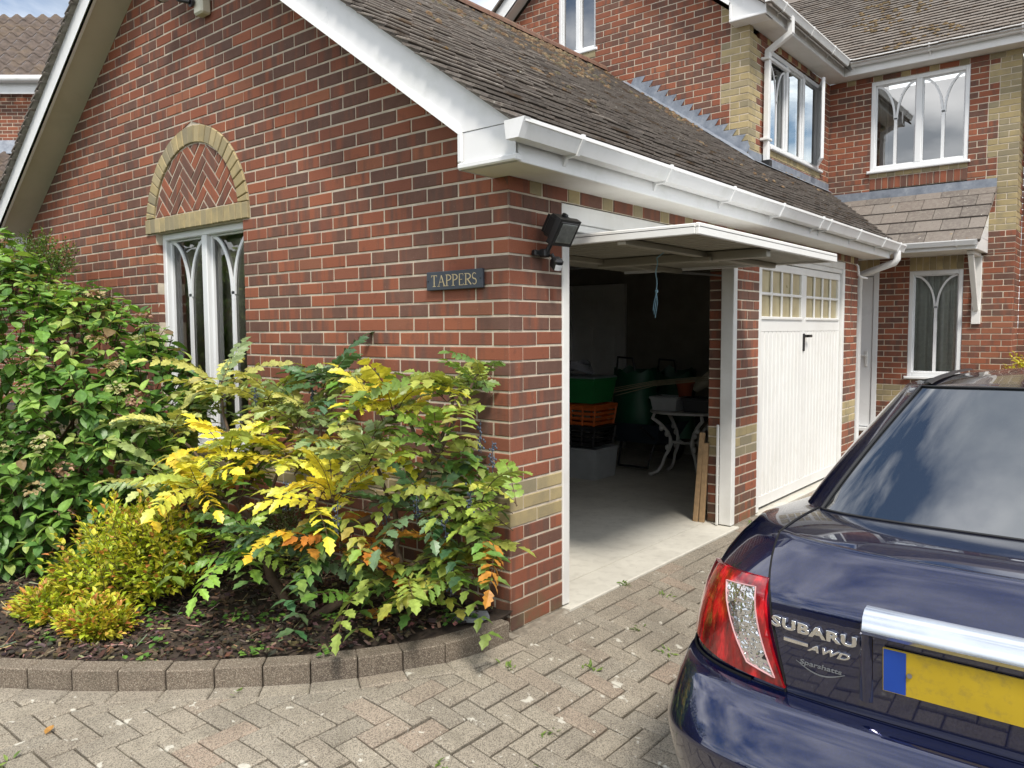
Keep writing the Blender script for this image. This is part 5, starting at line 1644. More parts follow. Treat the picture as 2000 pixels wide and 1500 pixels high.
for (x, y, z, st) in ROS:
    nf = 12 if z > .55 else 10
    a0 = R.random() * 6.28
    small = (st == 'm' and z > 1.28)
    for k in range(nf):
        az = a0 + k * 2.39996
        el = R.uniform(.1, .75) if k > 3 else R.uniform(.6, 1.1)
        # keep leaves out of the wall
        dy = math.sin(az) * math.cos(el) * .25
        if y + dy > -.03: az = -abs(az % 3.14) - .2
        dz = 0
        if z < .6: el -= .25
        s = R.uniform(.8, 1.12) * (.62 if small else 1.0)
        T = Matrix.Translation((x + R.uniform(-.05, .05), min(-.05, y + R.uniform(-.05, .05)), z - .06 + R.uniform(-.07, .05))) @ Matrix.Rotation(az, 4, 'Z') @ Matrix.Rotation(-el, 4, 'Y') @ Matrix.Rotation(R.uniform(-.4, .4), 4, 'X') @ Matrix.Scale(s, 4)
        tip = T @ V((.27, 0, -.09))
        if tip.y > -.02 or tip.z < .10: continue
        qp = px(tip); en = ed_near(tip.x, tip.y)[0]
        if qp[0] > 1030 or (qp[0] > 985 and qp[1] < 960) or (qp[1] > 1215 and R.random() < .75) or (en > .06 and R.random() < .8): continue
        fi = R.randrange(len(FR))
        ob = link('leaf', FR[fi], mah, T); nleaf += 1
        c = R.choice(PAL[st])
        if R.random() < .025: c = (.48, .22, .04)
        k_ = R.uniform(.8, 1.2)
        ob.color = (c[0] * k_, c[1] * k_, c[2] * k_, 1)
# shaded inner fronds, too many and too hidden to pick apart
inner = MB(); R2 = random.Random(77)
lfi = [leaflet(.088, .0235, .25, 2, .2), leaflet(.075, .02, .35, 2, .3)]
for q in range(110):
    (x, y, z, st) = ROS[R2.randrange(len(ROS))]
    p = V((x + R2.gauss(0, .09), y + R2.gauss(0, .07), z - .08 + R2.gauss(0, .09)))
    if p.y > -.06 or p.z < .42: continue
    qp = px(p)
    if qp[0] > 950: continue
    az = R2.random() * 6.28; d = V((math.cos(az), math.sin(az), R2.uniform(-.5, .5))).normalized()
    if (p + d * .3).y > -.03: d.y = -abs(d.y)
    if (p + d * .3).z < .1: d.z = abs(d.z)
    sdv = d.cross(V((0, 0, 1))).normalized(); c = R2.choice(PAL[st] if R2.random() < .5 else PAL['m']); L_ = R2.uniform(.2, .32)
    for k in range(7):
        t = .1 + .9 * k / 6; pp = p + d * L_ * t - V((0, 0, .16 * t * t))
        if pp.z < .12 or px(pp)[0] > 985: break
        for s in (1, -1): inner.add(lfi[k % 2], orient(pp, sdv * s + d * .5 + V((0, 0, R2.uniform(-.3, .1))), R2.uniform(-.3, .3)), c=tuple(v * R2.uniform(.75, 1.15) for v in c))
part('inner_foliage', inner, MT['leaf_s'], mah, colr=True, kind='stuff')
HUBS = [V((-.90, -.64, .06)), V((-1.19, -.66, .49)), V((-.80, -.58, .53)), V((-.38, -.42, .65)), V((-.14, -.36, .92)), V((-1.38, -.66, .58)), V((-.30, -.45, .38))]
br = MB()
def wob(a, b, r0, r1, sag=0.0, n=7, seed=0):
    RR = random.Random(seed); pts = []
    for i in range(n + 1):
        t = i / n; p = a.lerp(b, t) + V((RR.uniform(-1, 1), RR.uniform(-1, 1), RR.uniform(-1, 1))) * .018 * math.sin(math.pi * t)
        p.z -= sag * math.sin(math.pi * t); pts.append(p)
    br.tube(pts, [lerp(r0, r1, i / n) for i in range(n + 1)], 7)
wob(HUBS[0], HUBS[1], .030, .020, .06, seed=1); wob(HUBS[0] + V((.05, .05, 0)), HUBS[2], .034, .022, 0, seed=2); wob(HUBS[0] + V((.1, 0, 0)), HUBS[6], .026, .018, 0, seed=3)
wob(HUBS[2], HUBS[3], .02, .015, .03, seed=4); wob(HUBS[3], HUBS[4], .015, .011, 0, seed=5); wob(HUBS[1], HUBS[5], .016, .012, 0, seed=6); wob(HUBS[6], HUBS[3], .016, .012, 0, seed=7)
for i, (x, y, z, st) in enumerate(ROS):
    p = V((x, y, z)); h = min(HUBS[1:], key=lambda q: (q - p).length + (10 if q.z > z + .1 else 0)); wob(h, p, .011, .006, 0, seed=20 + i)
part('branch', br, MT['bark'], mah, smooth=True)
MB_BER = simple('berry', (.07, .09, .13), .55, var=.3, vs=60)
for i, (x, y, z) in enumerate(BER):
    b = MB(); RR = random.Random(i)
    b.tube([(x, y, z + .05), (x + .01, y - .01, z - .06), (x + .012, y - .012, z - .10)], .0015, 4)
    for k in range(26):
        t = RR.random(); b.sphere((x + .01 * t + RR.uniform(-.016, .016), y - .01 * t + RR.uniform(-.016, .016), z + .04 - .13 * t), (.0048, .0048, .0065), 6, 4)
    part('berry_cluster', b, MB_BER, mah, smooth=True)

# ---- broad leaved shrub on the left --------------------------------------
hyd = thing('hydrangea_bush', 'large green broad-leaved bush with faded flower heads at the left of the window', 'bush', (-3.3, -.85, .07))
BL = [(-3.55, -.85, 1.05, .85), (-2.85, -.72, .80, .62), (-3.95, -.95, 1.45, .62), (-2.85, -1.0, .45, .52), (-4.6, -.9, 1.3, .95), (-3.35, -1.15, .62, .62), (-2.62, -.50, 1.05, .42), (-3.1, -.6, 1.25, .55)]
OL = [oleaf(.105, .036, .3, .2), oleaf(.12, .042, .2, .3), oleaf(.085, .03, .4, .15)]
OLM = [q.mesh('leaf', MT['leaf_o']) for q in OL]
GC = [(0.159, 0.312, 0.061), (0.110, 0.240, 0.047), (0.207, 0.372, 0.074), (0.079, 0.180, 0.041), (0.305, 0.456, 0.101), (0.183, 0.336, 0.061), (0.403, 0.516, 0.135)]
R = random.Random(5); recs = []
tries = 0
def inside(p, skip=None, sh=.9):
    return any((p - V(b[:3])).length < b[3] * sh for i, b in enumerate(BL) if i != skip)
clusters = []
while len(clusters) < 1750 and tries < 80000:
    tries += 1
    i = R.choices(range(len(BL)), [b[3] ** 2 for b in BL])[0]; b = BL[i]
    d = V((R.gauss(0, 1), R.gauss(0, 1), R.gauss(0, 1))).normalized()
    if d.y > .5: continue
    p = V(b[:3]) + d * b[3] * R.uniform(.80, 1.05) + V([mnoise.noise(V((d.x * 3 + i, d.y * 3, d.z * 3 + k * 9))) * .12 for k in range(3)])
    if p.z < .12 or p.y > -.06 or inside(p, i, .80): continue
    clusters.append((p, d))
hstem = MB()
for ci, (p, d) in enumerate(clusters):
    ax = (d + V((0, 0, .7)) + V((R.uniform(-.3, .3), R.uniform(-.3, .3), 0))).normalized()
    tone = R.choice(GC); n = R.choice((4, 5, 6, 6))
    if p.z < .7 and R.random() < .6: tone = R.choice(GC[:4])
    a0 = R.random() * 6.28
    e1 = ax.orthogonal().normalized(); e2 = ax.cross(e1)
    hstem.tube([p - ax * .10 - d * .10, p - ax * .05, p + ax * .01], [.003, .003, .002], 4)
    for k in range(n):
        an = a0 + k * math.pi * .5 + (k // 2) * .8
        out_ = (e1 * math.cos(an) + e2 * math.sin(an)) * .95 + ax * R.uniform(.05, .55) - V((0, 0, R.uniform(0, .35)))
        pp = p - ax * .05 * (k // 2)
        sc_ = R.uniform(.55, 1.0)
        T = orient(pp, out_, R.uniform(-.4, .4)) @ Matrix.Scale(sc_, 4)
        kk = R.uniform(.7, 1.3)
        col = tuple(c * kk for c in tone)
        if R.random() < .045: col = (.24, .17, .09)
        if (pp + out_.normalized() * .1).y > -.02: continue
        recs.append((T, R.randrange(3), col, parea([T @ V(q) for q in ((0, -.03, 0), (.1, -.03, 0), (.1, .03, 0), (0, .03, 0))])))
for q in range(900):                                  # leaves inside the bush
    i = R.randrange(len(BL)); b = BL[i]
    d = V((R.gauss(0, 1), R.gauss(0, 1), R.gauss(0, 1))).normalized(); p = V(b[:3]) + d * b[3] * R.uniform(.5, .86)
    if p.z < .12 or p.y > -.15: continue
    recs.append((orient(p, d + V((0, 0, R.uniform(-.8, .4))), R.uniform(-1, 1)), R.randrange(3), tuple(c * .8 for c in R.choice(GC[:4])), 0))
recs.sort(key=lambda q: -q[3])
rest = MB()
for i, (T, k, col, a) in enumerate(recs):
    if i < 300:
        ob = link('leaf', OLM[k], hyd, T); ob.color = (*col, 1)
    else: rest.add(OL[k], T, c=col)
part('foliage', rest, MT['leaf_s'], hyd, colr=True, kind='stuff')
for k in range(9):
    a = V((-3.4 + R.uniform(-.5, .5), -.8 + R.uniform(-.25, .2), .05)); b = BL[k % len(BL)]
    e = V(b[:3]) + V((R.uniform(-.2, .2), R.uniform(-.2, .1), b[3] * .5))
    hstem.tube([a, a.lerp(e, .5) + V((R.uniform(-.1, .1), R.uniform(-.1, .1), 0)), e], [.014, .01, .006], 6)
part('stem', hstem, MT['twig'], hyd, smooth=True)
pet = oleaf(.028, .012, .3, .2, 3); nfl = 0
for ci, (p, d) in enumerate(clusters):
    if nfl >= 46 or d.y > .1 or d.z < -.1 or R.random() > .22: continue
    nfl += 1; fl = MB(); ax = (d + V((0, 0, 1.2))).normalized(); e1 = ax.orthogonal().normalized(); e2 = ax.cross(e1)
    base = R.choice([(.40, .25, .17), (.46, .36, .20), (.42, .42, .20), (.36, .20, .15), (.50, .46, .26)])
    for k in range(30):
        an = R.random() * 6.28; rr = R.random() ** .5
        dirv = (e1 * math.cos(an) + e2 * math.sin(an)) * rr + ax * (1 - rr * .7)
        pp = p + ax * .05 + dirv * .045
        kk = R.uniform(.7, 1.25)
        fl.add(pet, orient(pp, (e1 * math.cos(an + R.uniform(-1, 1)) + e2 * math.sin(an + R.uniform(-1, 1)) + ax * R.uniform(-.2, .5)), R.uniform(-.6, .6)), c=tuple(c * kk for c in base))
    part('flower_head', fl, MT['leaf_s'], hyd, colr=True)

# ---- small-leaved mounds ----------------------------------------------------
def sprig_mound(name, label, cat, ctr, rad, nspr, pal, tips, leafL=.03, nl=14, zmin=.08, ymax_=-.05, seed=1, up=.5, loc=None, sprL=.16):
    t = thing(name, label, cat, loc or (ctr[0][0], ctr[0][1], .07))
    R = random.Random(seed); lf = oleaf(leafL, leafL * .3, .3, .25, 3); fo = MB(); stm = MB()
    for q in range(nspr):
        c = ctr[R.randrange(len(ctr))]; r_ = rad[ctr.index(c)]
        d = V((R.gauss(0, 1), R.gauss(0, 1), abs(R.gauss(0, 1)) * .9 - .15)).normalized()
        tip = V(c) + V((d.x * r_[0], d.y * r_[1], d.z * r_[2])) * R.uniform(.72, 1.12)
        if tip.z < zmin or tip.y > ymax_: continue
        dr = (V((d.x * .9, d.y * .9, d.z)) + V((0, 0, up)) + V((R.uniform(-.4, .4), R.uniform(-.4, .4), 0))).normalized()
        L_ = sprL * R.uniform(.7, 1.3)
        b = tip - dr * L_
        stm.tube([b, tip], [.0022, .001], 4)
        e1 = dr.orthogonal().normalized(); e2 = dr.cross(e1)
        tone = R.choice(pal)
        for k in range(nl):
            tt = k / (nl - 1); an = k * 2.4 + q
            out_ = (e1 * math.cos(an) + e2 * math.sin(an)) * (1 - .55 * tt) + dr * (.35 + .9 * tt)
            col = tone
            if tt > .82 and R.random() < tips[1]: col = R.choice(tips[0])
            kk = R.uniform(.7, 1.3)
            fo.add(lf, orient(b + dr * L_ * tt, out_, R.uniform(-.5, .5)) @ Matrix.Scale(R.uniform(.75, 1.2) * (1 - .25 * tt), 4), c=tuple(x * kk for x in col))
    part('foliage', fo, MT['leaf_s'], t, colr=True, kind='stuff'); part('stem', stm, MT['twig'], t)
    return t
YG = [(.50, .56, .04), (.42, .52, .04), (.60, .58, .06), (.34, .46, .035), (.56, .52, .05)]
sprig_mound('golden_spirea_bush', 'low bright yellow-green bush with orange shoot tips in front of the large bush', 'bush', [(-1.78, -1.10, .22), (-1.55, -1.00, .30), (-1.45, -1.36, .12), (-1.85, -1.42, .12)], [(.40, .32, .42), (.30, .24, .36), (.20, .16, .12), (.22, .16, .12)], 760, YG, ([(.62, .30, .08), (.52, .20, .07), (.68, .46, .09)], .32), .046, 13, seed=4, sprL=.21)
sprig_mound('variegated_shrub', 'small pale-edged shrub at the wall foot between the two bushes', 'shrub', [(-1.55, -.28, .28)], [(.24, .16, .28)], 90, [(.28, .34, .16), (.16, .25, .09), (.42, .46, .28)], ([(.5, .52, .34)], .5), .036, 12, seed=9)
sprig_mound('climbing_shrub', 'fine-leaved climber above the broad-leaved bush at the left frame edge', 'shrub', [(-4.95, -.35, 2.05)], [(.75, .25, .30)], 230, [(.10, .20, .04), (.15, .26, .05), (.07, .15, .03)], ([(.25, .33, .08)], .4), .03, 12, zmin=1.3, seed=12, loc=(-4.95, -.3, 1.3))
sprig_mound('golden_shrub', 'bright yellow shrub by the house corner behind the car roof', 'shrub', [(1.62, 8.05, .75)], [(.55, .4, .62)], 330, [(.52, .48, .04), (.42, .44, .04), (.58, .50, .06)], ([(.6, .55, .12)], .4), .05, 12, zmin=.0, ymax_=8.3, seed=15, loc=(1.62, 8.05, -.12))
# seedlings in the mulch and weeds in the joints
sd_ = MB(); R = random.Random(8); lf = oleaf(.03, .012, .2, .3, 3)
spots = [(-1.05, -1.28), (-1.25, -1.18), (-1.4, -1.1), (-.6, -1.05), (-1.75, -1.55), (-.35, -.85), (-1.15, -1.02), (-2.1, -1.05), (-.16, -.30), (-.10, -.22), (-.65, -.6), (-1.5, -1.55), (-.95, -1.4), (-2.4, -1.5), (-1.0, -.9), (-1.3, -.85), (-.86, -.83)]
for (x, y) in spots:
    for k in range(R.randrange(8, 20)):
        an = R.random() * 6.28; p = V((x + R.gauss(0, .035), y + R.gauss(0, .035), bedz(x, y) + R.uniform(.005, .045)))
        sd_.add(lf, orient(p, V((math.cos(an), math.sin(an), R.uniform(-.1, .6))), R.uniform(-.4, .4)) @ Matrix.Scale(R.uniform(.6, 1.3), 4), c=R.choice([(.12, .26, .04), (.17, .32, .06), (.09, .21, .04)]))
s_ = part('seedlings', sd_, MT['leaf_s'], None, colr=True); tag(s_, 'scattered small green seedlings growing up through the bark mulch', 'seedlings', kind='stuff')
wd_ = MB(); lf2 = oleaf(.022, .004, .2, .3, 3)
for (x, y, n) in ((.22, -.28, 14), (.06, .98, 22), (.30, 1.05, 12), (.62, .45, 10), (.46, .02, 12), (.62, -.55, 9), (.50, -1.02, 14), (.06, 2.9, 16), (.78, -.72, 10), (-.62, -2.05, 10), (-.05, -1.9, 12), (.07, 3.6, 10), (-.50, -1.22, 6), (.15, -1.62, 12), (.85, .15, 8), (.40, .55, 10)):
    for k in range(n):
        an = R.random() * 6.28; xx, yy = x + R.gauss(0, .02), y + R.gauss(0, .02)
        wd_.add(lf2, orient(V((xx, yy, gz(xx, yy))), V((math.cos(an), math.sin(an), R.uniform(.2, 1.4))), R.uniform(-.4, .4)) @ Matrix.Scale(R.uniform(.7, 1.6), 4), c=R.choice([(.16, .26, .05), (.22, .32, .07), (.12, .2, .04)]))
s_ = part('joint_weeds', wd_, MT['leaf_s'], None, colr=True); tag(s_, 'tiny tufts of weeds growing in the joints of the block paving', 'weeds', kind='stuff')
for (x, y, col, rz, lab) in ((-.42, -1.99, (.62, .50, .03), .6, 'single yellow fallen leaf lying on the block paving near the bottom edge'), (-.73, -1.86, (.50, .27, .08), 2.2, 'single orange-brown fallen leaf lying on the paving at the left')):
    m = oleaf(.05, .016, .5, -.2, 5); ob = link('fallen_leaf', m.mesh('fallen_leaf', MT['leaf_o']), None, Matrix.Translation((x, y, gz(x, y) + .006)) @ Matrix.Rotation(rz, 4, 'Z')); ob.color = (*col, 1)
    tag(ob, lab, 'leaf', 'fallen leaves on the paving')

# ---- greenery behind and beside the viewer (seen in the reflections) -----------
def hedge(name, label, x0, x1, y0, y1, h, n, seed):
    t = thing(name, label, 'hedge', ((x0 + x1) / 2, (y0 + y1) / 2, -.1))
    R = random.Random(seed); fo = MB(); lf = oleaf(.24, .10, .3, .2, 3)
    for q in range(n):
        x, y, z = R.uniform(x0, x1), R.uniform(y0, y1), R.uniform(0, 1) ** .8 * h
        z *= .82 + .25 * mnoise.noise(V((x * .6, y * .6, 0)))
        d = V((R.gauss(0, 1), R.gauss(0, 1), R.uniform(-.2, 1)))
        fo.add(lf, orient(V((x, y, z)), d, R.uniform(-1, 1)), c=R.choice([(.05, .10, .025), (.08, .14, .03), (.035, .075, .02), (.13, .19, .05), (.2, .2, .05)]))
    part('foliage', fo, MT['leaf_s'], t, colr=True, kind='stuff')
    o = MB()
    o.box((x0 + .3, y0 + .3, 0), (x1 - .3, y1 - .3, h * .6)); part('inner_growth', o, MT['soil'], t)
hedge('garden_hedge', 'tall mixed green hedge along the left side of the front garden', -12, -9.6, -9, -.5, 4.6, 2600, 31)
hedge('road_hedge', 'green hedge across the drive behind the viewer', -7, 11, -13.5, -12, 2.6, 2600, 32)
# ------------------------------------------------------------------ parked car (rear towards the viewer)
CX, CY, CZ = 2.2, -1.05, -.125
car = thing('parked_car', 'dark blue saloon car parked beside the garage, rear lamp and boot facing the viewer', 'car', (CX, CY + 2.29, CZ))
WT = [(.14, .80), (.18, .83), (.30, .875), (.45, .895), (.60, .892), (.75, .88), (.85, .862), (.95, .828), (1.0, .80), (1.05, .765), (1.1, .74)]
NT = [(.3, 4.2), (.5, 4.4), (.65, 4.2), (.8, 3.9), (.95, 3.5), (1.046, 3.3)]
LT = [(.3, .5), (.6, .52), (.8, .6), (1.046, .72)]
SLT = [(.14, .15), (.62, .146), (.70, .138), (.80, .128), (.895, .120), (.912, .124), (.93, .132), (1.0, .170), (1.03, .189), (1.046, .204)]
SBT = [(.16, .12), (.22, .07), (.30, .04), (.40, .016), (.47, .004), (.488, .0), (.50, .003), (.55, .024), (.60, .050), (.635, .072), (.648, .09), (.655, .14)]
def W3(X, S, H): return V((CX + X, CY + S, CZ + H))
def outl(th, H, S0, n=None, L_=None, W=None):
    n = n or interp(NT, H); L_ = L_ or interp(LT, H); W = W or interp(WT, H)
    return -W * max(0, math.sin(th)) ** (2 / n), S0 + L_ * (1 - max(0, math.cos(th)) ** (2 / n))
def rear(th, H, tab=SLT, off=0.0):
    """point on the rear surface, left half for th>0, right half for th<0"""
    s = 1 if th >= 0 else -1; t = abs(th)
    X, S = outl(t, H, interp(tab, H))
    if off:
        X2, S2 = outl(min(t + .01, 1.57), H, interp(tab, H)); X1, S1 = outl(max(t - .01, 0), H, interp(tab, H))
        tx, ts = X2 - X1, S2 - S1; l = math.hypot(tx, ts) or 1; X, S = X + ts / l * -off * -1 * -1, S + tx / l * off
    return W3(X * s, S, H)
def thX(X, H):
    W = interp(WT, H); n = interp(NT, H); return math.asin(min(1, (abs(X) / W)) ** (n / 2))
def rearX(X, H, tab=SLT, off=0.0):
    t = thX(X, H); p = rear(t, H, tab); q = V((p.x, p.y, p.z))
    if X > 0: q.x = 2 * CX - q.x
    q.y -= off; return q
FLEN = 4.58
THN = [math.pi / 2 * (i / 22) for i in range(23)]
# ---- lower body: closed outline at given height -------------------------------
def ring(H, S0, Sf, W=None, nf=2.6, Lf=.95):
    """left half outline from rear centre to front centre"""
    pts = [outl(t, H, S0, W=W) for t in THN]
    Ws = -(pts[-1][0]); sA = pts[-1][1]; sB = Sf - Lf
    for i in range(1, 9): pts.append((-Ws, lerp(sA, sB, i / 8)))
    for i in range(1, 15):
        t = math.pi / 2 * i / 14
        pts.append((-Ws * math.cos(t) ** (2 / nf), Sf - Lf + Lf * math.sin(t) ** (2 / nf)))
    return pts
def htop(S): return interp([(.2, 1.046), (.45, 1.04), (.75, 1.015), (1.3, .975), (2.5, .945), (3.3, .93), (4.0, .85), (4.45, .74), (4.6, .66)], S)
HS = [.16, .22, .30, .40, .50, .60, .66, .72, .78, .84, .89, .905, .92, .94, .97, 1.0, 1.02, 1.046]
def sfront(H): return interp([(.16, 4.48), (.3, 4.56), (.5, 4.58), (.65, 4.56), (.75, 4.50), (.9, 4.4), (1.05, 4.2)], H)
rows = []
for H in HS:
    r0 = ring(H, interp(SLT, H), sfront(H)); row = []
    for (X, S) in r0:
        ht = htop(S); h = H if ht >= 1.045 else .16 + (H - .16) * (ht - .16) / (1.046 - .16)
        Wc = interp(WT, h); row.append((X, S, h))
    rows.append(row)
def arch_gap(S, h):
    for c in (.93, 3.55):
        if (S - c) ** 2 + (h - .30) ** 2 < .34 ** 2: return True
    return False
def both(mb, fn):
    """add the left half and its mirror image"""
    m = MB(); fn(m); mb.add(m)
    m2 = MB(); m2.v = [(2 * CX - x, y, z) for x, y, z in m.v]; m2.f = [tuple(reversed(f)) for f in m.f]; m2.m = list(m.m); m2.a = list(m.a); m2.c = list(m.c); mb.add(m2)
body = MB()
def _b(m):
    for i in range(len(rows) - 1):
        for j in range(len(rows[0]) - 1):
            q = [rows[i][j], rows[i][j + 1], rows[i + 1][j + 1], rows[i + 1][j]]
            cS = sum(p[1] for p in q) / 4; cH = sum(p[2] for p in q) / 4
            if abs(sum(p[0] for p in q) / 4) > .7 and arch_gap(cS, cH): continue
            m.face([W3(*p) for p in q][::-1])
both(body, _b)
# ---- greenhouse rings -----------------------------------------------------------
def gring(h):
    t = (h - 1.03) / (1.405 - 1.03)
    Sr = lerp(.60, 1.30, t); Sf = lerp(3.50, 2.46, t); W = lerp(.715, .545, t ** 1.15)
    return ring(1.0, Sr, Sf, W=W, nf=3.6, Lf=.8), Sr, Sf, W
def gring2(h):
    t = (h - 1.03) / (1.405 - 1.03)
    Sr = lerp(.60, 1.30, t); Sf = lerp(3.50, 2.46, t); W = lerp(.715, .545, t ** 1.1)
    n, L_ = 5.0, .85
    pts = []
    for th in THN: pts.append((-W * math.sin(th) ** (2 / n), Sr + L_ * (1 - max(0, math.cos(th)) ** (2 / n)) * (1 - .25 * t)))
    sA = pts[-1][1]; sB = Sf - .7
    for i in range(1, 9): pts.append((-W, lerp(sA, sB, i / 8)))
    for i in range(1, 15):
        a = math.pi / 2 * i / 14; pts.append((-W * math.cos(a) ** (2 / 4.), Sf - .7 + .7 * math.sin(a) ** (2 / 4.)))
    return pts
def gb_h(S): return interp([(.6, 1.052), (.9, 1.03), (1.5, .985), (2.6, .955), (3.3, .945), (3.6, .96)], S)
NG = 10
g0 = gring2(1.03)
grow = []
for k in range(NG + 1):
    t = k / NG; hh = lerp(1.03, 1.405, t); rr = gring2(hh)
    row = []
    for j, (X, S) in enumerate(rr):
        zb = gb_h(g0[j][1]); bulge = .012 * math.sin(math.pi * t)
        row.append((X * (1 + bulge), S, lerp(zb, 1.405 + .012 * (1 - (X / .545) ** 2 if abs(X) < .545 else 0), t)))
    grow.append(row)
# deck, shoulders, bonnet: ruled between body top and greenhouse foot
top = rows[-1]
deck = []
for k in range(7):
    t = k / 6; r_ = []
    for j in range(len(top)):
        a, b = V(top[j]), V(grow[0][j]); p = a.lerp(b, t)
        bul = .016 if j < 23 else (.02 if j < 31 else .045)
        if k not in (0, 6): p.z += bul * math.sin(math.pi * t) * (1 if j >= 23 else max(.0, 1 - (abs(p.x) / .75) ** 2)) * (1 if j < 23 or j >= 31 else .5)
        r_.append(p)
    deck.append(r_)
def _d(m): m.grid([[W3(*p) for p in r_] for r_ in deck], flip=True)
both(body, _d)
# index ranges on the greenhouse: rear glass / pillar / side glass / windscreen
def gx(j): return abs(grow[0][j][0])
JG = max(j for j in range(23) if gx(j) < .60)
def _pill(m):
    for k in range(NG):
        for j in range(len(grow[0]) - 1):
            if j < JG: continue
            side_glass = 22 <= j < 32 and 1 <= k < NG - 1
            front = j >= 38
            if side_glass or front: continue
            m.face([W3(*p) for p in (grow[k][j], grow[k][j + 1], grow[k + 1][j + 1], grow[k + 1][j])][::-1])
both(body, _pill)
# roof
def _r(m):
    e = grow[-1]; rws = []
    for k in range(7):
        t = k / 6; r_ = []
        for j in range(len(e)):
            X, S, h = e[j]; cS = 1.9
            Xn = X * (1 - t); 
            prof = interp([(1.25, .0), (1.45, .35), (1.75, .75), (2.1, 1), (2.4, .8), (2.5, .6)], lerp(S, S, t))
            r_.append(W3(Xn, S, h + .062 * (1 - (1 - t) ** 2) * interp([(1.28, .0), (1.42, .35), (1.7, .8), (2.0, 1), (2.3, .85), (2.47, .5)], S)))
        rws.append(r_)
    m.grid(rws, flip=True)
both(body, _r)
bo = part('body', body, MT['paint'], car, fix=True); smooth_by_angle(bo.data, 40)
CG = NB('car_glass'); CG.set(Base_Color=(.006, .008, .010), Roughness=.012, IOR=3.6); CG = CG.m
def glass_panel(nm, jr, kr, off=.004):
    g = MB()
    def fn(m):
        for k in kr:
            for j in jr: m.face([W3(*p) for p in (grow[k][j], grow[k][j + 1], grow[k + 1][j + 1], grow[k + 1][j])][::-1])
    both(g, fn); o = part(nm, g, CG, car, fix=True); smooth_by_angle(o.data, 60); return o
glass_panel('rear_window', range(0, JG), range(0, NG))
glass_panel('windscreen', range(38, len(grow[0]) - 1), range(0, NG))
glass_panel('side_window', range(22, 32), range(1, NG - 1))
def mirrored0(m):
    m2 = MB(); m2.v = [(2 * CX - x, y, z) for x, y, z in m.v]; m2.f = [tuple(reversed(f)) for f in m.f]; m2.m = list(m.m); m2.a = list(m.a); m2.c = list(m.c); return m2
# black band round the rear glass, ditch mouldings on the roof
o = MB()
def _s(m):
    pts = [W3(*grow[k][JG]) + V((-.004, -.004, .002)) for k in range(NG + 1)]
    m.tube(pts, .006, 6)
    pts = [W3(*grow[0][j]) + V((0, -.004, .003)) for j in range(JG + 1)]; m.tube(pts, .004, 6)
    pts = [W3(*grow[NG][j]) + V((0, -.002, .003)) for j in range(JG + 1)]; m.tube(pts, .004, 6)
both(o, _s); part('window_seal', o, MT['black_pl'], car, smooth=True)
o = MB()
def _m(m):
    rws = []
    for i in range(14):
        S = lerp(1.37, 2.35, i / 13); Xc = interp([(1.30, .43), (1.5, .44), (2.0, .445), (2.35, .445)], S)
        h = 1.408 + .062 * (1 - (Xc / .545) ** 2) * interp([(1.28, .0), (1.42, .35), (1.7, .8), (2.0, 1), (2.3, .85), (2.47, .5)], S) + .008
        rws.append([W3(-Xc - .018, S, h - .008), W3(-Xc - .006, S, h + .004), W3(-Xc + .010, S, h + .006), W3(-Xc + .02, S, h - .002)])
    m.grid(rws, flip=True)
_m(o); part('roof_moulding', o, MT['black_pl'], car, smooth=True); part('roof_moulding', mirrored0(o), MT['black_pl'], car, smooth=True)

# ---- patches on the rear surface -------------------------------------------------
def patch(poly, nt, nh, off, tab=SLT, skirt=.006, mirror=True, mat_i=0):
    """convex polygon in (theta,H) mapped on the rear surface, with a rim"""
    ts = [p[0] for p in poly]; hs = [p[1] for p in poly]
    if area2(poly) < 0: poly = poly[::-1]
    m = MB()
    for i in range(nt):
        for j in range(nh):
            a, b = lerp(min(ts), max(ts), i / nt), lerp(min(ts), max(ts), (i + 1) / nt); c, d = lerp(min(hs), max(hs), j / nh), lerp(min(hs), max(hs), (j + 1) / nh)
            q = rect(a, b, c, d)
            for k in range(len(poly)):
                p0, p1 = poly[k], poly[(k + 1) % len(poly)]
                ex, ey = p1[0] - p0[0], p1[1] - p0[1]
                if len(q) >= 3: q = clip_half(q, ey, -ex, ey * p0[0] - ex * p0[1])
            if len(q) >= 3 and area2(q) > 1e-7: m.face([rpt(t, h, off, tab) for t, h in q][::-1])
    # rim
    dense = []
    for k in range(len(poly)):
        p0, p1 = poly[k], poly[(k + 1) % len(poly)]
        for s in range(8): dense.append((lerp(p0[0], p1[0], s / 8), lerp(p0[1], p1[1], s / 8)))
    m.grid([[rpt(t, h, off, tab) for t, h in dense], [rpt(t, h, off - skirt, tab) for t, h in dense]], close=True)
    return m
def rpt(t, h, off, tab=SLT):
    X, S = outl(t, h, interp(tab, h)); X2, S2 = outl(min(t + .01, 1.57), h, interp(tab, h)); X1, S1 = outl(max(t - .01, 0), h, interp(tab, h))
    tx, ts = X2 - X1, S2 - S1; l = math.hypot(tx, ts) or 1
    # outward normal of the left half: tangent (tx,ts) with tx<0 ; normal = (ts_, ...)
    nx, ns = -ts / l, tx / l
    return W3(X + nx * off, S + ns * off, h)
def mirrored(m):
    m2 = MB(); m2.v = [(2 * CX - x, y, z) for x, y, z in m.v]; m2.f = [tuple(reversed(f)) for f in m.f]; m2.m = list(m.m); m2.a = list(m.a); m2.c = list(m.c); return m2
SEAM = [(.655, .318), (.70, .335), (.80, .40), (.90, .49), (.948, .555), (1.0, .63), (1.046, .70)]
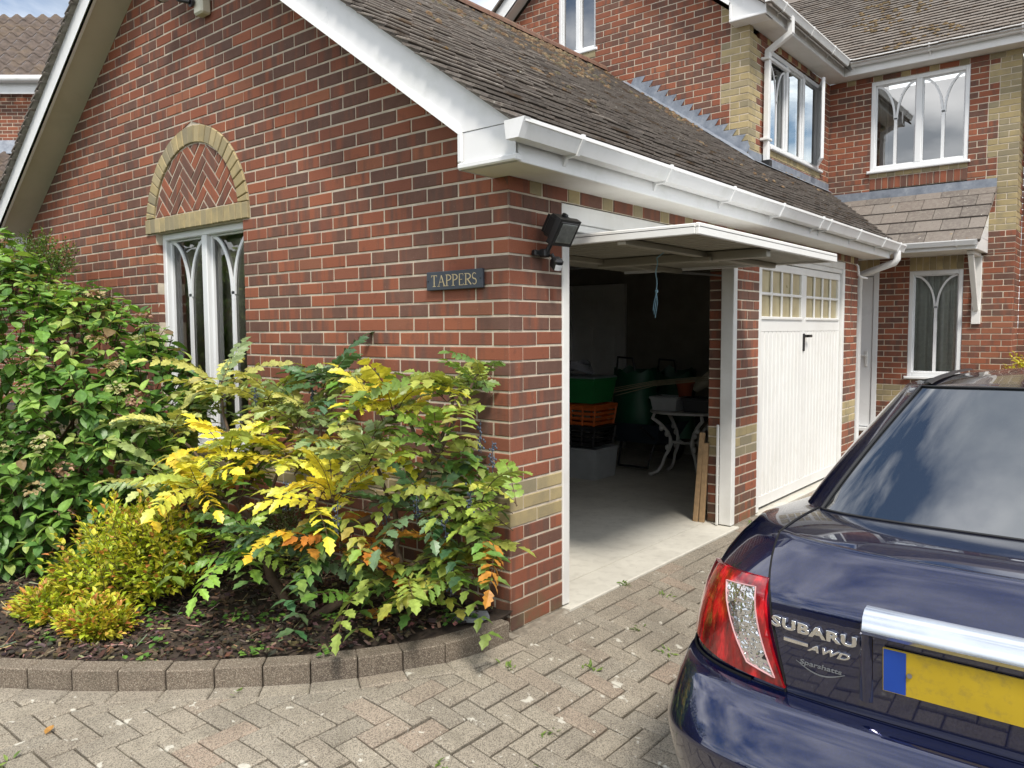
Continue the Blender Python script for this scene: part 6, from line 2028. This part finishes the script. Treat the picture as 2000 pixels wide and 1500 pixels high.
# bumper
bum = MB()
def _bu(m):
    rws = []
    for H in [.16, .20, .25, .30, .36, .41, .45, .475, .486, .49, .495, .51, .55, .60, .63, .642, .65, .655]:
        rws.append([rpt(t, H, .010 * sstep(0, .2, .66 - H), SBT) for t in [1.5707 * i / 40 for i in range(41)]])
    m.grid(rws, flip=True)
both(bum, _bu)
bp = part('bumper', bum, MT['paint'], car, fix=True); smooth_by_angle(bp.data, 50)
# boot lid skin with the plate recess left as its own part
lid = MB()
def _l(m):
    rws = []
    for H in [.662, .69, .72, .76, .80, .84, .87, .89, .902, .91, .92, .935, .96, .99, 1.015, 1.03, 1.04, 1.047]:
        te = interp(SEAM, H) - .008
        rws.append([rpt(te * i / 16, H, .003) for i in range(17)])
    m.grid(rws, flip=True)
    # lid edge lip going forward over the deck
    m.grid([rws[-1], [p + V((0, .012, .003)) for p in rws[-1]], [p + V((0, .03, .002)) for p in rws[-1]]], flip=True)
both(lid, _l)
lo = part('boot_lid', lid, MT['paint'], car, fix=True); smooth_by_angle(lo.data, 50)
o = MB()
def _sm(m):
    m.tube([rpt(interp(SEAM, h), h, .001) for h in [lerp(.655, 1.046, i / 24) for i in range(25)]], .0035, 5)
    tq = interp(SEAM, 1.046); j = min(range(23), key=lambda j: abs(THN[j] - tq))
    a = rpt(tq, 1.046, .0) ; pts = [a]
    for k in range(7):
        X, S, h = deck[k][j]; pts.append(W3(X, S, h) + V((0, 0, .002)))
    m.tube(pts, .003, 5)
    m.tube([rpt(1.5707 * i / 40, .657, .006) for i in range(12, 41)], .004, 5)
both(o, _sm); part('seam', o, MT['black_void'], car)
# lamps
LR = NB('lamp_red'); _p = LR.pos()
_v = LR.noise(LR.mapv(_p, (26, 26, 9)), 1.0, 3)
LR.set(Base_Color=LR.ramp(_v, (.35, (.10, .002, .004)), (.52, (.30, .004, .008)), (.62, (.70, .012, .02)), (.72, (.35, .005, .01))), Roughness=.16, Coat_Weight=1.0, Coat_Roughness=.02)
LR.bump(LR.noise(LR.mapv(_p, (70, 70, 220)), 1.0, 2), .15, .002); LR = LR.m
LC = NB('lamp_reflector'); _p = LC.pos(); _vo = LC.vor(LC.mapv(_p, (1, 1, .55)), 24, out='Color'); _sp = LC.n('ShaderNodeSeparateColor'); LC.l(_vo, _sp.inputs[0])
LC.set(Base_Color=LC.ramp(_sp.outputs[1], (.0, (.80, .82, .84)), (.72, (.74, .75, .77)), (.80, (.45, .20, .06)), (.84, (.8, .8, .82)), (.93, (.08, .08, .09))), Metallic=.9, Roughness=.12)
LC.bump(LC.math('ADD', _sp.outputs[0], LC.noise(_p, 40, 2)), .7, .02); LC = LC.m
LAMP = [(.318, .668), (.62, .676), (.95, .692), (1.30, .712), (1.42, .78), (1.40, .86), (1.22, .905), (.95, .925), (.545, .944)]
CLR = [(.80, .902), (.578, .918), (.360, .690), (.50, .706)]
for s in (0, 1):
    l = patch(LAMP, 34, 18, .012, skirt=.014); c = patch(CLR, 10, 14, .0135, skirt=.003)
    if s: l, c = mirrored(l), mirrored(c)
    lm = part('tail_lamp', l, LR, car, fix=True); smooth_by_angle(lm.data, 40)
    cm = c.mesh('clear_lens', LC); fixn(cm); smooth_by_angle(cm, 40); link('clear_lens', cm, lm)
    rim = MB(); dn = []
    for k in range(4):
        p0, p1 = CLR[k], CLR[(k + 1) % 4]
        for q in range(8): dn.append(rpt(lerp(p0[0], p1[0], q / 8), lerp(p0[1], p1[1], q / 8), .0145))
    dn.append(dn[0]); rim.tube(dn, .0022, 5, cap=False)
    if s: rim = mirrored(rim)
    link('lens_rim', rim.mesh('lens_rim', simple('lens_rim', (.62, .35, .36), .2)), lm)
# garnish bar above the plate
o = MB(); rws = []
for i in range(25):
    X = lerp(-.305, .305, i / 24); e = abs(X) / .305
    pr = [(.883, .004), (.880, .022), (.892, .032), (.925, .036), (.940, .028), (.943, .006)]
    rws.append([rearX(X * (1.0 if True else 1), h + (.0 if e < .98 else 0), SLT, d) for h, d in pr])
o.grid(rws); o.face(rws[0][::-1]); o.face(rws[-1])
gp = part('garnish_bar', o, simple('satin_silver', (.70, .74, .80), .18, metal=.85), car, fix=True); smooth_by_angle(gp.data, 40)
o = MB()                                           # recess walls round the plate
for X0, X1 in ((-.317, -.285), (.285, .317)):
    o = MB()
    rws = [[rearX(lerp(X0, X1, i / 4), h, SLT, .003 + .012 * math.sin(math.pi * i / 4)) for i in range(5)] for h in (.70, .78, .86, .90)]
    o.grid(rws); part('plate_surround', o, MT['paint'], car, smooth=True)
def flatplate(x0, x1, h0, h1, off):
    a = [rearX(0, h, SLT, off).y for h in (h0, h1)]
    return [V((CX + x0, a[0], CZ + h0)), V((CX + x1, a[0], CZ + h0)), V((CX + x1, a[1], CZ + h1)), V((CX + x0, a[1], CZ + h1))]
o = MB(); F = flatplate(-.26, .26, .745, .856, .012); B = [p + V((0, .006, 0)) for p in F]; o.face(F); o.face(B[::-1])
for t in range(4): o.face([F[t], B[t], B[(t + 1) % 4], F[(t + 1) % 4]])
npl = part('number_plate', o, simple('plate_yellow', (.50, .35, .02), .4, var=.06, dirt=((.22, .17, .06), 30, .6)), car)
o = MB(); o.face(flatplate(-.258, -.208, .747, .854, .0135)); link('plate_band', o.mesh('plate_band', simple('plate_blue', (.01, .06, .35), .35)), npl)
for sx in (-.20, .20):
    o = MB(); c0 = flatplate(sx, sx + .001, .80, .801, .0135)[0]; o.tube([c0, c0 + V((0, -.003, 0))], .006, 10); link('plate_screw', o.mesh('plate_screw', MT['grey_metal']), npl)
# badges
def text_mesh(body_, size, ext, shear=0.0, space=1.0, offset=0.0):
    cu = bpy.data.curves.new('t', 'FONT'); cu.body = body_; cu.size = size; cu.extrude = ext; cu.bevel_depth = ext * .5; cu.shear = shear; cu.space_character = space; cu.offset = offset; cu.resolution_u = 3
    ob = bpy.data.objects.new('t', cu); COL.objects.link(ob)
    dg = bpy.context.evaluated_depsgraph_get(); me = bpy.data.meshes.new_from_object(ob.evaluated_get(dg))
    bpy.data.objects.remove(ob); return me
def badge(name, txt, xa, xb, h0, hgt, mat, shear=0.0, ext=.003, off=.004, bold=0.0, space=1.0):
    me = text_mesh(txt, .05, ext, shear, space, bold)
    xs = [v.co.x for v in me.vertices]; ys = [v.co.y for v in me.vertices]; x0, x1, y0, y1 = min(xs), max(xs), min(ys), max(ys)
    for v in me.vertices:
        X = lerp(xa, xb, (v.co.x - x0) / (x1 - x0)); H = h0 + hgt * (v.co.y - y0) / (y1 - y0)
        p = rearX(X, H, SLT, off + v.co.z); v.co = p
    me.materials.clear(); me.materials.append(mat); me.update()
    return link(name, me, car)
badge('maker_badge', 'SUBARU', -.548, -.322, .832, .030, MT['chrome'], 0, .003, .006, .0012, 1.12)
badge('drive_badge', 'AWD', -.448, -.338, .792, .019, MT['chrome'], .35, .002, .005, .001, 1.1)
o = MB(); o.grid([[rearX(X, h, SLT, d) for h, d in ((.800, .003), (.801, .007), (.8095, .007), (.8105, .003))] for X in [lerp(-.512, -.445, i / 8) for i in range(9)]]); part('badge_bar', o, MT['chrome'], car)
badge('dealer_badge', 'Sparshatts', -.468, -.360, .746, .017, simple('sticker_grey', (.16, .17, .18), .5), .12, .0004, .0045, .0006, 1.0)
o = MB(); pts = []
for i in range(17):
    t = i / 16; X = lerp(-.478, -.352, t); h = .752 - .022 * math.sin(math.pi * t) + .004 * (1 - t); pts.append((X, h))
o.grid([[rearX(X, h - .0015, SLT, .0045), rearX(X, h + .0022 * math.sin(math.pi * (i + .5) / 17) + .0006, SLT, .0045)] for i, (X, h) in enumerate(pts)]); part('dealer_swoosh', o, simple('sticker_grey2', (.16, .17, .18), .5), car)
# wheels
def wheel(S, side):
    x = CX + side * .76; c = V((x, CY + S, CZ + .305))
    o = MB(); prof = [(-.10, .20), (-.10, .27), (-.085, .298), (-.05, .305), (.05, .305), (.085, .298), (.10, .27), (.10, .20)]
    rws = [[c + V((a, r * math.cos(t), r * math.sin(t))) for a, r in prof] for t in [2 * math.pi * k / 32 for k in range(33)]]
    o.grid(rws); w = part('wheel', o, MT['black_rub'], car, fix=True); smooth_by_angle(w.data, 40)
    rm_ = MB()
    rws = [[c + V((side * d, r * math.cos(t), r * math.sin(t))) for d, r in ((.085, .20), (.05, .195), (.04, .06), (.055, .03))] for t in [2 * math.pi * k / 30 for k in range(31)]]
    rm_.grid(rws)
    for k in range(5):
        a = 2 * math.pi * k / 5; M = Matrix.Translation(c + V((side * .06, 0, 0))) @ Matrix.Rotation(a, 4, 'X'); rm_.bbox((-.015, -.03, .03), (.015, .03, .195), .006, M=M)
    me = rm_.mesh('rim', simple('alloy', (.5, .5, .52), .3, metal=.9)); link('rim', me, w)
for S in (.93, 3.55):
    for sd2 in (-1, 1): wheel(S, sd2)
o = MB(); o.box((CX - .72, CY + .3, CZ + .18), (CX + .72, CY + 4.3, CZ + .30)); part('underbody', o, MT['black_void'], car)
for sd2 in (-1, 1):
    o = MB(); o.sphere((CX + sd2 * .98, CY + 3.05, CZ + 1.0), (.11, .06, .07), 12, 8); o.tube([(CX + sd2 * .84, CY + 3.08, CZ + .96), (CX + sd2 * .95, CY + 3.06, CZ + .98)], .02, 8); part('door_mirror', o, MT['paint'], car, smooth=True)
    o = MB(); o.sphere((CX + sd2 * .62, CY + 4.33, CZ + .66), (.18, .16, .09), 14, 8); part('headlamp', o, LC, car, smooth=True)
# ------------------------------------------------------------------ fittings on the walls
fl = thing('security_floodlight', 'black floodlight with motion sensor on the pier beside the open garage door', 'floodlight', (0, .23, 1.93))
o = MB(); o.bbox((0.004, .17, 1.875), (.03, .30, 1.905), .005); o.bbox((.02, .21, 1.87), (.06, .26, 1.91), .006); o.tube([(.05, .235, 1.89), (.075, .24, 1.935)], .012, 8); part('mount', o, MT['black_pl'], fl)
# head: shallow box tilted down and turned towards the drive
Mh = Matrix.Translation((.115, .262, 2.005)) @ Matrix.Rotation(math.radians(-6), 4, 'Z') @ Matrix.Rotation(math.radians(32), 4, 'Y')
o = MB(); o.bbox((-.055, -.062, -.055), (.012, .062, .062), .014, M=Mh); o.extrude([(-.075, -.070), (.075, -.070), (.075, .070), (-.075, .070)], Mh @ V((.012, 0, 0)), (Mh.to_3x3() @ V((0, 1, 0))), (Mh.to_3x3() @ V((0, 0, 1))), 0, .035, (Mh.to_3x3() @ V((1, 0, 0))))
o.bbox((-.02, -.012, .060), (.01, .012, .082), .005, M=Mh)
for k in range(5): o.bbox((-.066, -.055 + k * .024, -.045), (-.05, -.047 + k * .024, .05), .002, M=Mh)
hd = part('lamp_housing', o, MT['black_pl'], fl, fix=True)
o = MB(); o.bbox((.030, -.063, -.058), (.050, .063, .058), .004, M=Mh); link('bezel', o.mesh('bezel', MT['black_pl']), hd)
o = MB(); rws = []
for i in range(7): rws.append([Mh @ V((.0535 - .0 * i, -.055 + .11 * j / 8, -.050 + .10 * i / 6)) for j in range(9)])
o.grid(rws); link('glass', o.mesh('glass', MT['glass_clear']), hd)
o = MB(); rws = []
for i in range(7):
    rws.append([Mh @ V((.0525 - .0012 * math.sin(math.pi * j / 8), -.055 + .11 * j / 8, -.050 + .10 * i / 6)) for j in range(9)])
o.grid(rws); link('reflector', o.mesh('reflector', simple('reflector_grey', (.75, .77, .74), .5, metal=.0, var=.25, vs=30)), hd)
Ms = Matrix.Translation((.085, .275, 1.838)) @ Matrix.Rotation(math.radians(-25), 4, 'Z') @ Matrix.Rotation(math.radians(30), 4, 'Y')
o = MB(); o.bbox((-.03, -.026, -.03), (.028, .026, .03), .01, M=Ms); o.tube([(.07, .25, 1.885), (.082, .27, 1.85)], .01, 8); part('sensor', o, MT['black_pl'], fl)
o = MB(); rws = [[Ms @ V((.026 + .008 * math.cos((j - 4) * .35), .0195 * (j - 4) / 4, z)) for j in range(9)] for z in (-.024, .006)]; o.grid(rws); part('sensor_lens', o, simple('sensor_white', (.7, .72, .75), .3), fl, smooth=True)

sg = thing('house_name_sign', 'dark slate name sign with gilt lettering on the garage wall near the corner', 'sign', (-.346, -.008, 1.76))
SW, SH = .392, .096
Msg = Matrix.Translation((-.346, -.016, 1.762)) @ Matrix.Rotation(math.radians(-.35), 4, 'Y')
o = MB(); o.bbox((-SW / 2, -.008, -SH / 2), (SW / 2, .010, SH / 2), .003, M=Msg); part('slate', o, simple('slate', (.040, .050, .066), .55, var=.15, vs=30, bump=.2), sg)
GOLD = simple('gilt', (.50, .41, .24), .45, metal=.2, var=.15, vs=80)
def stroke(mb, pts, w0, w1=None):
    """flat brush stroke in sign plane; list of (x,z,width)"""
    P = [V((p[0], p[1], 0)) for p in pts]; L_, R_ = [], []
    for i, p in enumerate(P):
        t = (P[min(i + 1, len(P) - 1)] - P[max(i - 1, 0)]).normalized(); n = V((-t.y, t.x, 0)); w = pts[i][2] / 2
        L_.append(p + n * w); R_.append(p - n * w)
    y0 = -.0092 - random.random() * .0004
    A = [Msg @ V((q.x, y0, q.y)) for q in L_]; B = [Msg @ V((q.x, y0, q.y)) for q in R_]
    mb.grid([A, B])
def glyph(mb, ch, x, w, h):
    th, tn = .0060 * h / .05, .0024 * h / .05; se = .010 * h / .05
    def v(xx, a=0, b=1, t=th): stroke(mb, [(x + xx * w, -h / 2 + a * h, t), (x + xx * w, -h / 2 + b * h, t)], t)
    def serif(xx, z, l=se): stroke(mb, [(x + xx * w - l, -h / 2 + z * h, tn), (x + xx * w + l, -h / 2 + z * h, tn)], tn)
    def bowl(z0, z1, xx0=.18, xx1=.92):
        pts = []
        for i in range(13):
            a = -math.pi / 2 + math.pi * i / 12
            pts.append((x + (xx0 + (xx1 - xx0) * math.cos(a) ** .8 if math.cos(a) > 0 else xx0) * w if math.cos(a) > 0 else x + xx0 * w, -h / 2 + h * (z0 + (z1 - z0) * (math.sin(a) + 1) / 2), lerp(tn, th, max(0, math.cos(a)))))
        stroke(mb, pts, th)
    if ch == 'T': v(.5); serif(.5, 0); stroke(mb, [(x + .02 * w, h / 2, tn), (x + .98 * w, h / 2, tn)], tn); [stroke(mb, [(x + q * w, h / 2, tn), (x + q * w, h / 2 - .16 * h, tn * .7)], tn) for q in (.05, .95)]
    if ch == 'A':
        stroke(mb, [(x + .1 * w, -h / 2, tn), (x + .5 * w, h / 2, tn)], tn); stroke(mb, [(x + .48 * w, h / 2, th), (x + .9 * w, -h / 2, th)], th); stroke(mb, [(x + .26 * w, -.12 * h, tn), (x + .74 * w, -.12 * h, tn)], tn); serif(.1, 0, se * .8); serif(.9, 0, se * .8)
    if ch in 'PR': v(.2); serif(.2, 0); bowl(.48, 1.0); serif(.12, 1, se * .5)
    if ch == 'R': stroke(mb, [(x + .45 * w, 0, th), (x + .75 * w, -.28 * h, th), (x + 1.02 * w, -h / 2, th)], th)
    if ch == 'E':
        v(.2); [stroke(mb, [(x + .1 * w, -h / 2 + z * h, tn), (x + e * w, -h / 2 + z * h, tn)], tn) for z, e in ((0, .9), (.5, .72), (1, .86))]
        [stroke(mb, [(x + e * w, -h / 2 + z * h, tn), (x + e * w, -h / 2 + (z + d) * h, tn)], tn) for z, e, d in ((0, .9, .16), (1, .86, -.16))]
    if ch == 'S':
        pts = []
        for i in range(21):
            t = i / 20; a = lerp(.15 * math.pi, 1.5 * math.pi, t * 2) if t < .5 else lerp(.5 * math.pi, -.85 * math.pi, (t - .5) * 2)
            cz = .25 if t < .5 else -.25
            pts.append((x + (.5 + .36 * math.cos(a)) * w, cz * h + .25 * h * math.sin(a), lerp(tn, th, 1 - abs(t - .5) * 2)))
        stroke(mb, pts, th)
xx = -.160
for i, ch in enumerate('TAPPERS'):
    w = {'T': .044, 'A': .052, 'P': .040, 'E': .038, 'R': .044, 'S': .036}[ch]
    o = MB(); glyph(o, ch, xx, w, .056); part('letter', o, GOLD, sg); xx += w + .0045
for s in (-1, 1):
    o = MB(); o.tube([Msg @ V((s * .183, -.006, 0)), Msg @ V((s * .183, -.0105, 0))], .004, 10); part('screw', o, MT['black_pl'], sg)

sc_ = thing('security_camera', 'white junction box with a camera arm high on the garage gable', 'camera', (-2.66, 0, 3.72))
o = MB(); o.bbox((-2.70, -.075, 3.645), (-2.59, -.002, 3.80), .012); part('junction_box', o, simple('old_white_plastic', (.58, .57, .46), .5, dirt=((.3, .28, .2), 9, .5)), sc_)
o = MB(); o.tube([(-2.69, -.085, 3.725), (-2.69, -.10, 3.725)], .030, 14); o.tube([(-2.69, -.10, 3.725), (-2.74, -.14, 3.74), (-2.79, -.13, 3.76)], .016, 8); part('arm', o, MT['black_pl'], sc_, smooth=True)
o = MB(); o.tube([(-2.76, -.16, 3.80), (-2.98, -.14, 3.83)], [.035, .04], 14); part('camera_body', o, simple('camera_grey', (.45, .46, .47), .4), sc_, smooth=True)
o = MB(); o.tube([(-2.98, -.14, 3.83), (-3.0, -.138, 3.833)], [.043, .043], 14); part('lens_hood', o, MT['black_pl'], sc_, smooth=True)

cord = MB(); pts = []
for i in range(12): pts.append((.087 + .004 * math.sin(i), 1.30 + .006 * math.sin(i * 1.3), 1.935 - .24 * i / 11))
cord.tube(pts, .0035, 6)
cord.sphere((.088, 1.30, 1.735), (.010, .012, .012), 8, 6)
cord.tube([(.15, 1.30, 1.975), (.087, 1.30, 1.935)], .0035, 6)
for q in range(3): cord.tube([(.088, 1.30, 1.735), (.078 + .006 * q, 1.29 + .01 * q, 1.67), (.073 + .004 * q, 1.285 + .006 * q, 1.615 - .02 * q)], .002, 5)
c_ = part('pull_cord', cord, simple('blue_twine', (.26, .45, .55), .8), None, smooth=True); tag(c_, 'knotted blue twine hanging from the underside of the open garage door', 'cord')

# ------------------------------------------------------------------ things kept in the garage
def crate(name, label, cx, cy, z, w, d, h, mat, slats=0, lip=True, taper=.9, rz=0.0, lid=None, grp=None):
    t = thing(name, label, 'box', (cx, cy, z), 0, grp); M = Matrix.Translation((cx, cy, z)) @ Matrix.Rotation(rz, 4, 'Z')
    o = MB(); a, b = w / 2, d / 2; k = taper
    lo_ = [(-a * k, -b * k), (a * k, -b * k), (a * k, b * k), (-a * k, b * k)]; hi_ = [(-a, -b), (a, -b), (a, b), (-a, b)]
    def ringz(f, zz): return [M @ V((lerp(l[0], h_[0], f), lerp(l[1], h_[1], f), zz)) for l, h_ in zip(lo_, hi_)]
    if slats:
        o.face(ringz(0, .004)[::-1])
        for i in range(slats):
            z0, z1 = h * (i + .12) / slats, h * (i + .72) / slats
            o.grid([ringz(z0 / h, z0), ringz(z1 / h, z1)], close=True)
        for (sx, sy) in ((-1, -1), (1, -1), (1, 1), (-1, 1), (0, -1), (0, 1), (.5, -1), (-.5, -1)):
            o.tube([M @ V((sx * a * k, sy * b * k, 0)), M @ V((sx * a, sy * b, h))], .012, 5)
    else:
        o.face(ringz(0, 0)[::-1]); o.grid([ringz(0, 0), ringz(1, h)], close=True); o.grid([ringz(1, h), [M @ V((p[0] * .96, p[1] * .96, h)) for p in hi_], [M @ V((p[0] * .93 * k, p[1] * .93 * k, .01)) for p in lo_]], close=True)
    part('tub', o, mat, t, fix=not slats)
    if lip:
        o = MB()
        for i in range(4):
            p, q = hi_[i], hi_[(i + 1) % 4]
            o.tube([M @ V((p[0], p[1], h)), M @ V((q[0], q[1], h))], .014, 6)
        part('rim', o, mat, t)
    if lid:
        o = MB(); o.bbox((-a - .01, -b - .01, h), (a + .01, b + .01, h + .03), .012, M=M); part('lid', o, lid, t)
    return t
PGc = simple('clear_plastic', (.36, .38, .39), .35, var=.1); PGg = simple('green_plastic', (.012, .16, .04), .45, var=.1); PGo = simple('orange_plastic', (.50, .10, .012), .5, var=.1); PGk = MT['black_pl']; PGl = simple('grey_lid', (.18, .21, .22), .5)
bx_, by_ = -2.10, 3.72
crate('storage_box', 'clear plastic storage box at the bottom of the stack inside the garage', bx_, by_, .004, .62, .42, .30, PGc, 0, True, .92)
crate('folding_crate', 'black slatted crate in the middle of the stack inside the garage', bx_ - .02, by_ + .02, .33, .60, .40, .20, PGk, 4)
crate('folding_crate', 'orange slatted crate under the green box inside the garage', bx_, by_, .545, .60, .40, .20, PGo, 4)
crate('recycling_box', 'green recycling box on top of the stack inside the garage', bx_ - .02, by_, .77, .62, .42, .24, PGg, 0, True, .88, 0, PGl)
o = MB()                                                  # coil of striped hose on top
for k in range(5): o.tube([(bx_ - .08 + (.16 - .012 * k) * math.cos(a), by_ + .06 + .13 * math.sin(a), 1.06 + .018 * k + .05 * math.sin(a) ** 2) for a in [2 * math.pi * i / 24 for i in range(25)]], .010, 6)
h_ = part('coiled_hose', o, simple('hose_grey', (.30, .30, .33), .5), None, smooth=True); tag(h_, 'coiled grey hose lying on top of the green recycling box', 'hose')
# green garden sacks
for (cx, cy, w, h, lab, gr) in ((-1.92, 4.50, .50, .75, 'crumpled green garden sack standing left of the white table', (.006, .085, .04)), (-1.62, 4.85, .46, .72, 'green garden sack half hidden behind the white table', (.008, .075, .035))):
    t = thing('garden_sack', lab, 'sack', (cx, cy, .3), 0, 'green garden sacks'); o = MB(); rws = []; RR = random.Random(int(cx * 100))
    for i in range(9):
        v = i / 8; rws.append([(cx + (w / 2) * (1 + .12 * mnoise.noise(V((a * 1.3, v * 3, cx)))) * math.cos(a), cy + w * .36 * (1 + .15 * mnoise.noise(V((a * 1.7, v * 3, cy)))) * math.sin(a), .32 + v * h + (.10 * mnoise.noise(V((a * 2, 7, cx))) if i == 8 else 0)) for a in [2 * math.pi * k / 20 for k in range(20)]])
    o.grid(rws, close=True); part('bag', o, simple('sack_green', gr, .45, var=.2), t, smooth=True)
    o = MB(); o.tube([(cx - .12, cy - w * .37, .32 + h), (cx - .10, cy - w * .40, .46 + h), (cx + .08, cy - w * .40, .45 + h), (cx + .1, cy - w * .37, .32 + h)], .012, 6); part('handle', o, PGk, t)
# wheelbarrow
wb = thing('wheelbarrow', 'black wheelbarrow with a deep tray holding the green sacks', 'wheelbarrow', (-1.8, 4.6, 0)); o = MB()
A0 = [(-2.05, 4.30), (-1.55, 4.30), (-1.50, 5.05), (-2.10, 5.05)]; A1 = [(-2.16, 4.16), (-1.44, 4.16), (-1.38, 5.2), (-2.22, 5.2)]
o.face([(x, y, .30) for x, y in A0]); o.grid([[(x, y, .30) for x, y in A0], [(x, y, .52) for x, y in A1]], close=True); part('tray', o, simple('tray_dark', (.02, .03, .045), .5), wb)
o = MB(); o.tube([(-2.0, 4.35, .30), (-1.98, 4.25, .05), (-1.62, 4.25, .05), (-1.60, 4.35, .30)], .014, 8); o.tube([(-2.05, 3.9, .52), (-2.0, 4.4, .30), (-1.84, 5.2, .18)], .015, 8); o.tube([(-1.5, 3.9, .52), (-1.58, 4.4, .30), (-1.76, 5.2, .18)], .015, 8); part('frame', o, PGk, wb, smooth=True)
o = MB(); o.tube([(-1.84, 5.2, .18), (-1.76, 5.2, .18)], .18, 20); part('wheel', o, MT['black_rub'], wb)
# cast iron table
tb = thing('garden_table', 'white cast iron garden table with scrolled legs just inside the garage', 'table', (-1.25, 4.25, 0)); TW = simple('cast_white', (.50, .50, .48), .5, var=.1, dirt=((.25, .24, .2), 12, .5))
o = MB(); rws = [[(-1.22 + r * math.cos(a), 4.30 + r * .8 * math.sin(a), z) for a in [2 * math.pi * k / 36 for k in range(36)]] for r, z in ((.0, .655), (.36, .655), (.372, .66), (.372, .672), (.36, .68), (.0, .682))]
o.grid(rws, close=True); part('table_top', o, TW, tb, fix=True)
for sx, sy in ((-1, -1), (1, -1), (1, 1), (-1, 1)):
    o = MB(); P = [(.27, .655), (.29, .60), (.25, .57), (.20, .52), (.15, .46), (.13, .40), (.125, .34), (.14, .28), (.18, .20), (.20, .12), (.24, .05), (.30, .02), (.32, .03)]
    o.tube([(-1.22 + sx * q * .95, 4.30 + sy * q * .62, z) for q, z in P], [.016, .02, .02, .018, .016, .018, .024, .02, .017, .016, .016, .017, .012], 8)
    for (q, z) in ((.16, .44), (.155, .30), (.21, .50)): o.sphere((-1.22 + sx * q * .95, 4.30 + sy * q * .62, z), (.028, .028, .034), 8, 6)
    part('leg', o, TW, tb, smooth=True)
o = MB(); o.tube([(-1.34, 4.22, .36), (-1.22, 4.30, .34), (-1.10, 4.38, .36)], .014, 8); o.tube([(-1.34, 4.38, .36), (-1.22, 4.30, .34), (-1.10, 4.22, .36)], .014, 8); part('stretcher', o, TW, tb, smooth=True)
crate('plastic_tub', 'pale translucent tub standing on the left of the white table', -1.36, 4.22, .684, .30, .26, .13, PGc, 0, True, .85)
crate('plastic_tub', 'dark tub standing on the right of the white table', -1.02, 4.25, .684, .30, .26, .13, simple('dark_tub', (.04, .045, .05), .5), 0, True, .88)
t = thing('flower_pot', 'terracotta plastic pot resting in the tubs on the white table', 'pot', (-1.25, 4.35, .82)); o = MB(); o.grid([[(-1.25 + r * math.cos(a), 4.35 + r * math.sin(a), z) for a in [2 * math.pi * k / 20 for k in range(20)]] for r, z in ((.06, .80), (.09, .95), (.10, .955), (.10, .985), (.085, .985), (.06, .82))], close=True); part('pot', o, simple('terracotta', (.32, .075, .03), .6), t, smooth=True)
o = MB(); o.tube([(-1.18, 4.45, .90), (-1.0, 4.40, 1.02), (-.94, 4.38, 1.06)], [.05, .06, .06], 14); r_ = part('paper_roll', o, simple('roll_cream', (.46, .43, .34), .8), None, smooth=True); tag(r_, 'cream rolled-up sheet lying on top of the tubs on the table', 'roll')
o = MB(); RR = random.Random(2)
for k in range(5): o.tube([(-2.0 + RR.uniform(-.05, .05), 4.05, .80 + .02 * k), (-1.5, 4.15, .93 + .012 * k), (-.95, 4.2 + RR.uniform(-.1, .1), 1.0 + .01 * k)], .004, 5)
r_ = part('garden_canes', o, simple('cane', (.30, .26, .17), .8), None); tag(r_, 'thin bamboo canes lying across the sacks and the table tubs', 'canes')
for i, (x, y, h, rx) in enumerate(((-.235, 2.665, .62, .03), (-.285, 2.66, .70, .05))):
    o = MB(); M = Matrix.Translation((x, y - .03, .004)) @ Matrix.Rotation(-.05, 4, 'X') @ Matrix.Rotation(rx, 4, 'Y'); o.bbox((-.02, -.012, 0), (.02, .012, h), .002, M=M)
    p_ = part('timber_offcut', o, simple('timber', (.36, .24, .13), .8, var=.2, vs=30), None); tag(p_, ('shorter' if i == 0 else 'taller') + ' wooden board leaning on the brick pier inside the open garage', 'board', 'boards leaning on the pier')
o = MB(); o.bbox((.075 - .18, 2.594, .01), (-.088, 2.612, .78), .003); p_ = part('white_batten', o, MT['white_paint'], None); tag(p_, 'thin white batten standing against the inner side of the white door post', 'batten')
# slate and stones in the bed corner
o = MB(); pts = [(-.20, -.30), (-.06, -.22), (-.02, -.14), (-.07, -.10), (-.19, -.18)]; F = [(x, y, .118 + .04 * (y + .2)) for x, y in pts]; B = [(x, y, z - .018) for x, y, z in F]; o.face(F); o.face(B[::-1])
for t in range(5): o.face([F[t], B[t], B[(t + 1) % 5], F[(t + 1) % 5]])
p_ = part('slate_piece', o, simple('grey_slate', (.20, .22, .24), .6), None, fix=True); tag(p_, 'flat grey piece of slate lying in the bed corner by the edging', 'slate')
